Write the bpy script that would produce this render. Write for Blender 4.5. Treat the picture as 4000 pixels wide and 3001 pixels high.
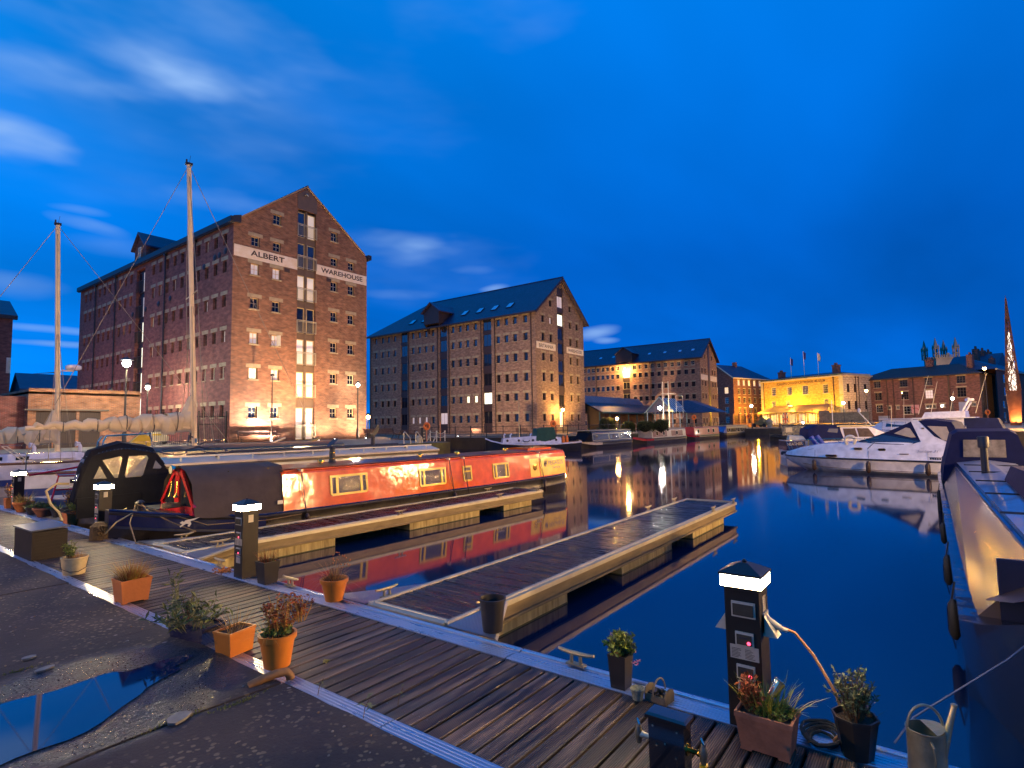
import bpy, bmesh, math, random
from mathutils import Vector, Matrix
for _o in list(bpy.data.objects):
    bpy.data.objects.remove(_o)
random.seed(7)
PED_L = 330.0       # brightness of the pedestal lenses
SC = bpy.context.scene
COL = SC.collection
R = math.radians
HC = 2.0            # lens height over the deck of the floating walkway (z = 0)
ZW = -0.42          # water level
ZP = 1.08           # pier and warehouse plaza
ZB = 0.85           # far quays
# ------------------------------------------------------------------ camera
# world axes: +X runs along the finger pontoons, +Y along the walkway, +Z up
CX = Vector((0.60056327, -0.79940265, -0.01670791))
CY = Vector((-0.04989574, -0.05832376, 0.99705003))
CZ = Vector((-0.7980189, -0.59795797, -0.0749139))
cam_d = bpy.data.cameras.new('camera')
cam = bpy.data.objects.new('camera', cam_d)
COL.objects.link(cam)
cam.matrix_world = Matrix(((CX.x, CY.x, CZ.x, 0), (CX.y, CY.y, CZ.y, 0), (CX.z, CY.z, CZ.z, HC), (0, 0, 0, 1)))
cam_d.sensor_fit = 'HORIZONTAL'
cam_d.sensor_width = 36
cam_d.lens = 36 * 2199.14 / 4000
cam_d.clip_start = 0.1
cam_d.clip_end = 3000
SC.camera = cam
FPX = 2199.14
# ------------------------------------------------------------------ render look
SC.view_settings.view_transform = 'Standard'
SC.view_settings.look = 'None'
SC.view_settings.exposure = 0.0
SC.view_settings.gamma = 1.0
SC.view_settings.use_curve_mapping = False
SC.render.engine = 'CYCLES'
cy = SC.cycles
cy.use_denoising = True
cy.max_bounces = 8
cy.diffuse_bounces = 3
cy.glossy_bounces = 4
cy.transmission_bounces = 6
cy.transparent_max_bounces = 8
cy.caustics_reflective = False
cy.caustics_refractive = False
cy.sample_clamp_indirect = 4.0
# ------------------------------------------------------------------ bearings: from a spot in the 4000x3001 photo to a place in the world
def ray(px, py):
    return CX * (px - 2000.0) + CY * (1500.5 - py) - CZ * FPX
def G(px, py, z=0.0):
    d = ray(px, py); t = (z - HC) / d.z
    return Vector((d.x * t, d.y * t, z))
def AT(px, py, depth):
    d = ray(px, py)
    return Vector((0, 0, HC)) + d * (depth / FPX)
def depth_of(p):
    return (Vector(p) - Vector((0, 0, HC))).dot(-CZ)
def mpp(p):            # metres per photo pixel at p
    return depth_of(p) / FPX
# ------------------------------------------------------------------ sky (blue hour, clouds towards the last light)
W = bpy.data.worlds.new('World')
SC.world = W
W.use_nodes = True
wt = W.node_tree
wn, wl = wt.nodes, wt.links
wn.clear()
def wnode(t, **k):
    n = wn.new(t)
    for a, v in k.items():
        setattr(n, a, v)
    return n
def wmath(op, a, b=None, c=None, clamp=False):
    n = wnode('ShaderNodeMath', operation=op, use_clamp=clamp)
    for i, v in enumerate((a, b, c)):
        if v is None:
            continue
        if isinstance(v, (int, float)):
            n.inputs[i].default_value = v
        else:
            wl.new(v, n.inputs[i])
    return n.outputs[0]
def wdot(vec, d):
    n = wnode('ShaderNodeVectorMath', operation='DOT_PRODUCT')
    wl.new(vec, n.inputs[0])
    n.inputs[1].default_value = d
    return n.outputs['Value']
tc = wnode('ShaderNodeTexCoord')
DIR = tc.outputs['Generated']
sep = wnode('ShaderNodeSeparateXYZ')
wl.new(DIR, sep.inputs[0])
EL = wmath('MAXIMUM', sep.outputs['Z'], 0.0)
AZ = wdot(DIR, (0.6, -0.8, 0.0))         # -1 left of the view, +1 right of it
ramp = wnode('ShaderNodeValToRGB')
els = ramp.color_ramp.elements
els[0].position = 0.0;  els[0].color = (0.0, 0.150, 0.660, 1)
els[1].position = 1.0;  els[1].color = (0.0, 0.20, 0.80, 1)
for p, c in ((0.12, (0.0, 0.125, 0.62, 1)), (0.28, (0.0, 0.128, 0.64, 1)), (0.5, (0.0, 0.17, 0.74, 1)), (0.7, (0.0, 0.21, 0.82, 1))):
    e = els.new(p)
    e.color = c
wl.new(EL, ramp.inputs[0])
# brighter towards the west (left), deeper towards the right
azn = wmath('MULTIPLY_ADD', AZ, -0.5, 0.5, clamp=True)
ramp2 = wnode('ShaderNodeValToRGB')
r2 = ramp2.color_ramp.elements
r2[0].position = 0.1; r2[0].color = (0.95, 0.90, 0.92, 1)
r2[1].position = 0.9; r2[1].color = (1.0, 1.85, 1.45, 1)
e = r2.new(0.45); e.color = (1.0, 1.0, 1.0, 1)
e = r2.new(0.65); e.color = (1.0, 1.30, 1.18, 1)
wl.new(azn, ramp2.inputs[0])
mul = wnode('ShaderNodeMixRGB', blend_type='MULTIPLY')
mul.inputs[0].default_value = 1
wl.new(ramp.outputs[0], mul.inputs[1])
wl.new(ramp2.outputs[0], mul.inputs[2])
# broad soft cloud bands, long exposure streaks: noise on the cloud plane
den = wmath('ADD', EL, 0.16)
cx_ = wmath('DIVIDE', sep.outputs['X'], den)
cy_ = wmath('DIVIDE', sep.outputs['Y'], den)
comb = wnode('ShaderNodeCombineXYZ')
wl.new(cx_, comb.inputs[0]); wl.new(cy_, comb.inputs[1])
mp = wnode('ShaderNodeMapping')
mp.inputs['Rotation'].default_value = (0, 0, R(40))
mp.inputs['Scale'].default_value = (0.32, 0.75, 1)
mp.inputs['Location'].default_value = (3.1, 0.7, 0)
wl.new(comb.outputs[0], mp.inputs[0])
nz = wnode('ShaderNodeTexNoise')
nz.inputs['Scale'].default_value = 1.05
nz.inputs['Detail'].default_value = 5
nz.inputs['Roughness'].default_value = 0.45
wl.new(mp.outputs[0], nz.inputs[0])
band = wnode('ShaderNodeMapRange')
band.inputs['From Min'].default_value = 0.32
band.inputs['From Max'].default_value = 0.66
band.inputs['To Min'].default_value = 0.66
band.inputs['To Max'].default_value = 1.22
wl.new(nz.outputs['Fac'], band.inputs['Value'])
mul2 = wnode('ShaderNodeMixRGB', blend_type='MULTIPLY')
mul2.inputs[0].default_value = 1
wl.new(mul.outputs[0], mul2.inputs[1])
wl.new(band.outputs[0], mul2.inputs[2])
# thin lit clouds: soft patches at their own bearings, broken by noise
nz2 = wnode('ShaderNodeTexNoise')
mp2 = wnode('ShaderNodeMapping')
mp2.inputs['Scale'].default_value = (1.0, 1.0, 3.2)
wl.new(DIR, mp2.inputs[0])
nz2.inputs['Scale'].default_value = 5.5
nz2.inputs['Detail'].default_value = 3
nz2.inputs['Roughness'].default_value = 0.5
wl.new(mp2.outputs[0], nz2.inputs[0])
nzc = wmath('SUBTRACT', nz2.outputs['Fac'], 0.5)
CLOUDS = [  # where each stands over the roofs, half width, half height, strength, tilt
    ((60, 545), .075, .034, 1.0, .05), ((150, 265), .12, .04, .34, .1), ((520, 180), .16, .055, .38, -.25), ((1080, 150), .13, .06, .26, -.1),
    ((345, 877), .052, .013, .95, -.1), ((330, 825), .042, .008, .45, 0), ((170, 1284), .13, .0065, .85, 0), ((170, 1341), .13, .0055, .95, 0),
    ((860, 790), .085, .024, .36, 0), ((1570, 970), .1, .038, .42, .1), ((1640, 955), .05, .014, .3, .15), ((1835, 1056), .05, .010, .4, 0),
    ((1930, 1127), .028, .008, .7, .15), ((1560, 1150), .085, .011, .3, 0), ((2330, 1296), .046, .013, 1.0, .12), ((2372, 1330), .022, .006, .6, 0),
    ((300, 400), .34, .15, .10, -.25), ((1050, 300), .30, .14, .12, -.1), ((1600, 1050), .22, .07, .16, 0), ((60, 1110), .06, .02, .3, 0), ((700, 330), .12, .03, .3, .3), ((200, 60), .2, .05, .22, -.2), ((1900, 60), .16, .05, .2, .1), ((420, 960), .06, .02, .2, 0)]
acc = None
for d, sw, sh, st, tilt in CLOUDS:
    d = ray(*d).normalized()
    t1 = Vector((d.y, -d.x, 0)).normalized()
    t2 = t1.cross(d) * 1.0
    e1 = (t1 * math.cos(tilt) + t2 * math.sin(tilt)) / sw
    e2 = (t2 * math.cos(tilt) - t1 * math.sin(tilt)) / sh
    u = wdot(DIR, e1); v = wdot(DIR, e2)
    r2_ = wmath('ADD', wmath('MULTIPLY', u, u), wmath('MULTIPLY', v, v))
    front = wmath('GREATER_THAN', wdot(DIR, d), 0.0)
    f = wmath('ADD', wmath('MULTIPLY', r2_, -1.0), wmath('MULTIPLY_ADD', nzc, 3.2, 1.0))
    f = wmath('MULTIPLY', wmath('MAXIMUM', f, 0.0), 0.62, clamp=True)
    f = wmath('MULTIPLY', wmath('MULTIPLY', wmath('POWER', f, 1.5), front), st)
    acc = f if acc is None else wmath('ADD', acc, f)
accc = wmath('MINIMUM', acc, 0.92)
mixc = wnode('ShaderNodeMixRGB', blend_type='MIX')
wl.new(accc, mixc.inputs[0])
wl.new(mul2.outputs[0], mixc.inputs[1])
mixc.inputs[2].default_value = (0.30, 0.52, 0.95, 1)
# the last skylight after sunset
nish = wnode('ShaderNodeTexSky', sky_type='NISHITA')
nish.sun_disc = False
nish.sun_elevation = R(-3.0)
nish.sun_rotation = R(-20)
nish.ozone_density = 3.0
bg1 = wnode('ShaderNodeBackground'); bg1.inputs[1].default_value = 1.0
bg2 = wnode('ShaderNodeBackground'); bg2.inputs[1].default_value = 0.01
wl.new(mixc.outputs[0], bg1.inputs[0])
wl.new(nish.outputs[0], bg2.inputs[0])
addw = wnode('ShaderNodeAddShader')
wl.new(bg1.outputs[0], addw.inputs[0]); wl.new(bg2.outputs[0], addw.inputs[1])
wo = wnode('ShaderNodeOutputWorld')
wl.new(addw.outputs[0], wo.inputs[0])
# ------------------------------------------------------------------ materials
MATS = {}
def _mat(name):
    m = bpy.data.materials.new(name)
    m.use_nodes = True
    return m, m.node_tree.nodes, m.node_tree.links, m.node_tree.nodes['Principled BSDF']
def M(name, col, rough=0.6, metal=0.0, var=0.18, scale=6.0, bump=0.0, bscale=40.0, rvar=0.0, spec=0.5, stretch=None, coat=0.0, tint=None):
    if name in MATS:
        return MATS[name]
    if col[0] > col[2] * .9: col = (col[0], col[1] * .92, col[2] * .66)  # warm lamplight put into the colour: green and blue cut against sky fill
    m, n, l, b = _mat(name)
    c = n.new('ShaderNodeTexCoord')
    src = c.outputs['Object']
    if stretch:
        mpn = n.new('ShaderNodeMapping'); mpn.inputs['Scale'].default_value = stretch
        l.new(src, mpn.inputs[0]); src = mpn.outputs[0]
    t = n.new('ShaderNodeTexNoise'); t.inputs['Scale'].default_value = scale; t.inputs['Detail'].default_value = 5; t.inputs['Roughness'].default_value = 0.62
    l.new(src, t.inputs[0])
    mr = n.new('ShaderNodeMapRange'); mr.inputs['From Min'].default_value = 0.28; mr.inputs['From Max'].default_value = 0.72
    l.new(t.outputs['Fac'], mr.inputs['Value'])
    mx = n.new('ShaderNodeMixRGB')
    l.new(mr.outputs[0], mx.inputs[0])
    c2 = tint if tint else tuple(min(1, v * (1 + var)) for v in col)
    mx.inputs[1].default_value = tuple(v * (1 - var) for v in col) + (1,)
    mx.inputs[2].default_value = tuple(c2) + (1,)
    l.new(mx.outputs[0], b.inputs['Base Color'])
    b.inputs['Roughness'].default_value = rough
    if rvar:
        m2 = n.new('ShaderNodeMapRange'); m2.inputs['To Min'].default_value = max(0.02, rough - rvar); m2.inputs['To Max'].default_value = min(1, rough + rvar)
        l.new(mr.outputs[0], m2.inputs['Value']); l.new(m2.outputs[0], b.inputs['Roughness'])
    b.inputs['Metallic'].default_value = metal
    b.inputs['Specular IOR Level'].default_value = spec
    if coat:
        b.inputs['Coat Weight'].default_value = coat; b.inputs['Coat Roughness'].default_value = 0.06
    if bump:
        t2 = n.new('ShaderNodeTexNoise'); t2.inputs['Scale'].default_value = bscale; t2.inputs['Detail'].default_value = 4
        l.new(src, t2.inputs[0])
        bp = n.new('ShaderNodeBump'); bp.inputs['Strength'].default_value = bump; bp.inputs['Distance'].default_value = 0.02
        l.new(t2.outputs['Fac'], bp.inputs['Height']); l.new(bp.outputs[0], b.inputs['Normal'])
    MATS[name] = m
    return m
def EM(name, col, strength):
    if name in MATS:
        return MATS[name]
    m, n, l, b = _mat(name)
    b.inputs['Base Color'].default_value = (0.8, 0.8, 0.8, 1)
    b.inputs['Emission Color'].default_value = tuple(col) + (1,)
    b.inputs['Emission Strength'].default_value = strength
    MATS[name] = m
    return m
def BRICK(name, c1, c2, mortar, bw=0.23, bh=0.075, ms=0.012, stain=0.35, stain_col=(0.05, 0.035, 0.03), sscale=0.35, wash=None, bump=0.5):
    m, n, l, b = _mat(name)
    c = n.new('ShaderNodeTexCoord')
    s = n.new('ShaderNodeSeparateXYZ'); l.new(c.outputs['Object'], s.inputs[0])
    a = n.new('ShaderNodeMath'); a.operation = 'ADD'; l.new(s.outputs[0], a.inputs[0]); l.new(s.outputs[1], a.inputs[1])
    cb = n.new('ShaderNodeCombineXYZ'); l.new(a.outputs[0], cb.inputs[0]); l.new(s.outputs[2], cb.inputs[1])
    t = n.new('ShaderNodeTexBrick')
    t.inputs['Scale'].default_value = 1.0
    t.inputs['Brick Width'].default_value = bw; t.inputs['Row Height'].default_value = bh
    t.inputs['Mortar Size'].default_value = ms; t.inputs['Mortar Smooth'].default_value = 0.3
    t.inputs['Bias'].default_value = -0.1
    t.inputs['Color1'].default_value = c1 + (1,); t.inputs['Color2'].default_value = c2 + (1,); t.inputs['Mortar'].default_value = mortar + (1,)
    l.new(cb.outputs[0], t.inputs[0])
    ns = n.new('ShaderNodeTexNoise'); ns.inputs['Scale'].default_value = sscale; ns.inputs['Detail'].default_value = 7; ns.inputs['Roughness'].default_value = 0.68
    l.new(c.outputs['Object'], ns.inputs[0])
    mr = n.new('ShaderNodeMapRange'); mr.inputs['From Min'].default_value = 0.42; mr.inputs['From Max'].default_value = 0.72; mr.inputs['To Max'].default_value = stain
    l.new(ns.outputs['Fac'], mr.inputs['Value'])
    mx = n.new('ShaderNodeMixRGB'); l.new(mr.outputs[0], mx.inputs[0]); l.new(t.outputs['Color'], mx.inputs[1]); mx.inputs[2].default_value = stain_col + (1,)
    # single odd bricks, lighter or burnt, and repaired patches
    n2 = n.new('ShaderNodeTexNoise'); n2.inputs['Scale'].default_value = 1.6; n2.inputs['Detail'].default_value = 4
    mp_ = n.new('ShaderNodeMapping'); mp_.inputs['Scale'].default_value = (1, 1, 2.4); l.new(c.outputs['Object'], mp_.inputs[0]); l.new(mp_.outputs[0], n2.inputs[0])
    m3 = n.new('ShaderNodeMapRange'); m3.inputs['From Min'].default_value = 0.3; m3.inputs['From Max'].default_value = 0.7; m3.inputs['To Min'].default_value = 0.62; m3.inputs['To Max'].default_value = 1.38
    l.new(n2.outputs['Fac'], m3.inputs['Value'])
    m4 = n.new('ShaderNodeMixRGB'); m4.blend_type = 'MULTIPLY'; m4.inputs[0].default_value = 1; l.new(mx.outputs[0], m4.inputs[1]); l.new(m3.outputs[0], m4.inputs[2])
    l.new(m4.outputs[0], b.inputs['Base Color'])
    b.inputs['Roughness'].default_value = 0.88
    bp = n.new('ShaderNodeBump'); bp.inputs['Strength'].default_value = bump; bp.inputs['Distance'].default_value = 0.02
    l.new(t.outputs['Fac'], bp.inputs['Height']); bp.invert = True
    l.new(bp.outputs[0], b.inputs['Normal'])
    MATS[name] = m
    return m
def SLATE(name, col, tw=0.45, th=0.3, rough=0.45):
    m, n, l, b = _mat(name)
    c = n.new('ShaderNodeTexCoord')
    s = n.new('ShaderNodeSeparateXYZ'); l.new(c.outputs['Object'], s.inputs[0])
    a = n.new('ShaderNodeMath'); a.operation = 'MULTIPLY'; a.inputs[1].default_value = 1.3; l.new(s.outputs[2], a.inputs[0])
    cb = n.new('ShaderNodeCombineXYZ'); l.new(s.outputs[1], cb.inputs[0]); l.new(a.outputs[0], cb.inputs[1])
    t = n.new('ShaderNodeTexBrick')
    t.inputs['Scale'].default_value = 1.0; t.inputs['Brick Width'].default_value = tw; t.inputs['Row Height'].default_value = th
    t.inputs['Mortar Size'].default_value = 0.012; t.inputs['Bias'].default_value = 0.0
    t.inputs['Color1'].default_value = tuple(v * 0.8 for v in col) + (1,); t.inputs['Color2'].default_value = tuple(v * 1.2 for v in col) + (1,); t.inputs['Mortar'].default_value = tuple(v * 0.5 for v in col) + (1,)
    l.new(cb.outputs[0], t.inputs[0])
    ns = n.new('ShaderNodeTexNoise'); ns.inputs['Scale'].default_value = 0.5; ns.inputs['Detail'].default_value = 6
    l.new(c.outputs['Object'], ns.inputs[0])
    mr = n.new('ShaderNodeMapRange'); mr.inputs['To Min'].default_value = 0.75; mr.inputs['To Max'].default_value = 1.3; l.new(ns.outputs['Fac'], mr.inputs['Value'])
    mx = n.new('ShaderNodeMixRGB'); mx.blend_type = 'MULTIPLY'; mx.inputs[0].default_value = 1; l.new(t.outputs['Color'], mx.inputs[1]); l.new(mr.outputs[0], mx.inputs[2])
    l.new(mx.outputs[0], b.inputs['Base Color'])
    b.inputs['Roughness'].default_value = rough
    bp = n.new('ShaderNodeBump'); bp.inputs['Strength'].default_value = 0.4; bp.inputs['Distance'].default_value = 0.03; bp.invert = True
    l.new(t.outputs['Fac'], bp.inputs['Height']); l.new(bp.outputs[0], b.inputs['Normal'])
    MATS[name] = m
    return m
def GLASS(name, col=(0.02, 0.025, 0.03), rough=0.04):
    return M(name, col, rough, 0, 0.3, 3, spec=0.8)
# ------------------------------------------------------------------ mesh helper
class MB:
    def __init__(s):
        s.v = []; s.f = []; s.m = []
    def add(s, vs, fs, m=0):
        o = len(s.v); s.v += [tuple(v) for v in vs]
        for f in fs:
            s.f.append(tuple(i + o for i in f)); s.m.append(m)
        return s
    def box(s, x0, x1, y0, y1, z0, z1, m=0):
        return s.add([(x0, y0, z0), (x1, y0, z0), (x1, y1, z0), (x0, y1, z0), (x0, y0, z1), (x1, y0, z1), (x1, y1, z1), (x0, y1, z1)],
                     [(0, 3, 2, 1), (4, 5, 6, 7), (0, 1, 5, 4), (1, 2, 6, 5), (2, 3, 7, 6), (3, 0, 4, 7)], m)
    def cbox(s, c, d, m=0):
        return s.box(c[0] - d[0] / 2, c[0] + d[0] / 2, c[1] - d[1] / 2, c[1] + d[1] / 2, c[2] - d[2] / 2, c[2] + d[2] / 2, m)
    def bbox(s, x0, x1, y0, y1, z0, z1, b=0.01, m=0):      # box with chamfered top edge
        b = min(b, (x1 - x0) * .3, (y1 - y0) * .3, (z1 - z0) * .5)
        s.frustum((x0, x1, y0, y1, z0), (x0, x1, y0, y1, z1 - b), m, top=False)
        return s.frustum((x0, x1, y0, y1, z1 - b), (x0 + b, x1 - b, y0 + b, y1 - b, z1), m, bottom=False)
    def frustum(s, a, b, m=0, top=True, bottom=True):
        x0, x1, y0, y1, z0 = a; X0, X1, Y0, Y1, z1 = b
        fs = [(0, 1, 5, 4), (1, 2, 6, 5), (2, 3, 7, 6), (3, 0, 4, 7)]
        if bottom: fs.append((0, 3, 2, 1))
        if top: fs.append((4, 5, 6, 7))
        return s.add([(x0, y0, z0), (x1, y0, z0), (x1, y1, z0), (x0, y1, z0), (X0, Y0, z1), (X1, Y0, z1), (X1, Y1, z1), (X0, Y1, z1)], fs, m)
    def quad(s, a, b, c, d, m=0):
        return s.add([a, b, c, d], [(0, 1, 2, 3)], m)
    def poly(s, pts, m=0):
        return s.add(pts, [tuple(range(len(pts)))], m)
    def bar(s, p, q, r, n=6, r2=None, m=0, caps=True):
        p = Vector(p); q = Vector(q); d = q - p
        if d.length < 1e-6: return s
        d.normalize()
        u = d.orthogonal().normalized(); w = d.cross(u)
        r2 = r if r2 is None else r2
        vs = [p + (u * math.cos(2 * math.pi * i / n) + w * math.sin(2 * math.pi * i / n)) * r for i in range(n)]
        vs += [q + (u * math.cos(2 * math.pi * i / n) + w * math.sin(2 * math.pi * i / n)) * r2 for i in range(n)]
        fs = [(i, (i + 1) % n, n + (i + 1) % n, n + i) for i in range(n)]
        if caps: fs += [tuple(range(n - 1, -1, -1)), tuple(range(n, 2 * n))]
        return s.add(vs, fs, m)
    def tube(s, pts, r, n=6, m=0, closed=False):
        pts = [Vector(p) for p in pts]; N = len(pts)
        rs = r if isinstance(r, (list, tuple)) else [r] * N
        vs = []; u = None
        for i, p in enumerate(pts):
            if closed: d = pts[(i + 1) % N] - pts[i - 1]
            else: d = pts[min(i + 1, N - 1)] - pts[max(i - 1, 0)]
            if d.length < 1e-9: d = Vector((0, 0, 1))
            d.normalize()
            if u is None: u = d.orthogonal().normalized()
            u = (u - d * u.dot(d))
            if u.length < 1e-6: u = d.orthogonal()
            u.normalize(); w = d.cross(u)
            vs += [p + (u * math.cos(2 * math.pi * k / n) + w * math.sin(2 * math.pi * k / n)) * rs[i] for k in range(n)]
        fs = []
        for i in range(N if closed else N - 1):
            a = i * n; b = ((i + 1) % N) * n
            fs += [(a + k, a + (k + 1) % n, b + (k + 1) % n, b + k) for k in range(n)]
        if not closed: fs += [tuple(range(n - 1, -1, -1)), tuple(range((N - 1) * n, N * n))]
        return s.add(vs, fs, m)
    def lathe(s, prof, c=(0, 0, 0), n=16, m=0, sx=1, sy=1):
        vs = []; fs = []
        for r, z in prof:
            vs += [(c[0] + r * sx * math.cos(2 * math.pi * k / n), c[1] + r * sy * math.sin(2 * math.pi * k / n), c[2] + z) for k in range(n)]
        for i in range(len(prof) - 1):
            fs += [(i * n + k, i * n + (k + 1) % n, (i + 1) * n + (k + 1) % n, (i + 1) * n + k) for k in range(n)]
        fs += [tuple(range(n - 1, -1, -1)), tuple(range((len(prof) - 1) * n, len(prof) * n))]
        return s.add(vs, fs, m)
    def prism(s, pts, ext, m=0):                        # closed polygon extruded by a vector
        pts = [Vector(p) for p in pts]; e = Vector(ext); N = len(pts)
        vs = pts + [p + e for p in pts]
        fs = [tuple(range(N - 1, -1, -1)), tuple(range(N, 2 * N))] + [(i, (i + 1) % N, N + (i + 1) % N, N + i) for i in range(N)]
        return s.add(vs, fs, m)
    def loft(s, rings, m=0, closed=True, caps=True):
        n = len(rings[0]); vs = [p for r in rings for p in r]; fs = []
        for i in range(len(rings) - 1):
            for k in range(n if closed else n - 1):
                fs.append((i * n + k, i * n + (k + 1) % n, (i + 1) * n + (k + 1) % n, (i + 1) * n + k))
        if caps and closed: fs += [tuple(range(n - 1, -1, -1)), tuple(range((len(rings) - 1) * n, len(rings) * n))]
        return s.add(vs, fs, m)
    def leaf(s, p, d, L, w, m=0, bend=0.3, up=(0, 0, 1)):
        p = Vector(p); d = Vector(d).normalized(); u = d.cross(Vector(up))
        if u.length < 1e-3: u = Vector((1, 0, 0))
        u.normalize(); nrm = u.cross(d)
        a = p; b = p + d * L * .5 + u * w * .5 + nrm * bend * L * .12; c = p + d * L - nrm * bend * L * .35; e_ = p + d * L * .5 - u * w * .5 + nrm * bend * L * .12
        return s.add([a, b, c, e_], [(0, 1, 2, 3)], m)
    def blade(s, p, d, L, w, droop=0.5, m=0, seg=3):
        p = Vector(p); d = Vector(d).normalized(); h = Vector((d.x, d.y, 0))
        u = d.cross(Vector((0, 0, 1)))
        if u.length < 1e-3: u = Vector((1, 0, 0))
        u.normalize(); vs = []
        for i in range(seg + 1):
            t = i / seg
            q = p + d * (L * t) + h * (droop * L * t * t * .6) - Vector((0, 0, droop * L * t * t * .55))
            ww = w * (1 - t * .92) * .5
            vs += [q + u * ww, q - u * ww]
        return s.add(vs, [(2 * i, 2 * i + 1, 2 * i + 3, 2 * i + 2) for i in range(seg)], m)
    def mesh(s, name, mats, smooth=False):
        me = bpy.data.meshes.new(name)
        me.from_pydata(s.v, [], s.f)
        for mt in (mats if isinstance(mats, (list, tuple)) else [mats]):
            me.materials.append(mt)
        if len(me.materials) > 1:
            me.polygons.foreach_set('material_index', s.m)
        if smooth:
            me.polygons.foreach_set('use_smooth', [True] * len(me.polygons))
            try: me.set_sharp_from_angle(angle=R(38))
            except Exception: pass
        me.update()
        return me
    def build(s, name, mats, parent=None, smooth=False, loc=None, rz=0):
        return OB(name, s.mesh(name, mats, smooth), parent, loc, rz)
def OB(name, me, parent=None, loc=None, rz=0):
    o = bpy.data.objects.new(name, me); COL.objects.link(o)
    if parent is not None: o.parent = parent
    if loc is not None: o.location = loc
    if rz: o.rotation_euler = (0, 0, rz)
    return o
def tag(o, label=None, cat=None, group=None, kind=None):
    if label: o['label'] = label
    if cat: o['category'] = cat
    if group: o['group'] = group
    if kind: o['kind'] = kind
    return o
def thing(name, loc, label, cat, rz=0, group=None):
    o = bpy.data.objects.new(name, None); COL.objects.link(o)
    o.location = loc; o.rotation_euler = (0, 0, rz); o.empty_display_size = 0.3
    return tag(o, label, cat, group)
def kids(o):
    return [c for c in o.children]
def dup(o, loc=None, rz=None, label=None, parent=None):
    c = o.copy(); COL.objects.link(c)
    if parent is not None: c.parent = parent
    if loc is not None: c.location = loc
    if rz is not None: c.rotation_euler = (0, 0, rz)
    if label: c['label'] = label
    for k in kids(o):
        dup(k, parent=c)
    return c
def struct(name, mb, mats, smooth=False):
    return tag(mb.build(name, mats, None, smooth), kind='structure')
_text_cache = {}
def text_mesh(txt, size, extrude=0.01, bold=0.0, shear=0.0, space=1.0):
    k = (txt, size, extrude, bold, shear, space)
    if k in _text_cache: return _text_cache[k].copy()
    cu = bpy.data.curves.new('lettering', 'FONT'); cu.body = txt; cu.size = size; cu.extrude = extrude; cu.offset = bold; cu.shear = shear
    cu.space_character = space; cu.align_x = 'LEFT'; cu.resolution_u = 3
    ob = bpy.data.objects.new('lettering', cu); COL.objects.link(ob)
    dg = bpy.context.evaluated_depsgraph_get(); dg.update()
    me = bpy.data.meshes.new_from_object(ob.evaluated_get(dg))
    bpy.data.objects.remove(ob); bpy.data.curves.remove(cu)
    _text_cache[k] = me
    return me.copy()
def text(txt, w, h, origin, xdir, updir, mat, parent, ext=0.01, bold=0.0, shear=0.0, name='lettering'):
    """flat lettering fitted into w x h with its lower left corner at origin"""
    me = text_mesh(txt, 1.0, 0.0, bold, shear)
    xs = [v.co.x for v in me.vertices]; ys = [v.co.y for v in me.vertices]
    x0, x1, y0, y1 = min(xs), max(xs), min(ys), max(ys)
    xd = Vector(xdir).normalized(); ud = Vector(updir).normalized(); o = Vector(origin)
    for v in me.vertices:
        a = (v.co.x - x0) / (x1 - x0) * w; b_ = (v.co.y - y0) / (y1 - y0) * h
        v.co = o + xd * a + ud * b_
    me.materials.clear(); me.materials.append(mat)
    return OB(name, me, parent)
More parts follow.
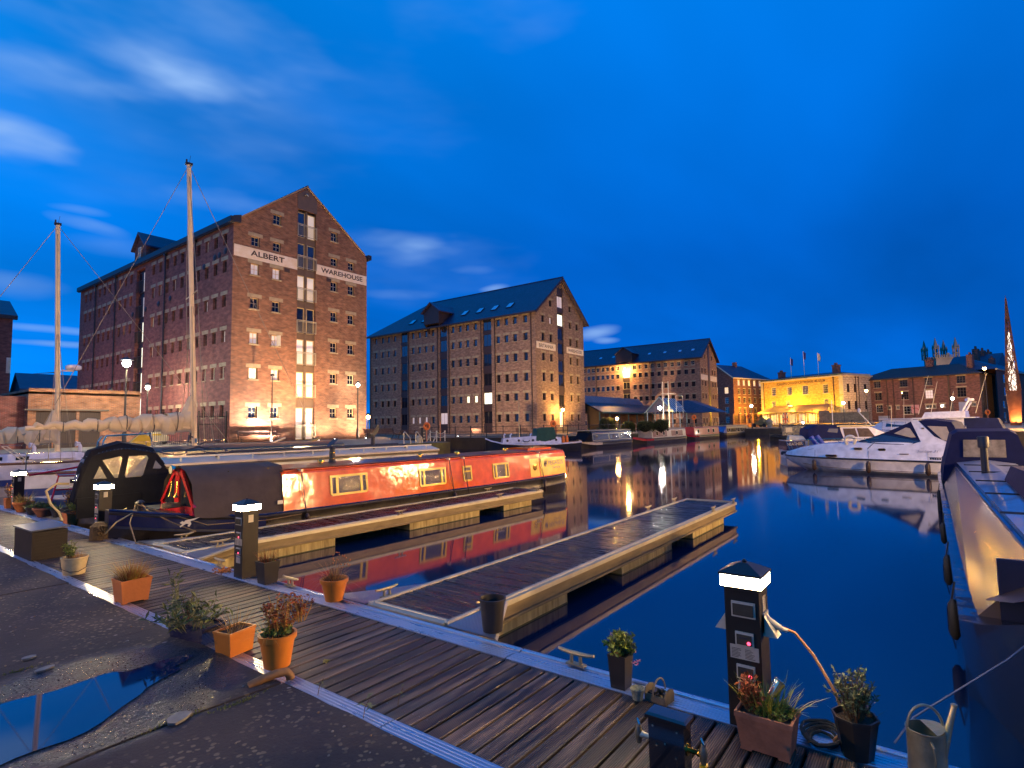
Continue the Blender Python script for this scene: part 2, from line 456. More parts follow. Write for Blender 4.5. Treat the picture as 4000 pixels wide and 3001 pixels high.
# ================================================================== SETTING
def ground_mat():
    m, n, l, b = _mat('old_tarmac')
    c = n.new('ShaderNodeTexCoord'); O_ = c.outputs['Object']
    def noise(sc, det=6, ro=0.6, src=O_):
        t = n.new('ShaderNodeTexNoise'); t.inputs['Scale'].default_value = sc; t.inputs['Detail'].default_value = det; t.inputs['Roughness'].default_value = ro
        l.new(src, t.inputs[0]); return t.outputs['Fac']
    def mrange(v, a, b_, c_=0.0, d=1.0):
        q = n.new('ShaderNodeMapRange'); q.inputs['From Min'].default_value = a; q.inputs['From Max'].default_value = b_; q.inputs['To Min'].default_value = c_; q.inputs['To Max'].default_value = d
        if isinstance(v, float): q.inputs['Value'].default_value = v
        else: l.new(v, q.inputs['Value'])
        return q.outputs[0]
    def mathn(op, a, b_=0.0):
        q = n.new('ShaderNodeMath'); q.operation = op
        for i, v in enumerate((a, b_)):
            if isinstance(v, (int, float)): q.inputs[i].default_value = v
            else: l.new(v, q.inputs[i])
        return q.outputs[0]
    def mix(f, a, b_, bt='MIX'):
        q = n.new('ShaderNodeMixRGB'); q.blend_type = bt
        for i, v in enumerate((f, a, b_)):
            if isinstance(v, tuple): q.inputs[i].default_value = v + (1,)
            elif isinstance(v, (int, float)): q.inputs[i].default_value = v
            else: l.new(v, q.inputs[i])
        return q.outputs[0]
    big = noise(1.3, 5); fine = noise(34, 6, .7); mid = noise(9, 5, .65)
    col = mix(mrange(big, .3, .7), (.018, .012, .009), (.058, .040, .029))
    col = mix(mrange(fine, .35, .7, 0, .7), col, (.03, .026, .026))
    vor = n.new('ShaderNodeTexVoronoi'); vor.inputs['Scale'].default_value = 19; dv = n.new('ShaderNodeMixRGB'); dv.inputs[0].default_value = .035; l.new(O_, dv.inputs[1]); tn = n.new('ShaderNodeTexNoise'); tn.inputs['Scale'].default_value = 16; l.new(O_, tn.inputs[0]); l.new(tn.outputs['Color'], dv.inputs[2]); l.new(dv.outputs[0], vor.inputs[0])
    spots = mathn('MULTIPLY', mrange(vor.outputs['Distance'], .34, .26), mrange(noise(2.1, 4), .42, .56))
    col = mix(mathn('MULTIPLY', spots, .6), col, (.22, .17, .09))
    vor2 = n.new('ShaderNodeTexVoronoi'); vor2.inputs['Scale'].default_value = 5.5; vor2.inputs['Randomness'].default_value = 1; l.new(O_, vor2.inputs[0])
    lich = mathn('MULTIPLY', mrange(mathn('ADD', vor2.outputs['Distance'], mathn('MULTIPLY', mid, .35)), .29, .25), mrange(noise(1.1, 3), .5, .56))
    col = mix(mathn('MULTIPLY', lich, .85), col, (.30, .25, .20))
    # wet patch round the puddle
    s = n.new('ShaderNodeSeparateXYZ'); l.new(O_, s.inputs[0])
    px = mathn('SUBTRACT', s.outputs[0], 1.62); py = mathn('SUBTRACT', s.outputs[1], 5.16)
    # long axis along (0.80, 0.10)
    ua = mathn('ADD', mathn('MULTIPLY', px, .985), mathn('MULTIPLY', py, .17)); va = mathn('SUBTRACT', mathn('MULTIPLY', py, .985), mathn('MULTIPLY', px, .17))
    rr = mathn('ADD', mathn('POWER', mathn('ABSOLUTE', mathn('DIVIDE', ua, 1.0)), 2.0), mathn('POWER', mathn('ABSOLUTE', mathn('DIVIDE', va, .95)), 2.0))
    rr = mathn('ADD', rr, mathn('MULTIPLY', mathn('SUBTRACT', noise(2.6, 4), .5), .7))
    wet = mrange(rr, 1.25, .85)
    col = mix(mathn('MULTIPLY', wet, .75), col, (.006, .006, .008))
    l.new(col, b.inputs['Base Color'])
    rough = mathn('SUBTRACT', .88, mathn('MULTIPLY', wet, mrange(noise(55, 5, .7), .3, .7, .42, .72)))
    l.new(rough, b.inputs['Roughness'])
    b.inputs['Specular IOR Level'].default_value = 0.5
    hgt = mathn('ADD', mathn('MULTIPLY', fine, .5), mathn('ADD', mathn('MULTIPLY', mid, .35), mathn('MULTIPLY', spots, .1)))
    bp = n.new('ShaderNodeBump'); bp.inputs['Strength'].default_value = 1.0; bp.inputs['Distance'].default_value = .022
    l.new(hgt, bp.inputs['Height']); l.new(bp.outputs[0], b.inputs['Normal'])
    return m
TARMAC = ground_mat()
CONC = M('weathered_concrete', (.20, .185, .16), .85, 0, .35, 2.5, .4, 30)
PAVE = M('dock_paving', (.16, .145, .13), .7, 0, .3, .8, .3, 12, rvar=.15)
BRICKPAVE = M('brick_paving', (.20, .13, .09), .75, 0, .3, 1.2, .3, 12)
MOSSWALL = M('mossy_dock_stone', (.075, .062, .04), .9, 0, .45, 1.3, .8, 9, tint=(.13, .125, .03))
DARKWALL = M('wet_dock_wall', (.035, .03, .026), .8, 0, .4, 1.1, .8, 8)
# water: still dock basin
def water_mat():
    m, n, l, b = _mat('dock_water')
    b.inputs['Base Color'].default_value = (.004, .016, .045, 1)
    b.inputs['Roughness'].default_value = .055
    b.inputs['IOR'].default_value = 1.5
    b.inputs['Specular IOR Level'].default_value = .75
    c = n.new('ShaderNodeTexCoord')
    mp_ = n.new('ShaderNodeMapping'); mp_.inputs['Rotation'].default_value = (0, 0, R(-53)); mp_.inputs['Scale'].default_value = (.25, .7, 1)
    l.new(c.outputs['Object'], mp_.inputs[0])
    t = n.new('ShaderNodeTexNoise'); t.inputs['Scale'].default_value = .8; t.inputs['Detail'].default_value = 3
    l.new(mp_.outputs[0], t.inputs[0])
    bp = n.new('ShaderNodeBump'); bp.inputs['Strength'].default_value = .05; bp.inputs['Distance'].default_value = .05
    l.new(t.outputs['Fac'], bp.inputs['Height']); l.new(bp.outputs[0], b.inputs['Normal'])
    return m
wmb = MB(); wmb.quad((-1500, -1500, ZW), (1500, -1500, ZW), (1500, 1500, ZW), (-1500, 1500, ZW))
struct('dock_water', wmb, water_mat())
def slab(name, pts, z, mats, bottom=-3.0):
    """land: flat top (slot 0) and walls down into the water (slot 1)"""
    b = MB(); N = len(pts)
    b.poly([(x, y, z) for x, y in pts], 0)
    for i in range(N):
        (x0, y0), (x1, y1) = pts[i], pts[(i + 1) % N]
        b.quad((x0, y0, bottom), (x1, y1, bottom), (x1, y1, z), (x0, y0, z), 1)
    return struct(name, b, mats)
# near quay: old tarmac over stone, three broken slabs
quay = slab('near_quay', [(-40, -45), (2.40, -45), (2.40, 60), (-40, 60)], -.07, [CONC, DARKWALL])
def edge_line(y0, y1, x, amp, n):
    return [(x + random.uniform(-amp, amp), y0 + (y1 - y0) * i / n) for i in range(n + 1)]
def cross_line(y, x0, x1, amp, n):
    return [(x0 + (x1 - x0) * i / n, y + random.uniform(-amp, amp)) for i in range(n + 1)]
cuts = [-12, -2.2, 4.24, 6.42, 9.28, 14.5, 24]
lines = [cross_line(y, -6, 2.56, .06, 14) for y in cuts]
for k in range(len(cuts) - 1):
    lo, hi = lines[k], lines[k + 1]
    gap = .012
    edge = edge_line(lo[-1][1] + gap, hi[-1][1] - gap, 2.555, .010, max(4, int((cuts[k + 1] - cuts[k]) * 5)))
    pts = [(x, y + gap) for x, y in lo[:-1]] + edge + [(x, y - gap) for x, y in reversed(hi[:-1])]
    b = MB(); b.prism([(x, y, -.09) for x, y in pts], (0, 0, .12 + random.uniform(-.006, .006)))
    b.build('paving_slab', TARMAC, quay)
# puddle: rain lying in the hollow
pm, pn, pl_, pb_ = _mat('rain_water')
pb_.inputs['Base Color'].default_value = (.003, .015, .05, 1); pb_.inputs['Roughness'].default_value = .03; pb_.inputs['IOR'].default_value = 1.6; pb_.inputs['Specular IOR Level'].default_value = 1.0  # blue of the reflected sky put into the base colour
pts = []
for i in range(56):
    a = 2 * math.pi * i / 56
    rad = 1.12 + .09 * math.sin(3 * a + 1) + .06 * math.sin(7 * a) + .05 * math.sin(11 * a + 2) + random.uniform(-.02, .02)
    u, v = .80 * rad * math.cos(a), .40 * rad * math.sin(a) * (1 - .42 * math.cos(a))
    pts.append((1.42 + u * .985 - v * .17 * 0.9, 5.14 + v * .985 + u * .20, .0385))
b = MB(); b.poly(pts); struct('puddle', b, pm)
# pier and plaza round the tall warehouse
slab('stone_pier', [(26.0, 24.4), (31.5, 36.5), (40.5, 46.5), (47.5, 62), (60, 90), (60, 140), (-60, 140), (-60, 49), (10, 28.9), (20.3, 26.05)], ZP, [PAVE, MOSSWALL])
# far quays
slab('far_quay', [(41, 47.2), (46.6, 43.5), (46.6, 31.5), (60, 30.6), (108, 31), (113, 22), (108, 0), (64, -4.5), (64, -120), (600, -300), (600, 500), (48.3, 500), (48.2, 63), (48.2, 61.5)], ZB, [BRICKPAVE, DARKWALL])
tag(slab('quay_road', [(66, -6), (66, -60), (112, -60), (112, -2)], ZB + .006, [M('pale_road', (.30, .24, .17), .8, 0, .2, .5), DARKWALL], ZB - .2))
# land to the horizon
g = MB(); g.quad((-1500, 150, .6), (1500, 500, .6), (1500, 1500, .6), (-1500, 1500, .6)); g.quad((590, -1500, .6), (1500, -1500, .6), (1500, 500, .6), (590, 500, .6))
struct('far_ground', g, M('far_land', (.05, .05, .045), .9))
# ================================================================== WALKWAY AND FINGER PONTOONS
def plank_mat(name, c1, c2, wetness=.5):
    m, n, l, b = _mat(name)
    c = n.new('ShaderNodeTexCoord')
    oi = n.new('ShaderNodeObjectInfo')
    # streaky grain along the board, different in each board
    s = n.new('ShaderNodeVectorMath'); s.operation = 'ADD'
    rv = n.new('ShaderNodeCombineXYZ'); mu = n.new('ShaderNodeMath'); mu.operation = 'MULTIPLY'; mu.inputs[1].default_value = 37.0
    l.new(oi.outputs['Random'], mu.inputs[0]); l.new(mu.outputs[0], rv.inputs[0]); l.new(mu.outputs[0], rv.inputs[1])
    l.new(c.outputs['Object'], s.inputs[0]); l.new(rv.outputs[0], s.inputs[1])
    mp_ = n.new('ShaderNodeMapping'); mp_.inputs['Scale'].default_value = (.8, 9, 3); l.new(s.outputs[0], mp_.inputs[0])
    t = n.new('ShaderNodeTexNoise'); t.inputs['Scale'].default_value = 1.6; t.inputs['Detail'].default_value = 6; t.inputs['Roughness'].default_value = .65; l.new(mp_.outputs[0], t.inputs[0])
    mr = n.new('ShaderNodeMapRange'); mr.inputs['From Min'].default_value = .40; mr.inputs['From Max'].default_value = .64; l.new(t.outputs['Fac'], mr.inputs['Value'])
    mx = n.new('ShaderNodeMixRGB'); l.new(mr.outputs[0], mx.inputs[0]); mx.inputs[1].default_value = c1 + (1,); mx.inputs[2].default_value = c2 + (1,)
    v = n.new('ShaderNodeMapRange'); v.inputs['To Min'].default_value = .30; v.inputs['To Max'].default_value = 1.35; l.new(oi.outputs['Random'], v.inputs['Value'])
    mm = n.new('ShaderNodeMixRGB'); mm.blend_type = 'MULTIPLY'; mm.inputs[0].default_value = 1; l.new(mx.outputs[0], mm.inputs[1]); l.new(v.outputs[0], mm.inputs[2])
    # machined grooves along the board
    sx = n.new('ShaderNodeSeparateXYZ'); l.new(c.outputs['Object'], sx.inputs[0])
    w = n.new('ShaderNodeMath'); w.operation = 'MULTIPLY'; w.inputs[1].default_value = 2 * math.pi / .0135; l.new(sx.outputs[1], w.inputs[0])
    sn = n.new('ShaderNodeMath'); sn.operation = 'SINE'; l.new(w.outputs[0], sn.inputs[0])
    gr = n.new('ShaderNodeMapRange'); gr.inputs['From Min'].default_value = -.9; gr.inputs['From Max'].default_value = .1; gr.inputs['To Min'].default_value = .35; l.new(sn.outputs[0], gr.inputs['Value'])
    m5 = n.new('ShaderNodeMixRGB'); m5.blend_type = 'MULTIPLY'; m5.inputs[0].default_value = 1; l.new(mm.outputs[0], m5.inputs[1]); l.new(gr.outputs[0], m5.inputs[2])
    l.new(m5.outputs[0], b.inputs['Base Color'])
    r = n.new('ShaderNodeMapRange'); r.inputs['To Min'].default_value = .62 - wetness * .5; r.inputs['To Max'].default_value = .75 - wetness * .35; l.new(mr.outputs[0], r.inputs['Value']); l.new(r.outputs[0], b.inputs['Roughness'])
    bp = n.new('ShaderNodeBump'); bp.inputs['Strength'].default_value = .5; bp.inputs['Distance'].default_value = .004; l.new(sn.outputs[0], bp.inputs['Height']); l.new(bp.outputs[0], b.inputs['Normal'])
    return m
PLANK = plank_mat('wet_decking', (.010, .007, .005), (.24, .155, .095), .42)
PLANK_B = plank_mat('dark_decking', (.006, .005, .006), (.035, .027, .030), .85)
ALU = M('brushed_aluminium', (.46, .48, .54), .30, .88, .06, 3, 0, 60, rvar=.06, stretch=(6, .5, 6))
ALUF = M('weathered_aluminium', (.46, .46, .45), .5, .65, .2, 4, .15, 40, rvar=.1)
CHECK = None
def checker_mat():
    m, n, l, b = _mat('checker_plate')
    b.inputs['Base Color'].default_value = (.27, .28, .31, 1); b.inputs['Metallic'].default_value = .85; b.inputs['Roughness'].default_value = .32
    c = n.new('ShaderNodeTexCoord'); t = n.new('ShaderNodeTexChecker'); t.inputs['Scale'].default_value = 42; l.new(c.outputs['Object'], t.inputs[0])
    w1 = n.new('ShaderNodeTexWave'); w1.inputs['Scale'].default_value = 24; l.new(c.outputs['Object'], w1.inputs[0])
    mu = n.new('ShaderNodeMath'); mu.operation = 'MULTIPLY'; l.new(t.outputs['Fac'], mu.inputs[0]); l.new(w1.outputs['Fac'], mu.inputs[1])
    bp = n.new('ShaderNodeBump'); bp.inputs['Strength'].default_value = .8; bp.inputs['Distance'].default_value = .006; l.new(mu.outputs[0], bp.inputs['Height']); l.new(bp.outputs[0], b.inputs['Normal'])
    return m
CHECK = checker_mat()
BEAMM = M('dull_side_beam', (.20, .165, .11), .6, .3, .35, 3, .2, 30, stretch=(.6, 3, 3))
FLOAT = M('stained_float_concrete', (.34, .28, .13), .85, 0, .5, 3.0, .4, 25, stretch=(3.5, 3.5, .5), tint=(.55, .45, .20))
ALGAE = M('green_algae', (.07, .075, .02), .8, 0, .4, 6, .4, 30)
CLEATM = M('cast_aluminium', (.34, .31, .24), .5, .6, .15, 8)
RUBBER = M('black_rubber', (.015, .015, .016), .6, 0, .2, 8)
def board_mesh(L, wdt=.119, th=.03):
    b = MB(); b.bbox(0, L, -wdt / 2, wdt / 2, -th, 0, .004)
    return b
def cleat_mesh():
    b = MB()
    for s in (-.045, .045): b.bar((s, 0, 0), (s * .9, 0, .085), .017, 8, .013)
    b.tube([(-.17, 0, .105), (-.12, 0, .096), (-.05, 0, .092), (.05, 0, .092), (.12, 0, .096), (.17, 0, .105)], [.012, .017, .02, .02, .017, .012], 8)
    b.box(-.085, .085, -.03, .03, 0, .012)
    return b
CLEAT = cleat_mesh().mesh('cleat', CLEATM, True)
def cleat(p, rz, label):
    o = OB('mooring_cleat', CLEAT, None, p, rz)
    tag(o, label, 'mooring cleat', 'mooring cleats on the pontoons')
    return o
# --- main walkway along Y
walk = thing('floating_walkway', (2.72, 0, 0), 'main floating walkway of grooved timber boards between two ridged aluminium edges', 'walkway')
bm_ = board_mesh(1.235).mesh('plank', PLANK)
y = -4.0; k = 0
while y < 25 and k < 300:
    OB('plank', bm_, walk, (0.003, y, random.uniform(-.0025, .0025))); y += .1375; k += 1
def ridged(b, x0, x1, y0, y1, z, n):
    w_ = (x1 - x0) / n
    b.box(x0, x1, y0, y1, z - .05, z)
    for i in range(n):
        b.bbox(x0 + w_ * (i + .18), x0 + w_ * (i + .82), y0, y1, z, z + .004, .003)
yy = -4.0
for seg in (7.1, 6.1, 6.2, 6.1, 4.0):
    b = MB(); ridged(b, -.155, -.002, yy, yy + seg - .012, .004, 5); b.build('edge_strip', ALU, walk)
    b = MB(); ridged(b, 1.242, 1.40, yy, yy + seg - .012, .004, 5); b.box(1.40, 1.47, yy, yy + seg - .012, -.05, -.012); b.bbox(1.472, 1.515, yy, yy + seg - .012, -.18, .006, .01); b.build('edge_strip', ALU, walk)
    yy += seg
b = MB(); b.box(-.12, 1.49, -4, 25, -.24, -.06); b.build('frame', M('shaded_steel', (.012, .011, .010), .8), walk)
b = MB()
for q in range(-3, 25, 4): b.box(.02, 1.46, q, q + 2.6, -.62, -.245)
b.build('float', FLOAT, walk)
# screws
b = MB()
for i in range(0, 210):
    for xx in (.12, .62, 1.12):
        yq = -4 + .1375 * i
        for s_ in (-.03, .03):
            if random.random() < .45: b.cbox((xx + random.uniform(-.006, .006), yq + s_, .004), (.006, .006, .0016))
tag(b.build('screw_heads', M('screw_steel', (.30, .32, .34), .35, 1), walk), kind='stuff')
# --- fingers along X
def finger(x0, x1, y0, y1, dy_end, floats, label, cleats, pm_):
    """near end x0, far end x1; edges y0 (towards camera) and y1"""
    root = thing('finger_pontoon', (x0, y0, 0), label, 'pontoon', math.atan2(dy_end, x1 - x0), 'finger pontoons')
    L = x1 - x0; wd = y1 - y0
    bw = .1375
    pmesh = MB(); pmesh.bbox(-.064, .064, .06, wd - .06, -.03, 0, .004)
    # the grooves run along the board, so the board is built along x and turned
    pmesh = board_mesh(wd - .12).mesh('plank', pm_)
    x = .16
    while x < L - .12:
        o = OB('plank', pmesh, root, (x, .06, random.uniform(-.003, .003)), R(90)); x += bw
    for s, yb in ((-1, 0.0), (1, wd)):
        b = MB()
        yi = yb - s * .055
        b.bbox(.02, L, min(yb, yi), max(yb, yi), -.045, .022, .012)                       # raised toe rail
        b.box(.02, L, min(yb, yb + s * .05), max(yb, yb + s * .05), -.06, .0)             # side channel top flange
        b.build('edge_rail', ALUF, root)
        b = MB()
        b.box(.02, L, min(yb, yb + s * .012), max(yb, yb + s * .012), -.20, -.062)
        b.box(.02, L, min(yb, yb + s * .05), max(yb, yb + s * .05), -.235, -.202)
        b.build('side_beam', BEAMM, root)
    b = MB(); b.box(-.02, .075, .03, wd - .03, -.04, .008); b.bar((.085, .02, .0), (.085, wd - .02, .0), .022, 8)
    b.build('hinge_plate', ALUF, root)
    b = MB(); b.box(L, L + .02, .0, wd, -.23, .018); b.build('end_plate', ALUF, root)
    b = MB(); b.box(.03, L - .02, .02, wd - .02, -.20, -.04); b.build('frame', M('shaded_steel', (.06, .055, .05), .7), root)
    for fx0, fx1 in floats:
        b = MB(); b.box(fx0, fx1, .05, wd - .05, -.41, -.236); b.box(fx0 - .004, fx1 + .004, .044, wd - .044, -.72, -.402, 1)
        b.build('float', [FLOAT, ALGAE], root)
    for s in (0, 1):
        t = MB(); yb = -.02 if s == 0 else wd + .02; sg = -1 if s == 0 else 1
        t.prism([(-.02, yb, -.012), (.98, yb, -.012), (-.02, yb + sg * .62, -.012)], (0, 0, .014))
        o = t.build('gusset_plate', CHECK, root)
        t = MB(); t.bar((-.02, yb + sg * .62, -.03), (.98, yb, -.03), .028, 6); t.build('gusset_bar', ALUF, root)
    for cx, side, lab in cleats:
        p = root.matrix_basis @ Vector((cx, -.02 if side == 0 else wd + .02, .0))
        dy = math.tan(root.rotation_euler.z)
        cleat((x0 + cx, y0 + (cx * dy) + (-.025 if side == 0 else wd + .025), .004), root.rotation_euler.z, lab)
    return root
finger(4.29, 14.87, 4.10, 5.33, .08, [(.12, 2.45), (4.15, 6.35), (7.55, 9.75)], 'empty finger pontoon in the middle of the picture with an empty bucket at its root', [
    (.62, 0, 'cleat half hidden behind the empty black bucket'), (8.75, 0, 'cleat two metres short of the outer end of the empty finger, on the bucket side'), (10.38, 0, 'cleat at the outer right corner of the empty finger'),
    (.30, 1, 'cleat over the checker plate at the left root of the empty finger'), (8.1, 1, 'cleat on the left rail of the empty finger, second from its outer end'), (9.75, 1, 'cleat on the left rail nearest the outer end of the empty finger')], PLANK_B)
finger(4.29, 14.75, 10.12, 11.30, -.17, [(.12, 3.0), (5.05, 7.55), (8.6, 9.95)], 'finger pontoon lying alongside the long orange narrowboat', [
    (.62, 0, 'cleat beside the third lamp post at the root of the narrowboat finger'), (4.7, 0, 'cleat half way along the near rail of the narrowboat finger'), (8.35, 0, 'cleat on the near rail close to the outer end of the narrowboat finger'),
    (10.2, 0, 'cleat at the outer near corner of the narrowboat finger'), (.55, 1, 'cleat carrying the bow rope of the orange narrowboat'), (9.3, 1, 'cleat between the narrowboat stern and its finger')], PLANK_B)
finger(4.29, 14.6, 16.35, 17.5, 0, [(.12, 2.6), (4.6, 7.0), (8.2, 9.7)], 'finger pontoon mostly hidden behind the narrowboat with the black canvas canopy', [], PLANK_B)
cleat((4.19, 2.52, .006), R(90), 'blue lit cleat on the walkway edge left of the flower pot')
cleat((4.19, 6.75, .006), R(90), 'small cleat on the walkway edge beside the dark square pot')
cleat((4.19, 8.6, .006), R(90), 'cleat on the walkway edge in front of the yellow lit float')
# ================================================================== BUILDINGS
CREAM = M('cream_paint', (.62, .52, .30), .5, 0, .1, 8)
WHITEP = M('white_paint', (.75, .73, .68), .45, 0, .08, 8)
BROWNP = M('dark_brown_paint', (.045, .028, .022), .5, 0, .2, 6)
GREYPANEL = M('brown_grey_panel', (.13, .095, .075), .55, 0, .15, 2)
STONE = M('lintel_stone', (.36, .31, .24), .8, 0, .25, 3)
PALESTONE = M('pale_ashlar', (.50, .45, .35), .8, 0, .2, 1.2)
BLACKP = M('black_gutter', (.018, .018, .022), .5, 0, .2, 5)
IRON = M('black_iron', (.02, .019, .018), .5, .3, .2, 10)
DGLASS = GLASS('dark_window_glass', (.012, .015, .022), .03)
BGLASS = M('sky_window_glass', (.02, .03, .05), .02, 0, .2, 1, spec=1.0, coat=1.0)
WARMWIN = EM('warm_lit_room', (1.0, .62, .22), 1.1)
PALEWIN = EM('pale_lit_room', (1.0, .95, .62), 1.5)
DIMWIN = EM('dim_lit_room', (.9, .6, .42), .30)
CURT = EM('curtained_room', (.85, .62, .30), .38)
_winc = {}
def win_meshes(w, h, nx, nz, fr, glass, fw=.07, bar=.03):
    k = (round(w, 2), round(h, 2), nx, nz, fr.name, glass.name)
    if k not in _winc:
        b = MB()
        b.box(0, w, 0, .07, 0, fw); b.box(0, w, 0, .07, h - fw, h); b.box(0, fw, 0, .07, fw, h - fw); b.box(w - fw, w, 0, .07, fw, h - fw)
        for i in range(1, nx): b.box(w * i / nx - bar / 2, w * i / nx + bar / 2, .012, .06, fw, h - fw)
        for j in range(1, nz): b.box(fw, w - fw, .016, .056, h * j / nz - bar / 2, h * j / nz + bar / 2)
        g = MB(); g.box(fw * .8, w - fw * .8, .035, .045, fw * .8, h - fw * .8)
        _winc[k] = (b.mesh('window', fr), g.mesh('pane', glass))
    return _winc[k]
_boxc = {}
def boxmesh(name, dx, dy, dz, mat):
    k = (name, round(dx, 3), round(dy, 3), round(dz, 3), mat.name)
    if k not in _boxc:
        _boxc[k] = MB().box(0, dx, 0, dy, 0, dz).mesh(name, mat)
    return _boxc[k]
class Bld:
    """two street faces: 'G' along local +x (faces -y), 'L' along local +y (faces -x)"""
    def __init__(s, name, P, yaw, label, cat='warehouse', group=None):
        s.root = thing(name, (P[0], P[1], 0), label, cat, R(yaw), group)
    def map(s, side, a, n, z):
        return (a, n, z) if side == 'G' else (n, a, z)
    def wall(s, side, a0, a1, z0, z1, ops, mat, reveal=.3, roof=None, n0=0.0, name='wall', backs=None):
        sa = sorted({round(v, 4) for o in ops for v in (o[0], o[1]) if a0 < v < a1} | {a0, a1})
        sz = sorted({round(v, 4) for o in ops for v in (o[2], o[3]) if z0 < v < z1} | {z0, z1})
        b = MB(); vid = {}
        def vv(a, z):
            if (a, z) not in vid:
                vid[(a, z)] = len(b.v); b.v.append(s.map(side, a, n0, z))
            return vid[(a, z)]
        for i in range(len(sa) - 1):
            for j in range(len(sz) - 1):
                ca, cz = (sa[i] + sa[i + 1]) / 2, (sz[j] + sz[j + 1]) / 2
                if any(o[0] < ca < o[1] and o[2] < cz < o[3] for o in ops): continue
                f = (vv(sa[i], sz[j]), vv(sa[i + 1], sz[j]), vv(sa[i + 1], sz[j + 1]), vv(sa[i], sz[j + 1]))
                b.f.append(f if side == 'G' else f[::-1]); b.m.append(0)
        for o in ops:
            q = [(o[0], o[2]), (o[1], o[2]), (o[1], o[3]), (o[0], o[3])]
            for i in range(4):
                (p0, q0), (p1, q1) = q[i], q[(i + 1) % 4]
                b.quad(s.map(side, p0, n0, q0), s.map(side, p1, n0, q1), s.map(side, p1, n0 + reveal, q1), s.map(side, p0, n0 + reveal, q0), 0)
            # dark room behind
            b.quad(*[s.map(side, a, n0 + reveal, z) for a, z in q], 1)
        me = b.mesh(name, [mat, BLACKP])
        if roof:
            bm = bmesh.new(); bm.from_mesh(me)
            for (pa, pz), (qa, qz) in roof:
                P_ = Vector(s.map(side, pa, 0, pz)); Q_ = Vector(s.map(side, qa, 0, qz)); d = Q_ - P_
                dn = Vector(s.map(side, 0, 1, 0)); nrm = d.cross(dn)
                if nrm.z < 0: nrm = -nrm
                bmesh.ops.bisect_plane(bm, geom=bm.verts[:] + bm.edges[:] + bm.faces[:], plane_co=P_, plane_no=nrm, clear_outer=True)
            bm.to_mesh(me); bm.free()
        return OB(name, me, s.root)
    def win(s, side, a0, a1, z0, z1, fr, glass, nx=2, nz=2, depth=.22, n0=0.0, name='window'):
        f, g = win_meshes(a1 - a0, z1 - z0, nx, nz, fr, glass)
        if side == 'G':
            o = OB(name, f, s.root, (a0, n0 + depth - .07, z0))
        else:
            o = OB(name, f, s.root, (n0 + depth - .07, a1, z0), R(-90))
        OB('pane', g, o)
        return o
    def block(s, side, name, a0, a1, n_0, n_1, z0, z1, mat):
        if side == 'G':
            return OB(name, boxmesh(name, a1 - a0, n_1 - n_0, z1 - z0, mat), s.root, (a0, n_0, z0))
        return OB(name, boxmesh(name, n_1 - n_0, a1 - a0, z1 - z0, mat), s.root, (n_0, a0, z0))
    def lintel_sill(s, side, a0, a1, z0, z1, mat, ov=.26, lh=.3, sill=True, n0=0.0):
        s.block(side, 'lintel', a0 - ov, a1 + ov, n0 - .012, n0 + .1, z1 + .004, z1 + lh, mat)
        if sill: s.block(side, 'sill', a0 - .1, a1 + .1, n0 - .07, n0 + .1, z0 - .11, z0 - .004, mat)
    def part(s, b, name, mats, smooth=False):
        return b.build(name, mats, s.root, smooth)
    def pipe(s, side, a, z0, z1, r=.07, mat=None):
        b = MB(); b.bar(s.map(side, a, -.12, z0), s.map(side, a, -.12, z1), r, 8)
        b.cbox(s.map(side, a, -.12, z1), (.26, .26, .3))
        z = z0 + 1
        while z < z1: b.cbox(s.map(side, a, -.07, z), (.2, .2, .05)); z += 2.4
        s.part(b, 'downpipe', mat or BLACKP)
def gable_roof(B, w, l, ze, zr, mat, ov=.3, ove=.35, th=.16, hip_far=0.0, edge=None, name='roof', skip_ends=False):
    """ridge along local y over 0..w"""
    b = MB(); sl = (zr - ze) / (w / 2); c = w / 2
    lo = ze - ov * sl
    y0, y1 = -ove, l + (ove if not hip_far else .3)
    yr1 = y1 - hip_far
    for sg in (-1, 1):
        xe = c + sg * (c + ov)
        b.add([(xe, y0, lo), (xe, y1, lo), (c, yr1, zr), (c, y0, zr), (xe, y0, lo + th), (xe, y1, lo + th), (c, yr1, zr + th), (c, y0, zr + th)],
              [(0, 1, 2, 3), (4, 7, 6, 5), (0, 4, 5, 1), (1, 5, 6, 2), (3, 7, 4, 0)], 0)
    if hip_far:
        b.poly([(-ov, y1, lo + th), (w + ov, y1, lo + th), (c, yr1, zr + th)], 0)
    o = B.part(b, name, mat)
    rb = MB(); rb.bar((c, y0, zr + th), (c, yr1, zr + th), .12, 6); B.part(rb, 'ridge', mat)
    if edge:
        g = MB()
        for sg in (-1, 1):
            xe = c + sg * (c + ov)
            g.box(min(xe, xe + sg * .16), max(xe, xe + sg * .16), y0 + .01, y1 - .01, lo - .12, lo + .14)
        B.part(g, 'gutter', edge)
        if ove > .05:
            g = MB()
            for sg in (-1, 1):
                xe = c + sg * (c + ov)
                g.prism([(xe, y0 - .05, lo - .25), (c, y0 - .05, zr - .25), (c, y0 - .05, zr + .08), (xe, y0 - .05, lo + .08)], (0, .047, 0))
            B.part(g, 'bargeboard', edge)
    return o
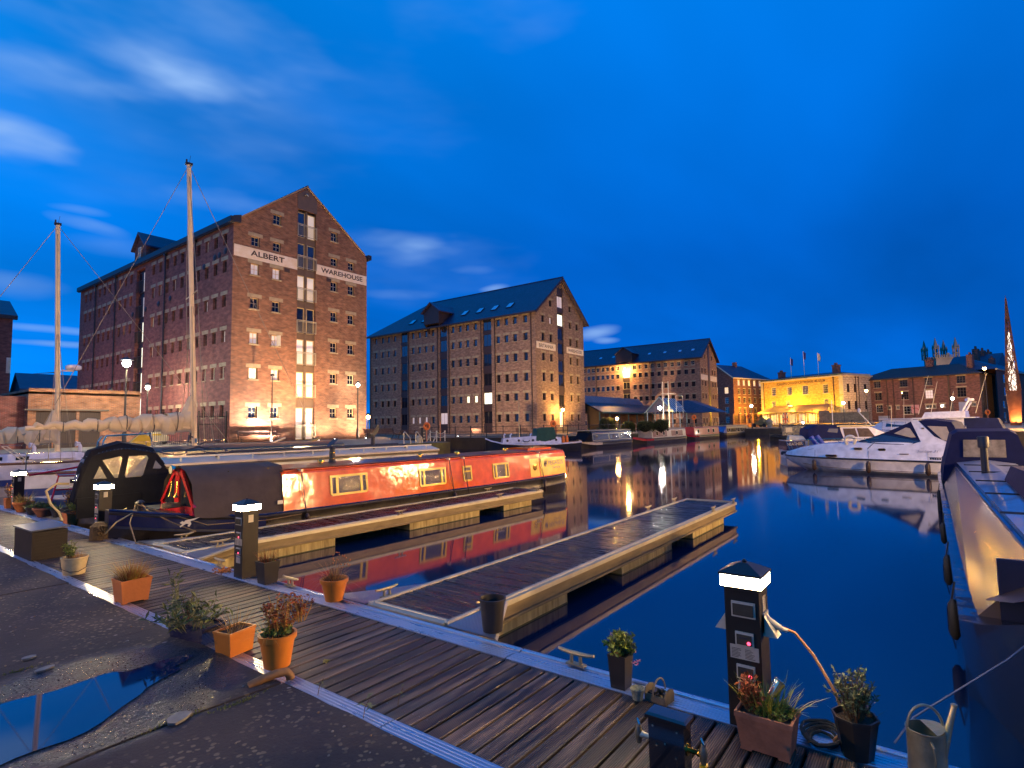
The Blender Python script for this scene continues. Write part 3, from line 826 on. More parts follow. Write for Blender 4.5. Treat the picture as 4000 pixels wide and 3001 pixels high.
# ------------------------------------------------------------------ 1 the tall warehouse on the pier
BR_A = BRICK('dark_engineering_brick', (.27, .098, .040), (.12, .046, .024), (.30, .20, .115), stain=.3)
BR_AL = BRICK('red_warehouse_brick', (.27, .075, .045), (.17, .05, .036), (.24, .14, .105), stain=.45)
SL_B = SLATE('blue_slate', (.05, .040, .075))
A = Bld('tall_warehouse', (22.24, 44.62), 0, 'tall dark brick warehouse lettered ALBERT WAREHOUSE, its gable flooded with light')
AW, ALn = 13.4, 36.3
cols = [(1.50, 2.22), (3.42, 4.14), (9.22, 9.94), (11.16, 11.88)]
rows = [(3.02, 3.97), (6.22, 7.17), (9.14, 10.1), (12.06, 13.0), (14.93, 15.87), (17.36, 18.17)]
ops = []; wl_ = []
for ci, (a0, a1) in enumerate(cols):
    for ri, (z0, z1) in enumerate(rows): wl_.append((a0, a1, z0, z1, ci, ri))
for ci in (1, 2): wl_.append((cols[ci][0], cols[ci][1], 19.74, 20.64, ci, 6))
ops = [w[:4] for w in wl_]
BAY = (5.76, 7.62, 1.1, 21.85)
A.wall('G', 0, AW, ZP - .1, 24.2, ops + [BAY], BR_A, .34, roof=[((0, 18.98), (6.62, 24.0)), ((6.62, 24.0), (AW, 18.98))])
for a0, a1, z0, z1, ci, ri in wl_:
    gl = DGLASS
    if (ci, ri) in ((0, 1), (1, 1)): gl = PALEWIN if ci == 0 else DIMWIN
    elif (ci, ri) in ((0, 0), (1, 0), (0, 2), (1, 2)): gl = DIMWIN if ri else BGLASS
    elif (ci, ri) in ((0, 4), (1, 4)): gl = DIMWIN
    A.win('G', a0, a1, z0, z1, CREAM, gl, 2, 2, .2)
    A.lintel_sill('G', a0, a1, z0, z1, STONE, .27, .32, ri != 5)
# open casement in the third row
b = MB(); b.box(0, .36, -.02, .02, 0, .9); o = b.build('open_casement', WHITEP, A.root, loc=(3.86, -.05, 9.16)); o.rotation_euler = (0, 0, R(-62))
# hoist bay: seven pairs of glazed doors, rails in front
tops = [21.6, 18.72, 15.79, 12.87, 10.02, 7.11, 3.95]
b = MB(); b.prism([(5.7, -.03, 21.8), (7.68, -.03, 21.8), (7.68, -.03, 23.02), (6.62, -.03, 23.82), (5.7, -.03, 23.1)], (0, .027, 0)); A.part(b, 'gable_panel', GREYPANEL)
b = MB(); b.tube([(6.45, -.05, 23.2), (6.45, -.3, 23.25), (6.5, -.4, 23.05)], .06, 6); A.part(b, 'vent_hood', ALUF)
b = MB(); b.box(6.62, 6.64, -.035, -.031, 21.8, 23.8); b.box(6.58, 6.76, .1, .3, 1.1, 21.8); A.part(b, 'hoist_post', GREYPANEL)
for k in range(7):
    t = tops[k]; bot = (t - 2.3) if k < 6 else 1.12
    b = MB(); lo = (tops[k + 1] if k < 6 else 1.1)
    if k < 6: b.box(5.77, 7.61, .14, .3, lo + .02, bot - .01); A.part(b, 'spandrel', GREYPANEL)
    for x0 in (5.78, 6.80):
        gl = [CURT, BGLASS, CURT, DGLASS, DIMWIN, WARMWIN if x0 > 6 else CURT, CURT if x0 < 6 else DIMWIN][k]
        if k == 0: gl = BGLASS if x0 < 6 else CURT
        A.win('G', x0, x0 + .78, bot, t, CREAM, gl, 1, 1, .26, name='loading_door')
    rz_ = bot + 1.14 if k < 6 else 2.42
    b = MB(); b.bar((5.72, -.09, rz_), (7.66, -.09, rz_), .035, 6); b.box(5.76, 7.62, -.11, -.07, rz_ - .12, rz_ - .085); b.box(5.76, 7.62, -.11, -.07, rz_ - 1.08, rz_ - 1.045)
    for i in range(17): b.box(5.77 + i * .115, 5.79 + i * .115, -.1, -.08, rz_ - 1.05, rz_ - .1)
    b.box(5.72, 5.76, -.11, .0, rz_ - 1.1, rz_); b.box(7.62, 7.66, -.11, .0, rz_ - 1.1, rz_)
    A.part(b, 'balcony_rail', M('grey_railing', (.42, .40, .36), .45, .4, .1, 8))
# painted name bands
BAND = M('faded_white_band', (.84, .70, .52), .75, 0, .14, 1.6, tint=(.86, .77, .62))
LETT = M('dark_lettering', (.05, .03, .03), .7, 0, .1, 8)
b = MB(); b.box(.08, 5.74, -.010, .003, 16.2, 17.16); A.part(b, 'name_band', BAND)
b = MB(); b.box(7.66, 13.36, -.010, .003, 16.22, 17.15); A.part(b, 'name_band', BAND)
text('ALBERT', 3.05, .47, (1.46, -.014, 16.50), (1, 0, 0), (0, 0, 1), LETT, A.root, bold=.025)
text('WAREHOUSE', 4.70, .46, (8.16, -.014, 16.50), (1, 0, 0), (0, 0, 1), LETT, A.root, bold=.025)
for x_ in (4.5, 8.75):
    b = MB(); b.box(x_, x_ + .5, -.04, -.014, 15.75, 16.08); A.part(b, 'name_plate', BROWNP)
# long side
lc = [1.02 + 1.56 * k for k in range(10)] + [20.55 + 1.5 * k for k in range(10)]
lrows = [(3.12, 4.1), (6.25, 7.22), (9.2, 10.2), (12.12, 13.1), (14.98, 16.0), (17.28, 18.24)]
lw = [(c, c + .62, z0, z1) for c in lc for z0, z1 in lrows]
LB = (17.45, 19.5, 3.2, 18.4)
A.wall('L', 0, ALn, ZP - .1, 18.98, lw + [LB], BR_AL, .36)
lit = {(9, 3): PALEWIN, (10, 4): WARMWIN, (11, 3): PALEWIN, (10, 3): CURT, (12, 5): WARMWIN, (16, 2): WARMWIN, (14, 1): WARMWIN, (13, 2): CURT, (11, 5): CURT}
for i, c in enumerate(lc):
    for j, (z0, z1) in enumerate(lrows):
        gl = lit.get((i, j)) or random.choice([DGLASS, DGLASS, DGLASS, BGLASS, CURT if random.random() < .25 else DGLASS])
        A.win('L', c, c + .62, z0, z1, WHITEP if gl in (BGLASS, PALEWIN) else BROWNP, gl, 2, 2, .26)
        A.block('L', 'lintel', c - .26, c + .88, -.012, .1, z1 + .004, z1 + .32, STONE)
        if j in (0, 1): A.block('L', 'sill', c - .08, c + .7, -.05, .1, z0 - .1, z0 - .004, STONE)
for k in range(6):
    z0 = 3.3 + k * 2.55
    A.win('L', 17.6, 18.45, z0, z0 + 2.1, BROWNP, PALEWIN if k in (1, 2, 3, 0) else CURT, 1, 1, .3, name='loading_door')
    A.win('L', 18.52, 19.4, z0, z0 + 2.1, BROWNP, DGLASS, 1, 1, .3, name='loading_door')
    b = MB(); b.bar((-.06, 17.45, z0 + 1.1), (-.06, 19.5, z0 + 1.1), .03, 6)
    for i in range(15): b.box(-.07, -.05, 17.5 + i * .138, 17.52 + i * .138, z0, z0 + 1.08)
    A.part(b, 'balcony_rail', IRON)
for s_ in (6.44, 12.5, 24.85, 30.85): A.pipe('L', s_, 1.1, 18.7)
for s_, z_ in ((3.0, 16.55), (2.2, 16.6), (1.2, 16.75), (4.9, 16.1), (14.0, 14.2), (11.5, 14.35), (20.2, 14.0), (17.0, 14.1)):
    b = MB(); b.lathe([(.02, -.02), (.27, 0), (.27, .05), (.08, .1), (.02, .12)], n=10)
    o = b.build('tie_plate', BLACKP, A.root, loc=(0, s_, z_)); o.rotation_euler = (0, R(-90), 0)
gable_roof(A, AW, ALn, 18.98, 24.0, SL_B, ov=.12, ove=0.02, th=.14, edge=BLACKP)
b = MB(); b.box(-.36, .02, -.25, ALn + .2, 18.86, 19.32); b.prism([(-.36, -.28, 18.9), (.5, -.28, 18.95), (.5, -.28, 19.6), (-.1, -.28, 19.4)], (0, .24, 0)); A.part(b, 'eaves_box', BLACKP)
b = MB(); b.box(AW - .02, AW + .38, -.28, .2, 18.85, 19.3); A.part(b, 'eaves_box', BLACKP)
b = MB(); b.prism([(0.3, -.1, 19.2), (6.62, -.1, 24.0), (6.62, -.1, 24.16), (.3, -.1, 19.36)], (0, .09, 0)); b.prism([(AW - .3, -.1, 19.2), (6.62, -.1, 24.0), (6.62, -.1, 24.16), (AW - .3, -.1, 19.36)], (0, .09, 0)); A.part(b, 'verge', M('verge_mortar', (.34, .25, .17), .8))
# dormer over the side hoist
b = MB(); b.prism([(-.1, 17.1, 19.0), (-.1, 19.9, 19.0), (-.1, 19.9, 20.55), (-.1, 18.5, 21.9), (-.1, 17.1, 20.55)], (6.2, 0, 0)); A.part(b, 'dormer', BR_AL)
b = MB()
for sg in (-1, 1): b.add([(-.4, 18.5, 22.0), (6.4, 18.5, 22.0), (6.4, 18.5 + sg * 1.65, 20.4), (-.4, 18.5 + sg * 1.65, 20.4), (-.4, 18.5, 22.16), (6.4, 18.5, 22.16), (6.4, 18.5 + sg * 1.65, 20.56), (-.4, 18.5 + sg * 1.65, 20.56)], [(0, 1, 2, 3), (4, 7, 6, 5), (0, 3, 7, 4), (3, 2, 6, 7)])
A.part(b, 'dormer_roof', SL_B)
A.win('L', 18.15, 18.8, 19.5, 20.6, WHITEP, BGLASS, 2, 2, -.04, n0=-.1)
# ------------------------------------------------------------------ 2 the pale brick warehouse
BR_B = BRICK('buff_red_brick', (.33, .20, .115), (.21, .115, .072), (.28, .215, .15), stain=.3, bw=.3, bh=.1)
Bt = Bld('brick_warehouse', (70.3, 48.1), .6, 'brown brick warehouse lettered BRITANNIA WAREHOUSE with a slate roof and skylights')
BW, BL = 15.05, 38.4
bc = [1.45, 3.45, 5.15, 6.82, 11.55, 13.28, 14.9, 16.55, 21.3, 22.98, 24.62, 26.25, 31.05, 32.8, 34.4, 36.35]
brw = [(2.7, 3.9), (5.95, 7.1), (8.9, 10.2), (12.1, 13.35), (15.25, 16.42), (18.0, 19.15)]
bays = [(8.55, 10.3), (18.25, 19.95), (28.03, 29.72)]
wl_ = [(c, c + .72, z0, z1, i, j) for i, c in enumerate(bc) for j, (z0, z1) in enumerate(brw)]
Bt.wall('L', 0, BL, ZB - .1, 19.85, [w[:4] for w in wl_] + [(a, b_, 1.0, 19.5) for a, b_ in bays], BR_B, .34)
for a0, a1, z0, z1, i, j in wl_:
    gl = BGLASS if j >= 4 or (j == 3 and random.random() < .2) else DGLASS
    if (i, j) in ((4, 1), (5, 1)): gl = PALEWIN
    if j == 0 and i in (9, 10, 11): gl = DIMWIN
    Bt.win('L', a0, a1, z0, z1, BROWNP, gl, 1, 1, .24)
    Bt.lintel_sill('L', a0, a1, z0, z1, STONE, .3, .36)
for q, (a, b_) in enumerate(bays):
    for j in range(6):
        z0, z1 = [(2.5, 4.5), (5.6, 7.5), (8.6, 10.6), (11.8, 13.8), (15.0, 17.0), (17.6, 19.45)][j]
        lo = [1.02, 4.52, 7.52, 10.62, 13.82, 17.02][j]
        Bt.block('L', 'bay_panel', a + .01, b_ - .01, .05, .3, lo, z0 - .01, BROWNP)
        gl = BGLASS if j >= 4 else (PALEWIN if (q == 0 and j == 1) else (DIMWIN if j == 0 and q == 1 else DGLASS))
        Bt.win('L', a + .02, b_ - .02, z0, z1, BROWNP, gl, 2, 1, .2, name='bay_window')
    Bt.block('L', 'bay_lintel', a - .05, b_ + .05, -.05, .3, 19.46, 19.62, BROWNP)
for s_ in (.72, 7.75, 17.7, 20.35, 27.6, 10.6, 38.0): Bt.pipe('L', s_, .9, 19.4, .08, BROWNP)
gcol = [(1.82, 2.58), (4.12, 4.86), (10.25, 10.95), (12.5, 13.2)]
grow = [(2.72, 3.83), (5.93, 7.05), (8.9, 10.26), (12.1, 13.34), (15.2, 16.5), (18.15, 19.25)]
wl_ = [(a0, a1, z0, z1, i, j) for i, (a0, a1) in enumerate(gcol) for j, (z0, z1) in enumerate(grow)] + [(4.15, 4.85, 20.95, 22.0, 1, 6), (10.28, 10.95, 20.95, 22.0, 2, 6)]
Bt.wall('G', 0, BW, ZB - .1, 27, [w[:4] for w in wl_] + [(6.52, 8.38, 4.6, 24.6), (6.65, 8.0, 1.7, 4.3)], BR_B, .34, roof=[((0, 19.85), (7.52, 26.0)), ((7.52, 26.0), (BW, 19.85))])
for a0, a1, z0, z1, i, j in wl_:
    Bt.win('G', a0, a1, z0, z1, BROWNP, DIMWIN if (i, j) == (1, 5) else DGLASS, 1, 1, .24)
    Bt.lintel_sill('G', a0, a1, z0, z1, STONE, .26, .34)
for j in range(7):
    z0 = [5.0, 8.4, 10.6, 13.6, 15.9, 18.2, 21.2][j]
    if j < 6:
        Bt.block('G', 'bay_panel', 6.53, 8.37, .06, .3, [4.62, 7.0, 10.3, 12.62, 15.4, 17.9][j], z0 - .01, BROWNP)
    Bt.win('G', 6.54, 8.36, z0, min(z0 + 1.95, [6.98, 10.28, 12.6, 15.38, 17.88, 20.4, 23.2][j]), BROWNP, PALEWIN if j == 5 else (DIMWIN if j == 6 else DGLASS), 2, 1, .22, name='bay_window')
Bt.block('G', 'bay_panel', 6.53, 8.37, .06, .3, 23.22, 24.59, BROWNP)
Bt.block('G', 'bay_panel', 6.53, 8.37, .06, .3, 20.42, 21.19, BROWNP)
Bt.win('G', 6.68, 7.97, 1.72, 4.28, BROWNP, WARMWIN, 2, 1, .2, name='entrance_door')
b = MB(); b.box(.28, 5.80, -.02, .003, 13.9, 14.98); Bt.part(b, 'name_board', BAND)
b = MB(); b.box(9.25, 14.9, -.02, .003, 13.95, 15.0); Bt.part(b, 'name_board', BAND)
LB_ = M('brown_lettering', (.05, .025, .02), .7)
text('BRITANNIA', 4.1, .56, (1.0, -.025, 14.15), (1, 0, 0), (0, 0, 1), LB_, Bt.root, bold=.012)
text('WAREHOUSE', 4.55, .56, (9.75, -.025, 14.2), (1, 0, 0), (0, 0, 1), LB_, Bt.root, bold=.012)
gable_roof(Bt, BW, BL, 19.95, 26.1, SL_B, ov=.75, ove=.7, th=.18, hip_far=9.5, edge=BROWNP)
for s_ in (28.23, 24.99, 15.46, 12.12, 8.94, 5.82):
    b = MB(); b.box(0, 1.5, -.55, .55, 0, .1); b.box(.08, 1.42, -.47, .47, .1, .112, 1)
    o = b.build('skylight', [BLACKP, M('skylight_glass', (.35, .45, .6), .03, 0, .05, 1, spec=1, coat=1)], Bt.root, loc=(1.05, s_, 21.02)); o.rotation_euler = (0, -math.atan2(6.15, 7.52), 0)
b = MB(); b.prism([(-1.3, 18.9, 19.9), (-1.3, 22.5, 19.9), (-1.3, 22.5, 22.0), (-1.3, 20.7, 23.4), (-1.3, 18.9, 22.0)], (5.6, 0, 0)); Bt.part(b, 'hoist_dormer', BROWNP)
b = MB()
for sg in (-1, 1): b.add([(-1.7, 20.7, 23.5), (4.4, 20.7, 23.5), (4.4, 20.7 + sg * 2.2, 21.8), (-1.7, 20.7 + sg * 2.2, 21.8), (-1.7, 20.7, 23.68), (4.4, 20.7, 23.68), (4.4, 20.7 + sg * 2.2, 21.98), (-1.7, 20.7 + sg * 2.2, 21.98)], [(0, 1, 2, 3), (4, 7, 6, 5), (0, 3, 7, 4), (3, 2, 6, 7), (0, 4, 5, 1)])
Bt.part(b, 'dormer_roof', SL_B)
b = MB()
for s_ in (19.0, 22.2): b.prism([(-1.2, s_, 19.9), (0, s_, 19.9), (0, s_, 18.4), (-.15, s_, 18.4)], (0, .2, 0))
Bt.part(b, 'bracket', BROWNP)
# entrance steps
b = MB()
for i in range(6): b.box(8.4 + i * .32, 10.4, -1.7, -.02, ZB + i * .15 if i else ZB - .05, ZB + (i + 1) * .15)
b = MB()
for i in range(6): b.box(5.9 - 0 * i, 8.3 + (5 - i) * .38, -1.9, -.02, ZB + i * .145, ZB + (i + 1) * .145 - .003)
Bt.part(b, 'entrance_steps', CONC)
b = MB()
for y_ in (-1.85, -.3):
    b.tube([(8.3, y_, 2.75), (8.4, y_, 2.75), (10.4, y_, 1.9)], .03, 6)
    for x_, z_ in ((8.4, 2.75), (9.4, 2.32), (10.4, 1.9)): b.bar((x_, y_, z_ - 1), (x_, y_, z_), .025, 6)
Bt.part(b, 'handrail', IRON)
# ------------------------------------------------------------------ 3 the long warehouse beyond
BR_N = BRICK('orange_brick', (.34, .185, .10), (.24, .125, .075), (.29, .21, .14), stain=.25, bw=.4, bh=.14)
Nb = Bld('brick_warehouse', (124.5, 41.1), 1.0, 'long lower brick warehouse behind the market shed, a bright lamp over its hoist door', group=None)
NW, NL = 12.6, 33.0
nc = [1.2, 2.75, 4.4, 5.95, 7.5, 9.1, 10.7, 12.25, 13.7, 15.1, 19.5, 20.9, 22.2, 23.5, 24.8, 26.1, 27.4, 28.7, 30.2]
nrow = [(1.9, 3.0), (4.95, 6.0), (7.45, 8.5), (10.2, 11.3), (13.05, 14.1), (15.0, 16.05)]
wl_ = [(c, c + .82, z0, z1) for c in nc for z0, z1 in nrow]
Nb.wall('L', 0, NL, ZB - .1, 16.7, wl_ + [(16.75, 18.6, 1.5, 15.6)], BR_N, .3)
for k, w_ in enumerate(wl_):
    Nb.win('L', *w_, WHITEP if k % 6 == 5 else BROWNP, BGLASS if (k % 6 > 2 and k % 4 < 3) else DGLASS, 2, 2, .2)
    Nb.lintel_sill('L', *w_, STONE, .16, .22)
for j, z0 in enumerate((2.0, 5.0, 7.6, 10.4, 13.2)):
    Nb.win('L', 16.78, 18.57, z0, z0 + 1.7, CREAM, WARMWIN if j == 4 else DGLASS, 2, 1, .2, name='loading_door')
    Nb.block('L', 'bay_panel', 16.76, 18.59, .06, .28, z0 - .8, z0 - .02, BROWNP)
ngw = [(a, a + .75, z0, z0 + 1.15) for a in (1.0, 3.2, 8.7, 10.7) for z0 in (2.0, 4.7, 7.5, 10.4, 13.2)] + [(3.4, 4.1, 16.6, 17.6), (8.6, 9.3, 16.6, 17.6)]
Nb.wall('G', 0, NW, ZB - .1, 22, ngw, BR_N, .3, roof=[((0, 16.7), (NW / 2, 21.2)), ((NW / 2, 21.2), (NW, 16.7))])
for w_ in ngw:
    Nb.win('G', *w_, BROWNP, DGLASS, 2, 2, .2)
    Nb.lintel_sill('G', *w_, STONE, .14, .22)
Nb.block('G', 'hoist_strip', 5.7, 6.9, -.06, .05, 1, 19.9, BROWNP)
for a0, a1 in ((.3, 5.3), (7.2, 12.3)):
    Nb.block('G', 'name_band', a0, a1, -.02, .003, 11.7, 12.9, BAND)
for s_ in (11.6, 25.6): Nb.pipe('L', s_, .9, 16.4, .08, BROWNP)
SL_N = SLATE('dark_slate', (.042, .034, .065))
gable_roof(Nb, NW, NL, 16.8, 21.3, SL_N, ov=.5, ove=.6, th=.18, edge=BROWNP)
for s_ in (5.2, 8.8, 12.6, 16.2, 22.0, 25.5, 2.2):
    b = MB(); b.box(0, .9, -.4, .4, 0, .09); b.box(.06, .84, -.34, .34, .09, .10, 1)
    o = b.build('skylight', [BLACKP, M('skylight_glass', (.35, .45, .6), .03)], Nb.root, loc=(2.1, s_, 18.42)); o.rotation_euler = (0, -math.atan2(4.5, 6.3), 0)
b = MB(); b.prism([(-1.0, 15.6, 16.8), (-1.0, 19.8, 16.8), (-1.0, 19.8, 18.9), (-1.0, 17.7, 20.2), (-1.0, 15.6, 18.9)], (4.6, 0, 0)); Nb.part(b, 'hoist_dormer', BROWNP)
b = MB()
for sg in (-1, 1): b.add([(-1.3, 17.7, 20.35), (4.2, 17.7, 20.35), (4.2, 17.7 + sg * 2.4, 18.7), (-1.3, 17.7 + sg * 2.4, 18.7), (-1.3, 17.7, 20.5), (4.2, 17.7, 20.5), (4.2, 17.7 + sg * 2.4, 18.85), (-1.3, 17.7 + sg * 2.4, 18.85)], [(0, 1, 2, 3), (4, 7, 6, 5), (0, 3, 7, 4), (3, 2, 6, 7), (0, 4, 5, 1)])
Nb.part(b, 'dormer_roof', SL_N)
# ------------------------------------------------------------------ 4 white framed warehouse with balconies
BR_W = BRICK('plain_red_brick', (.27, .11, .065), (.20, .08, .05), (.24, .16, .11), stain=.3, bw=.45, bh=.15)
K = Bld('brick_warehouse', (154.97, 42.54), -20, 'red brick dockside block with white windows and a hipped roof, right of the long warehouse')
kops = [(a, a + 1.0, z0, z0 + 1.5) for a in (1.9, 4.2, 6.5, 8.9, 11.4, 13.9) for z0 in (1.8, 4.4, 7.2, 9.6, 11.9)]
K.wall('G', 0, 16.2, ZB - .1, 14.0, kops, BR_W, .25)
for i, w_ in enumerate(kops):
    K.win('G', *w_, WHITEP, WARMWIN if i in (14, 19) else (CURT if i % 5 == 4 else DGLASS), 2, 3, .15)
    K.lintel_sill('G', *w_, PALESTONE, .1, .2)
kl = [(1.6, 2.8, z0, z0 + 1.7) for z0 in (1.9, 4.5, 7.1, 9.8)] + [(4.9, 6.4, z0, z0 + 1.9) for z0 in (1.7, 4.4, 7.1, 9.8, 12.4)]
K.wall('L', 0, 9.8, ZB - .1, 19, kl, BR_W, .25, roof=[((0, 13.9), (4.9, 17.6)), ((4.9, 17.6), (9.8, 13.9))])
for i, w_ in enumerate(kl):
    K.win('L', *w_, WHITEP, WARMWIN if i in (3, 7) else (DIMWIN if i == 4 else BGLASS), 2, 3, .15)
b = MB()
for z0 in (4.3, 7.0, 9.7, 12.3):
    b.bar((-.3, 4.7, z0 + 1), (-.3, 6.6, z0 + 1), .04, 5)
    for i in range(9): b.bar((-.3, 4.7 + i * .237, z0), (-.3, 4.7 + i * .237, z0 + 1), .02, 4)
    b.box(-.34, 0, 4.65, 6.65, z0 - .08, z0)
K.part(b, 'balcony_rail', IRON)
b = MB()
for sg in (-1, 1): b.add([(-.4, 4.9, 17.7), (11.0, 4.9, 17.7), (16.6 if sg < 0 else 16.6, 4.9 + sg * 5.3, 13.8), (-.4, 4.9 + sg * 5.3, 13.8), (-.4, 4.9, 17.9), (11.0, 4.9, 17.9), (16.6, 4.9 + sg * 5.3, 14.0), (-.4, 4.9 + sg * 5.3, 14.0)], [(0, 1, 2, 3), (4, 7, 6, 5), (0, 3, 7, 4), (3, 2, 6, 7)])
b.poly([(16.6, -.4, 14.0), (16.6, 10.2, 14.0), (11.0, 4.9, 17.9)])
K.part(b, 'roof', SL_N)
b = MB(); b.prism([(-.45, -.4, 13.62), (-.45, 4.9, 17.55), (-.45, 4.9, 17.9), (-.45, -.4, 13.97)], (.1, 0, 0)); b.prism([(-.45, 10.2, 13.62), (-.45, 4.9, 17.55), (-.45, 4.9, 17.9), (-.45, 10.2, 13.97)], (.1, 0, 0)); b.box(-.45, 16.6, -.46, -.41, 13.7, 13.95); K.part(b, 'bargeboard', WHITEP)
b = MB(); b.box(7.5, 8.3, 4.4, 5.4, 17, 18.9); K.part(b, 'chimney', BR_W)
# low brick yard wall with piers in front of it
t = thing('brick_yard_wall', (148.6, 41.2, ZB), 'low brick wall with dark railed openings below the white windowed block', 'wall', R(-20))
b = MB()
for i in range(6): b.box(i * 2.7, i * 2.7 + .6, 0, .5, 0, 3.4)
b.build('pier', BR_W, t)
b = MB(); b.box(.0, 14, .1, .35, 0, .9); b.build('wall', BR_W, t)
b = MB()
for i in range(5):
    b.box(i * 2.7 + .6, i * 2.7 + 2.7, .2, .25, 2.5, 2.6)
    for q in range(10): b.box(i * 2.7 + .7 + q * .2, i * 2.7 + .74 + q * .2, .2, .24, .9, 3.0)
b.build('railing', IRON, t)
# ------------------------------------------------------------------ 5 the yellow lit stone building
BR_M = BRICK('flood_yellow_stone', (.52, .32, .07), (.44, .26, .055), (.42, .28, .08), stain=.25, bw=.9, bh=.35, bump=.2)  # yellow flood wash partly put into the stone colour
Mu = Bld('museum_building', (149.44, 16.66), -27, 'two storey stone building washed in yellow light, a glazed veranda along its front', 'museum')
ML, MW = 22.6, 10.5
mo = [(a, a + 1.35, z0, z1) for a in (3.55, 8.75, 13.4, 17.9) for z0, z1 in ((8.6, 10.75), )] + [(a, a + 1.2, 5.35, 7.3) for a in (3.6, 16.75, 17.9)]
mo = [(3.6, 4.95, 8.6, 10.75), (8.8, 10.4, 8.65, 10.75), (13.3, 14.75, 8.7, 10.75), (18.0, 19.3, 8.8, 10.9), (3.7, 4.85, 5.35, 7.2), (14.0, 15.2, 5.4, 7.25), (18.2, 19.4, 5.4, 7.4)]
Mu.wall('L', 0, ML, ZB - .1, 12.3, mo, BR_M, .25)
for w_ in mo:
    Mu.win('L', *w_, WHITEP, DGLASS, 4, 4 if w_[2] > 8 else 5, .14)
    Mu.block('L', 'sill', w_[0] - .12, w_[1] + .12, -.1, .1, w_[2] - .14, w_[2] - .01, PALESTONE)
ms = [(a, a + 1.0, z0, z0 + 2.0) for a in (1.4, 4.0, 7.8) for z0 in (4.6, 8.6)]
Mu.wall('G', 0, MW, ZB - .1, 12.3, ms, BRICK('pale_rusticated_stone', (.46, .40, .29), (.42, .36, .26), (.22, .18, .12), ms=.05, bw=1.2, bh=.5), .25)
for w_ in ms: Mu.win('G', *w_, BROWNP, DGLASS, 2, 4, .14)
Mu.block('L', 'cornice', -.35, ML + .3, -.35, .2, 12.3, 12.62, PALESTONE); Mu.block('G', 'cornice', .2, MW + .3, -.35, .2, 12.3, 12.62, PALESTONE)
Mu.block('L', 'parapet', 0, ML, 0, .4, 12.62, 13.0, BR_M); Mu.block('G', 'parapet', .4, MW, 0, .4, 12.62, 13.0, PALESTONE)
Mu.block('L', 'string_course', 0, ML, -.06, .1, 7.9, 8.08, BR_M)
Mu.block('L', 'quoin', -.05, .9, -.05, .05, ZB, 12.3, PALESTONE); Mu.block('L', 'quoin', ML - .9, ML, -.05, .05, ZB, 12.3, PALESTONE)
b = MB(); b.poly([(.4, .4, 12.9), (MW, .4, 12.9), (MW / 2 + 1, 5, 14.0), (MW / 2 + 1, ML - 5, 14.0), (.4, ML, 12.9)][:3]); b.quad((.4, .4, 12.9), (MW / 2, 5, 13.9), (MW / 2, ML - 5, 13.9), (.4, ML, 12.9)); b.quad((MW, .4, 12.9), (MW / 2, 5, 13.9), (MW / 2, ML - 5, 13.9), (MW, ML, 12.9)); Mu.part(b, 'roof', SL_N)
Mu.wall('G', 0, MW, ZB, 12.3, [], BR_M, n0=ML, name='wall')
text('SOLDIERS OF GLOUCESTERSHIRE MUSEUM', 13.3, .62, (-.04, 17.6, 11.35), (0, -1, 0), (0, 0, 1), LETT, Mu.root, bold=.01)
for y_, h_ in ((3.2, 15.6), (18.3, 15.2)):
    b = MB(); b.box(3.0, 4.4, y_, y_ + 1.2, 12.5, h_ - .5); b.box(2.9, 4.5, y_ - .1, y_ + 1.3, h_ - .5, h_ - .2)
    for i in range(3): b.lathe([(.16, 0), (.13, .5)], (3.2 + i * .4, y_ + .6, h_ - .2), 8)
    Mu.part(b, 'chimney', BR_W)
for s_ in (2.2, 21.6): Mu.pipe('L', s_, 4.5, 12.2, .09, BROWNP)
Mu.pipe('G', 4.6, 1, 12.2, .09, BROWNP); Mu.pipe('G', 5.6, 1, 12.2, .09, BROWNP)
# veranda: lead roof on posts, lit shop behind
b = MB(); b.prism([(-4.2, 1.4, 4.25), (-4.2, 20.6, 4.25), (-.02, 18.2, 5.9), (-.02, 3.6, 5.9)], (0, 0, .12))
for i in range(34):
    y_ = 1.6 + i * .57; y2 = 3.7 + i * .44
    b.bar((-4.18, y_, 4.42), (-.05, y2, 6.06), .05, 4)
Mu.part(b, 'veranda_roof', M('lead_roof', (.22, .17, .16), .5, .2, .15, 1))
b = MB()
for i in range(8): b.bar((-4.0, 1.8 + i * 2.62, ZB), (-4.0, 1.8 + i * 2.62, 4.25), .09, 8)
b.box(-4.1, -3.9, 1.5, 20.5, 4.05, 4.22); Mu.part(b, 'post', BROWNP)
m_, n_, l_, b_ = _mat('lit_shop'); c_ = n_.new('ShaderNodeTexCoord'); v_ = n_.new('ShaderNodeTexVoronoi'); v_.inputs['Scale'].default_value = 1.6; l_.new(c_.outputs['Object'], v_.inputs[0])
rmp = n_.new('ShaderNodeValToRGB'); rmp.color_ramp.elements[0].color = (1.0, .62, .2, 1); rmp.color_ramp.elements[1].color = (.16, .06, .02, 1); rmp.color_ramp.elements[1].position = .7; l_.new(v_.outputs['Distance'], rmp.inputs[0]); l_.new(rmp.outputs[0], b_.inputs['Emission Color']); b_.inputs['Emission Strength'].default_value = 1.0
for i in range(7):
    Mu.win('L', 2.0 + i * 2.62, 4.2 + i * 2.62, ZB + .3, 3.9, BROWNP, m_, 3, 1, .1, n0=-3.2, name='shop_window')
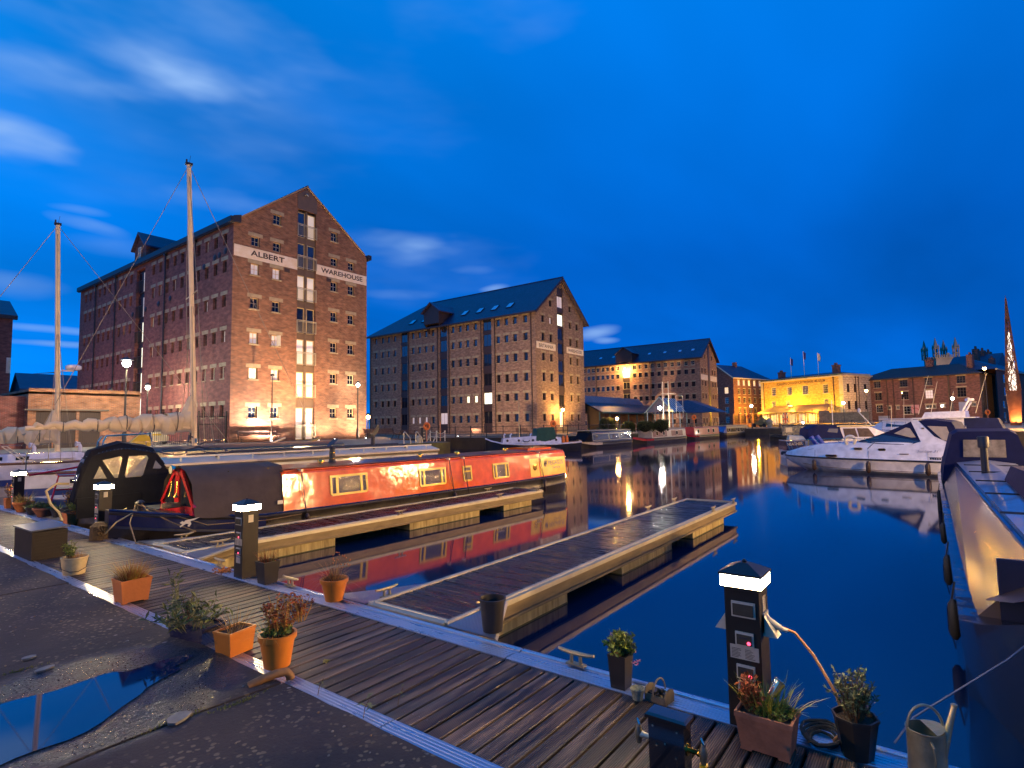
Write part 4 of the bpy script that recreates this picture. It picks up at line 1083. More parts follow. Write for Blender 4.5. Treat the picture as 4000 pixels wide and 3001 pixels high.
# flag hanging in the veranda: blue with white and red cross and diagonals
FL_B = M('flag_blue', (.02, .03, .16), .8); FL_W = M('flag_white', (.6, .58, .55), .8); FL_R = M('flag_red', (.40, .02, .03), .8)
fl = thing('hanging_flag', (0, 0, 0), 'blue, white and red crossed flag hung upright in the veranda of the yellow building', 'flag')
fl.matrix_world = Mu.root.matrix_basis @ Matrix.Translation((-4.15, 13.2, 1.2))
def fquad(b, pts, x, m): b.poly([(x, -p[0], p[1]) for p in pts], m)
b = MB(); b.box(-.0, .02, -1.7, 0, 0, 2.9); b.build('flag_field', FL_B, fl)
b = MB()
for p in ([(0, .3), (0, 0), (.25, 0), (1.7, 2.6), (1.7, 2.9), (1.45, 2.9)], [(1.7, .3), (1.7, 0), (1.45, 0), (0, 2.6), (0, 2.9), (.25, 2.9)]): b.prism([(-.004, -q[0], q[1]) for q in p], (.003, 0, 0))
b.prism([(-.008, -.6, 0), (-.008, -1.1, 0), (-.008, -1.1, 2.9), (-.008, -.6, 2.9)], (.003, 0, 0)); b.prism([(-.009, 0, 1.2), (-.009, -1.7, 1.2), (-.009, -1.7, 1.7), (-.009, 0, 1.7)], (.003, 0, 0)); b.build('white_cross', FL_W, fl)
b = MB(); b.prism([(-.013, -.7, 0), (-.013, -1.0, 0), (-.013, -1.0, 2.9), (-.013, -.7, 2.9)], (.003, 0, 0)); b.prism([(-.014, 0, 1.3), (-.014, -1.7, 1.3), (-.014, -1.7, 1.6), (-.014, 0, 1.6)], (.003, 0, 0)); b.build('red_cross', FL_R, fl)
# flagpoles on the roof
for i, (y_, h_, c, lab) in enumerate(((14.9, 5.2, FL_B, 'leftmost roof flagpole with a limp dark flag, on the yellow building'), (11.2, 6.4, FL_B, 'tallest roof flagpole with a dark flag, on the yellow building'), (7.4, 5.6, FL_W, 'roof flagpole with a pale flag, on the yellow building'))):
    p = Mu.root.matrix_basis @ Vector((2.2, y_, 13.2))
    t = thing('flagpole', p, lab, 'flagpole', group='flagpoles on the yellow building')
    b = MB(); b.bar((0, 0, -.6), (0, 0, h_), .07, 6, .04); b.build('pole', WHITEP, t)
    b = MB(); b.add([(0, 0, h_ - .1), (.5 + .7 * (i == 2), -.5, h_ - .5 - .4 * (i == 2)), (.4 + .6 * (i == 2), -.4, h_ - 2.2), (0, 0, h_ - 1.9), (.02, .03, h_ - .1), (.52, -.47, h_ - .5), (.42, -.37, h_ - 2.2), (.02, .03, h_ - 1.9)], [(0, 1, 2, 3), (4, 7, 6, 5)]); b.build('flag', c, t)
# ------------------------------------------------------------------ 6 the long plain brick block on the right
BR_R = BRICK('dull_red_brick', (.20, .085, .055), (.145, .06, .042), (.17, .11, .08), stain=.45, bw=.35, bh=.12)
Rw = Bld('brick_block', (152.86, -7.86), -16, 'dull red brick block of three storeys with a dark hipped roof, behind the cruisers', 'building')
ro = [(2.4, 3.25 + .7, 9.6, 11.2), (8.3, 9.75, 9.5, 11.25), (13.0, 14.6, 9.5, 11.15), (18.5, 19.9, 9.6, 11.2), (2.4, 4.0, 6.65, 8.7), (8.3, 9.8, 6.6, 8.5), (13.0, 14.4, 6.6, 8.4), (18.4, 19.8, 6.7, 8.45), (18.3, 19.7, 3.8, 5.6),
      (7.9, 9.9, 4.4, 5.25), (6.2, 7.2, 4.5, 5.3), (12.2, 14.2, 3.2, 5.1), (.9, 1.7, 4.6, 5.4), (14.9, 15.6, 4.4, 5.2), (16.6, 17.4, 4.4, 5.2)]
rd = [(5.9, 8.9, ZB, 3.2), (2.1, 4.6, ZB, 2.9), (2.6, 3.9, 3.4, 5.6), (17.0, 19.4, ZB, 3.0)]
Rw.wall('L', 0, 23.5, ZB - .1, 11.6, ro + rd, BR_R, .25)
for w_ in ro:
    Rw.win('L', *w_, WHITEP if w_[2] < 6 else GREYPANEL, BGLASS if w_[2] > 9 else (DIMWIN if w_[0] == 8.3 and w_[2] < 8 else DGLASS), 3, 3, .15)
    Rw.lintel_sill('L', *w_, STONE, .15, .28)
DOORB = M('pale_blue_door', (.30, .34, .42), .6, 0, .15, 3)
for a0, a1, z0, z1 in rd:
    Rw.block('L', 'loading_door', a0, a1, .12, .2, z0, z1, DOORB)
Rw.block('L', 'stone_base', 0, 23.5, -.06, .0, ZB, 1.6, CONC)
for s_ in (5.3, 4.2 + 1.2, 15.9, 12.0, 17.2): Rw.pipe('L', s_, 1, 11.4, .1, BROWNP)
Rw.wall('G', 0, 9, ZB - .1, 11.6, [], BRICK('sodium_lit_side_brick', (.36, .25, .10), (.30, .19, .08), (.3, .2, .1), stain=.3, bw=.35, bh=.12), .25)  # lamp glow on this side wall put into the brick colour
b = MB(); o_ = .5
b.quad((-o_, -o_, 11.6), (-o_, 24, 11.6), (4.5, 17.5, 14.2), (4.5, 4.5, 14.2)); b.poly([(-o_, -o_, 11.6), (9.5, -o_, 11.6), (4.5, 4.5, 14.2)]); b.quad((9.5, -o_, 11.6), (9.5, 24, 11.6), (4.5, 17.5, 14.2), (4.5, 4.5, 14.2)); b.poly([(-o_, 24, 11.6), (9.5, 24, 11.6), (4.5, 17.5, 14.2)])
b.box(-o_, 9.5, -o_, 24, 11.4, 11.59); Rw.part(b, 'roof', M('black_slate', (.025, .024, .026), .6, 0, .3, 2))
b = MB(); b.box(4.0, 5.1, 9.2, 10.5, 13.5, 15.6); b.box(3.9, 5.2, 9.1, 10.6, 15.3, 15.5)
for i in range(3): b.lathe([(.16, 0), (.13, .5)], (4.5, 9.45 + i * .4, 15.6), 8)
Rw.part(b, 'chimney', BR_R)
b = MB(); b.box(-.06, -.03, 11.1, 12.6, 3.4, 5.3); o = Rw.part(b, 'sign_board', M('pink_sign', (.55, .30, .36), .6, 0, .2, 3))
b = MB(); b.tube([(-.065, 11.2, 4.2), (-.065, 11.6, 4.6), (-.065, 12.1, 4.5), (-.065, 12.5, 4.8)], .08, 4); Rw.part(b, 'sign_mark', FL_R)
# fire escape
b = MB()
for i in range(12): b.box(-.9, -.1, -.5 - i * .0, -.3, 1 + i * .33, 1.05 + i * .33)
b.bar((-.9, -.4, ZB), (-.9, -.4, 5.2), .04, 5); b.bar((-.1, -.4, ZB), (-.1, -.4, 5.2), .04, 5); Rw.part(b, 'ladder', IRON)
# stone boundary wall with steps left of it
t = thing('stone_boundary_wall', (145.2, 20.3, ZB), 'rough stone boundary wall stepping down left of the dull red block', 'wall', R(-16 + 90))
b = MB()
for i, (x0, h) in enumerate(((-9.5, 3.0), (-3, 3.0), (-1.2, 3.5))): b.box(x0, [-3, -1.2, .8][i] - .005, 0, .6, 0, h)
b.build('wall', M('rubble_stone', (.24, .19, .15), .9, 0, .4, 2.5, .6, 8), t)
# house beyond on the right edge
Hs = Bld('brick_house', (153.6, -10.6), -16, 'brick house with sash windows and white eaves behind the glowing sculpture', 'house')
ho = [(5.2, 6.9, 9.6, 11.3), (5.2, 6.9, 6.8, 8.5), (3.6, 5.2, 4.2, 5.6), (6.9, 8.5, 4.2, 5.6), (3.6, 5.2, 1.2, 3.2), (12.5, 14.2, 9.6, 11.3), (12.5, 14.2, 6.8, 8.5), (12.0, 13.7, 3.5, 5.4), (8.2, 9.3, ZB, 3.2)]
Hs.wall('G', 0, 26, ZB - .1, 12.1, ho, BR_R, .2)
for w_ in ho:
    Hs.win('G', *w_, WHITEP, BGLASS if w_[2] > 4 else DGLASS, 1, 2, .12)
    Hs.block('G', 'sill', w_[0] - .1, w_[1] + .1, -.08, .05, w_[2] - .13, w_[2] - .01, WHITEP)
Hs.block('G', 'eaves_board', -.2, 26, -.3, .1, 12.1, 12.3, WHITEP)
b = MB(); b.quad((-.3, -.4, 12.3), (26, -.4, 12.3), (26, 5, 15), (5, 5, 15)); b.poly([(-.3, -.4, 12.3), (5, 5, 15), (-.3, 10, 12.3)]); b.quad((5, 5, 15), (26, 5, 15), (26, 10, 12.3), (-.3, 10, 12.3)); Hs.part(b, 'roof', SL_N)
for x_, h_ in ((.8, 15.8), (17.5, 16)):
    b = MB(); b.box(x_, x_ + 1.5, 4, 5, 12.3, h_)
    for i in range(3): b.lathe([(.15, 0), (.12, .5)], (x_ + .3 + i * .45, 4.5, h_), 8)
    Hs.part(b, 'chimney', BR_R)
Hx = Bld('brick_house', (178, -12), -16, 'roof and chimneys of a house showing above the dull red block', 'house')
Hx.wall('G', 0, 14, ZB, 14.2, [], BR_R); Hx.wall('L', 0, 9, ZB, 14.2, [], BR_R)
b = MB(); b.prism([(-.4, -.4, 14.2), (14.4, -.4, 14.2), (7, -.4, 18.2)], (0, 10, 0)); Hx.part(b, 'roof', SL_N)
for x_ in (.6, 6.2, 11.5):
    b = MB(); b.box(x_, x_ + 1.6, 3, 4.2, 14, 19.2)
    for i in range(3): b.lathe([(.17, 0), (.13, .7)], (x_ + .35 + i * .45, 3.6, 19.2), 8)
    Hx.part(b, 'chimney', BR_R)
# chimneyed roof between the yellow building and the red block
Hy = Bld('brick_house', (176, 20), -20, 'slate roofed house peeping between the yellow building and the red block', 'house')
Hy.wall('L', 0, 14, ZB, 11.0, [(3, 4, 8, 9.6), (7, 8, 8, 9.6)], BR_R); Hy.wall('G', 0, 9, ZB, 11.0, [], BR_R)
for a_ in (3, 7): Hy.win('L', a_, a_ + 1, 8, 9.6, WHITEP, BGLASS, 2, 2, .12)
b = MB(); b.prism([(-.4, -.4, 11), (9.4, -.4, 11), (4.5, -.4, 14)], (0, 15, 0)); Hy.part(b, 'roof', SL_N)
for y_ in (2, 5.5):
    b = MB(); b.box(3.6, 5, y_, y_ + 1.2, 12, 15.2); b.lathe([(.2, 0), (.15, .6)], (4.3, y_ + .6, 15.2), 8); Hy.part(b, 'chimney', BR_R)
# ------------------------------------------------------------------ 7 cathedral tower far behind
Ct = thing('cathedral_tower', (409.5, -2.2, 0), 'grey cathedral tower with four pinnacled corner turrets far behind the roofs', 'tower', R(-60))
CS = M('tower_stone', (.30, .24, .21), .85, 0, .2, .12)
w_ = 11.6
b = MB(); b.box(0, w_, 0, w_, 0, 37.2); b.build('shaft', CS, Ct)
b = MB(); b.box(-.25, w_ + .25, -.25, w_ + .25, 37.2, 38.0)
for i in range(9):
    for yy in (-.2, w_ - .1): b.box(.4 + i * 1.22, 1.1 + i * 1.22, yy, yy + .3, 38.0, 39.4)
b.box(5.9, 7.4, -.2, .1, 38.0, 40.3)
b.build('parapet', CS, Ct)
b = MB()
for i in range(4):
    for k in range(2):
        x_ = .8 + i * 2.7
        b.prism([(x_, -.12, 29 if k else 20), (x_ + 2, -.12, 29 if k else 20), (x_ + 1, -.12, 33.5 if k else 25)], (0, .1, 0))
b.build('tracery', M('dark_tracery', (.14, .12, .115), .85), Ct)
for cx_, cy_ in ((.4, .4), (w_ - .4, .4), (.4, w_ - .4), (w_ - .4, w_ - .4)):
    b = MB()
    for dx in (-1, 1):
        for dy in (-1, 1): b.box(cx_ + dx * .95 - .28, cx_ + dx * .95 + .28, cy_ + dy * .95 - .28, cy_ + dy * .95 + .28, 37.5, 43.2)
    b.box(cx_ - 1.25, cx_ + 1.25, cy_ - 1.25, cy_ + 1.25, 40.2, 40.6); b.box(cx_ - 1.35, cx_ + 1.35, cy_ - 1.35, cy_ + 1.35, 43.0, 43.6)
    b.frustum((cx_ - .95, cx_ + .95, cy_ - .95, cy_ + .95, 43.6), (cx_ - .06, cx_ + .06, cy_ - .06, cy_ + .06, 49.6))
    for dx in (-1, 1):
        for dy in (-1, 1): b.frustum((cx_ + dx * 1.05 - .3, cx_ + dx * 1.05 + .3, cy_ + dy * 1.05 - .3, cy_ + dy * 1.05 + .3, 43.6), (cx_ + dx * 1.05 - .04, cx_ + dx * 1.05 + .04, cy_ + dy * 1.05 - .04, cy_ + dy * 1.05 + .04, 45.6))
    b.build('turret', CS, Ct)
# ------------------------------------------------------------------ 8 left edge: warehouse corner, two sheds with blue roofs, brick garage
Lw = Bld('brick_warehouse', (14.9, 99.0), -3, 'corner of a brick warehouse cut off by the left edge of the picture')
Lw.wall('G', -10, 4.85, ZP, 17.6, [(2.2, 3.0, 4.8, 6.2)], BR_AL); Lw.win('G', 2.2, 3.0, 4.8, 6.2, CREAM, WARMWIN, 2, 2, .2)
b = MB(); b.box(-10, 5.3, -.35, .3, 17.5, 18.0); Lw.part(b, 'gutter', BLACKP); b = MB(); b.box(4.4, 4.85, -.02, .01, 10.2, 12.3); Lw.part(b, 'name_band', BAND)
b = MB(); b.quad((-10, -.3, 18.0), (5.3, -.3, 18.0), (5.3, 6, 21), (-10, 6, 21)); Lw.part(b, 'roof', SL_B)
BLUEROOF = M('slate_blue_roof', (.06, .08, .12), .5, 0, .15, 1)
b1 = Bld('shed', (26.0, 122.0), -3, 'gabled shed with a blue slate roof beside the tall warehouse', 'shed')
b1.wall('G', 0, 12, 0, 9.9, [], M('dark_blue_cladding', (.03, .04, .06), .7))
b1.wall('L', 0, 8, 0, 12.4, [], M('dark_blue_cladding', (.03, .04, .06), .7), roof=[((0, 9.2), (4, 12.4)), ((4, 12.4), (8, 9.2))])
b = MB(); b.quad((-.4, -.5, 9.6), (12, -.5, 9.6), (12, 4, 12.6), (-.4, 4, 12.6)); b.quad((-.4, 8.5, 9.2), (12, 8.5, 9.2), (12, 4, 12.6), (-.4, 4, 12.6)); b.box(-.4, 12, -.6, -.45, 9.3, 9.62); b1.part(b, 'roof', BLUEROOF)
b2 = Bld('shed', (17.5, 127.0), -3, 'blue slate roof of a shed between the left warehouse corner and the gabled shed', 'shed')
b2.wall('G', 0, 6.4, 0, 9.3, [(3.0, 4.6, 6.6, 8.4)], BR_AL); b2.win('G', 3.0, 4.6, 6.6, 8.4, CREAM, WARMWIN, 3, 2, .15)
b = MB(); b.prism([(-.3, -.5, 9.3), (6.9, -.5, 9.3), (5.6, -.5, 13.4), (-.3, -.5, 13.4)], (0, 8, 0)); b2.part(b, 'roof', BLUEROOF)
BR_G = BRICK('garage_brick', (.42, .165, .055), (.27, .10, .04), (.30, .22, .15), stain=.25, bw=.25, bh=.083)
Gg = Bld('brick_garage', (10.2, 46.3), 0, 'low brick garage with three plain wooden doors under a flat top', 'garage')
gd = [(.42, 1.3, ZP, 3.5), (1.36, 2.55, ZP, 3.5), (2.72, 3.95, ZP, 3.5)]
Gg.wall('G', 0, 6.35, ZP - .1, 4.9, gd, BR_G, .2)
Gg.wall('G', -14, -.003, ZP - .1, 4.45, [(-3, -1.2, ZP, 3.4)], BR_AL, n0=.6, name='yard_wall')
Gg.wall('L', 0, 8, ZP, 4.9, [], BR_G)
WOOD = M('grey_brown_boards', (.06, .040, .034), .7, 0, .25, 2, stretch=(14, 14, .6))
for a0, a1, z0, z1 in gd:
    d = Gg.block('G', 'garage_door', a0, a1, .1, .16, z0, z1 - .002, WOOD)
    n_ = int((a1 - a0) / .12)
    for i in range(n_): OB('board', boxmesh('board', .108, .02, z1 - z0 - .08, WOOD), d, (i * (a1 - a0) / n_ + .005, -.022, .04))
b = MB(); b.box(-.2, 4.4, -.12, .0, 3.52, 3.62); Gg.part(b, 'door_canopy', M('galvanised_flashing', (.12, .11, .11), .5, .3))
b = MB()
for i in range(50): b.box(i * .127, i * .127 + .11, -.025, .2, 4.9, 4.98)
Gg.part(b, 'coping', BR_G)
b = MB(); b.box(0, 6.3, 0, 8, 4.6, 4.75); Gg.part(b, 'flat_roof', BLACKP)
# ================================================================== QUAYSIDE: lamps, rails, benches, shed, sculpture
SODIUM = (1.0, .47, .10); WARMW = (1.0, .80, .55); COOLW = (.90, .95, 1.0); GOLD = (1.0, .50, .03)
def bulb_mat(name, c): return EM(name, c, 45.0)
BULBS = {'sodium': (bulb_mat('sodium_bulb', (1.0, .62, .22)), SODIUM), 'white': (bulb_mat('white_bulb', (1.0, .95, .85)), (1.0, .86, .66)), 'cool': (bulb_mat('cool_bulb', (.92, .96, 1.0)), (1.0, .86, .68))}
def point(name, loc, col, power, r=.12, parent=None):
    l = bpy.data.lights.new(name, 'POINT'); l.color = col; l.energy = power * 4.2; l.shadow_soft_size = r
    o = bpy.data.objects.new(name, l); COL.objects.link(o); o.location = loc
    if parent is not None: o.parent = parent
    return o
def spot(name, loc, target, col, power, angle=70, blend=.6, r=.08, parent=None):
    l = bpy.data.lights.new(name, 'SPOT'); l.color = col; l.energy = power * 3.6; l.spot_size = R(angle); l.spot_blend = blend; l.shadow_soft_size = r
    o = bpy.data.objects.new(name, l); COL.objects.link(o); o.location = loc
    d = Vector(target) - Vector(loc); o.rotation_euler = d.to_track_quat('-Z', 'Y').to_euler()
    if parent is not None:
        o.parent = parent
    return o
LAMPM = M('lamp_post_paint', (.055, .05, .05), .5, .2, .15, 8)
def street_lamp(head, zbase, label, kind, power, r=.15, arm=None, group='street lamps round the docks', style='post'):
    """head: world position of the light; the post stands on zbase"""
    base = Vector((head[0], head[1], zbase)) + (Vector(arm) if arm else Vector((0, 0, 0)))
    t = thing('street_lamp', base, label, 'street lamp', group=group)
    h = head[2] - zbase; off = Vector((head[0] - base.x, head[1] - base.y, 0))
    b = MB(); b.lathe([(.13, 0), (.13, .9), (.07, 1.0), (.055, h - .1)], (0, 0, 0), 10); b.build('post', LAMPM, t, True)
    if off.length > .05:
        b = MB(); b.tube([(0, 0, h - .2), (0, 0, h + .25), off * .5 + Vector((0, 0, h + .42)), off + Vector((0, 0, h + .36))], .035, 6); b.build('bracket', LAMPM, t)
    b = MB(); b.lathe([(.05, .42), (.12, .36), (r * 1.5, .24), (r * 1.55, .2)], tuple(off + Vector((0, 0, h))), 12); b.build('lamp_cap', LAMPM, t, True)
    m_, c_ = BULBS[kind]
    b = MB(); b.lathe([(.02, -r), (r * .7, -r * .7), (r, 0), (r * .8, r * .6), (r * .3, r * .95), (.02, r)], tuple(off + Vector((0, 0, h))), 12); b.build('bulb', m_, t, True)
    point('lamp_light', off + Vector((0, 0, h)), c_, power, r * 1.15, t)
    return t
street_lamp(AT(495, 1420, 36), ZP, 'tall cool white lamp post in front of the brick garage, brightest of the left group', 'cool', 2300, .25)
street_lamp(AT(432, 1532, 52), ZP, 'small warm lamp seen over the garage roof, left of the tall cool lamp', 'white', 150, .13)
street_lamp(AT(577, 1515, 47), ZP, 'white lamp standing close to the long side of the tall warehouse', 'white', 900, .17)
_p = Vector((22.24 + 11.35, 43.3, 6.1))
street_lamp(_p, ZP, 'white lamp on a thin post before the right part of the lettered gable', 'white', 220, .17)
street_lamp(AT(1438, 1630, 57), ZB, 'orange lamp between the two lettered warehouses', 'sodium', 900, .2)
street_lamp(AT(2198, 1601, 88.5), ZB, 'orange lamp at the entrance steps of the second lettered warehouse', 'sodium', 1300, .24)
street_lamp(AT(2577, 1594, 74), ZB, 'cool white lamp at the gable of the market shed', 'cool', 900, .24)
street_lamp(AT(2410, 1636, 71), ZB, 'low orange lamp among the clipped bushes', 'sodium', 500, .19)
street_lamp(AT(2935, 1586, 108), ZB, 'white lamp post in front of the block with white windows', 'white', 420, .24)
street_lamp(AT(3294, 1575, 112), ZB, 'white lamp post before the right corner of the yellow building', 'white', 1300, .26)
street_lamp(AT(3384, 1527, 126), ZB, 'orange lamp between the yellow building and the dull red block', 'sodium', 1900, .30)
street_lamp(AT(3720, 1557, 100), ZB, 'white lamp post in front of the dull red block', 'white', 1500, .27)
street_lamp(AT(3846, 1440, 110), ZB, 'tall orange lamp post beside the glowing sculpture', 'sodium', 2600, .30)
street_lamp(AT(3137, 1651, 100), ZB, 'small low quay light in front of the veranda', 'white', 160, .16)
# unlit lamp on the thin post at the left part of the gable
t = thing('street_lamp', (22.24 + 2.85, 43.4, ZP), 'unlit lamp on a thin post before the left part of the lettered gable', 'street lamp', group='street lamps round the docks')
b = MB(); b.bar((0, 0, 0), (0, 0, 5.3), .045, 6); b.build('post', LAMPM, t); b = MB(); b.lathe([(.02, 0), (.16, .08), (.16, .2), (.05, .28)], (0, 0, 5.3), 10); b.build('lamp_cap', LAMPM, t)
# ground floodlights on the gable
def uplight(p, target, power, label, col=(1.0, .79, .60), angle=95):
    t = thing('ground_floodlight', p, label, 'floodlight', group='floodlights let into the ground')
    b = MB(); b.lathe([(.14, 0), (.14, .05), (.11, .06)], (0, 0, 0), 14); b.build('housing', BLACKP, t)
    b = MB(); b.lathe([(.10, .061), (.10, .066)], (0, 0, 0), 14); b.build('lens', EM('flood_lens', (1, .93, .85), 30), t)
    spot('flood_light', (0, 0, .16), Vector(target) - Vector(p), col, power, angle, .75, .1, t)
gy = 44.62
uplight((22.24 + 2.8, gy - 1.25, ZP), (22.24 + 2.8, gy - .3, 9), 3000, 'ground floodlight under the left part of the lettered gable', (1.0, .74, .62), 172)
uplight((22.24 + 8.6, gy - 1.7, ZP), (22.24 + 8.6, gy - .3, 9.0), 550, 'ground floodlight right of the hoist doors', (1.0, .70, .50), 172)
uplight((22.24 + 12.0, gy - 1.7, ZP), (22.24 + 11.9, gy - .3, 9), 600, 'ground floodlight near the right end of the gable bench', (1.0, .70, .50), 172)
uplight((22.24 + 5.2, gy - 4.2, ZP), (22.24 + 6.2, gy, 16), 2600, 'added ground floodlight furthest out on the plaza, warming the whole gable', (1.0, .56, .28), 100)  # added lamp: gives the gable its overall warm light
uplight((15.5, 56, ZP), (22.24, 58, 9), 600, 'added unseen floodlight in the yard behind the brick garage', (1.0, .45, .34), 140)  # added out of sight to redden the warehouse's long side
uplight((13, 72, ZP), (22.24, 72, 10), 650, 'added unseen floodlight further back in the yard behind the garage', (1.0, .50, .32), 140)  # second added lamp for the same long side
uplight((52.0, 47.5, ZB), (70, 60, 10), 4200, 'ground floodlight on the promenade facing the long side of the second lettered warehouse', (1.0, .62, .40), 130)
uplight((77.5, 41.0, ZB), (78, 48.1, 11), 3000, 'ground floodlight before the gable of the second lettered warehouse', (1.0, .58, .16), 100)
uplight((49.8, 36.3, ZB), (66, 50, 4), 300, 'bright ground light by the railing in front of the second warehouse', (1.0, .8, .6))
uplight((108, 52, ZB), (124.5, 58, 9), 3400, 'ground floodlight lighting the long warehouse behind the market shed', (1.0, .60, .34), 140)
uplight((126, 1, ZB), (150, 3, 6), 1900, 'ground floodlight washing the dull red block', (1.0, .52, .34), 130)
# wall lamp over the hoist door of the long warehouse
wl0 = Nb.root.matrix_basis @ Vector((-.95, 17.6, 15.2))
t = thing('wall_lamp', wl0, 'bright orange wall lamp over the hoist door of the long warehouse', 'wall lamp')
b = MB(); b.box(-.22, .22, -.3, .3, .16, .24); b.bar((0, 0, .2), (.95, 0, .2), .04, 6); b.build('bracket', BLACKP, t)
b = MB(); b.lathe([(.05, -.12), (.22, -.06), (.26, .05), (.1, .15)], (0, 0, 0), 12); b.build('bulb', EM('orange_flood', (1, .66, .25), 60), t)
point('lamp_light', (0, 0, -.05), (1.0, .52, .14), 2600, .3, t)
# flood standing on the veranda roof of the yellow building
fl0 = Mu.root.matrix_basis @ Vector((-2.3, 12.2, 5.75))
t = thing('roof_floodlight', fl0, 'floodlight on the veranda roof washing the yellow building', 'floodlight')
b = MB(); b.box(-.2, .2, -.5, .5, -.2, .1); b.build('housing', BLACKP, t)
b = MB(); b.box(-.15, .24, -.45, .45, .1, .14); b.build('lens', EM('gold_lens', (1, .7, .2), 30), t)
point('flood_light', (-.1, 0, .55), GOLD, 900, .3, t)
for i, yy in enumerate((4.0, 19.5)):
    f2 = Mu.root.matrix_basis @ Vector((-5.5, yy, 4.6))
    t = thing('roof_floodlight', f2, ('right' if i == 0 else 'left') + ' hand floodlight on a short mast outside the veranda of the yellow building', 'floodlight')
    b = MB(); b.box(-.15, .15, -.2, .2, -.15, .1); b.bar((0, 0, -3.75), (0, 0, -.1), .05, 6); b.build('housing', BLACKP, t)
    point('flood_light', (0, 0, .3), GOLD, 1500, .2, t)
vl = Mu.root.matrix_basis
for i in range(3):
    point('veranda_light', vl @ Vector((-2.0, 5 + i * 5, 3.6)), (1, .66, .3), 160, .15)
# ---- railing round the far quay
def railing(pts, label, z, post_step=2.1, h=1.15):
    t = thing('quay_railing', (pts[0][0], pts[0][1], z), label, 'railing', group='railings along the far quay')
    o = Vector((pts[0][0], pts[0][1], 0))
    for i in range(len(pts) - 1):
        a = Vector((pts[i][0], pts[i][1], 0)) - o; c = Vector((pts[i + 1][0], pts[i + 1][1], 0)) - o
        n = max(1, int((c - a).length / post_step))
        for k in range(n):
            p = a.lerp(c, k / n)
            OB('post', _post, t, p)
        b = MB()
        for hh in (.12, .62, h): b.bar(a + Vector((0, 0, hh)), c + Vector((0, 0, hh)), .03, 5)
        b.build('rail', IRON, t)
_post = MB().lathe([(.05, 0), (.045, 1.12), (.06, 1.15), (.06, 1.22), (.02, 1.27)], n=6).mesh('post', IRON)
railing([(45.2, 45.2), (46.9, 43.2), (46.9, 31.9)], 'black iron railing along the quay before the long side of the second lettered warehouse', ZB)
railing([(47.2, 31.5), (60, 30.9), (82, 30.95)], 'black iron railing from the quay corner to the clipped bushes', ZB)
railing([(82.2, 30.95), (107, 31.2)], 'black iron railing at the moored line of narrowboats', ZB)
railing([(113, 20), (109.5, 5)], 'far railing before the yellow building', ZB)
railing([(108.2, -1), (96, -2.2)], 'far railing right of the cruisers', ZB)
# ---- benches
BENCHW = M('bench_wood', (.075, .035, .028), .6, 0, .25, 5)
def bench(p, rz, label, L=1.9):
    t = thing('bench', p, label, 'bench', rz, 'benches on the quays')
    b = MB()
    for i in range(4): b.box(0, L, .12 + i * .1, .2 + i * .1, .42, .46)
    b.build('seat', BENCHW, t)
    b = MB()
    for i in range(4): b.box(0, L, .50 + i * .035, .53 + i * .035, .52 + i * .105, .6 + i * .105)
    b.build('backrest', BENCHW, t)
    for x_ in (.12, L - .12):
        b = MB(); b.tube([(x_, .06, 0), (x_, .14, .42), (x_, .46, .42), (x_, .62, .95)], .025, 5); b.tube([(x_, .46, .42), (x_, .6, 0)], .025, 5); b.build('leg', IRON, t)
bench(G(1498, 1704, ZB) * 1 + Vector((3, -3.0, 0)), R(75), 'bench nearest the orange lamp between the warehouses')
bench((55.5, 46.0, ZB), R(82), 'second bench left of the lifebuoy post, before the long warehouse side')
bench((54.5, 38.2, ZB), R(82), 'bench before the right part of the second warehouse')
bench((22.6, 43.6, ZP), 0, 'long brown bench under the left flooded window pair', 3.4)
bench((33.2, 41.4, ZP), 0, 'long brown bench right of the hoist doors', 3.6)
t = thing('picnic_table', (32.3, 36.2, ZP), 'wooden picnic table on the plaza near the right ground light', 'picnic table', R(-10))
b = MB()
for i in range(4): b.box(0, 1.9, -.36 + i * .18, -.2 + i * .18, .68, .72)
b.build('table_top', BENCHW, t)
for s in (-1, 1):
    b = MB(); b.box(0, 1.9, s * .78 - .12, s * .78 + .12, .42, .46); b.build('seat', BENCHW, t)
for x_ in (.25, 1.65):
    b = MB(); b.bar((x_, -.55, 0), (x_, -.1, .7), .035, 5); b.bar((x_, .55, 0), (x_, .1, .7), .035, 5); b.box(x_ - .03, x_ + .03, -.85, .85, .36, .42); b.build('leg', BENCHW, t)
# ---- litter bin by the orange lamp
t = thing('litter_bin', AT(1452, 1690, 55) * 1, 'black litter bin with a hoop top beside the orange lamp', 'bin'); t.location.z = ZB
b = MB(); b.lathe([(.24, .1), (.26, .95), (.28, 1.0)], n=12); b.tube([(-.26, 0, .98), (-.2, 0, 1.3), (.2, 0, 1.3), (.26, 0, .98)], .03, 5); b.build('drum', IRON, t)
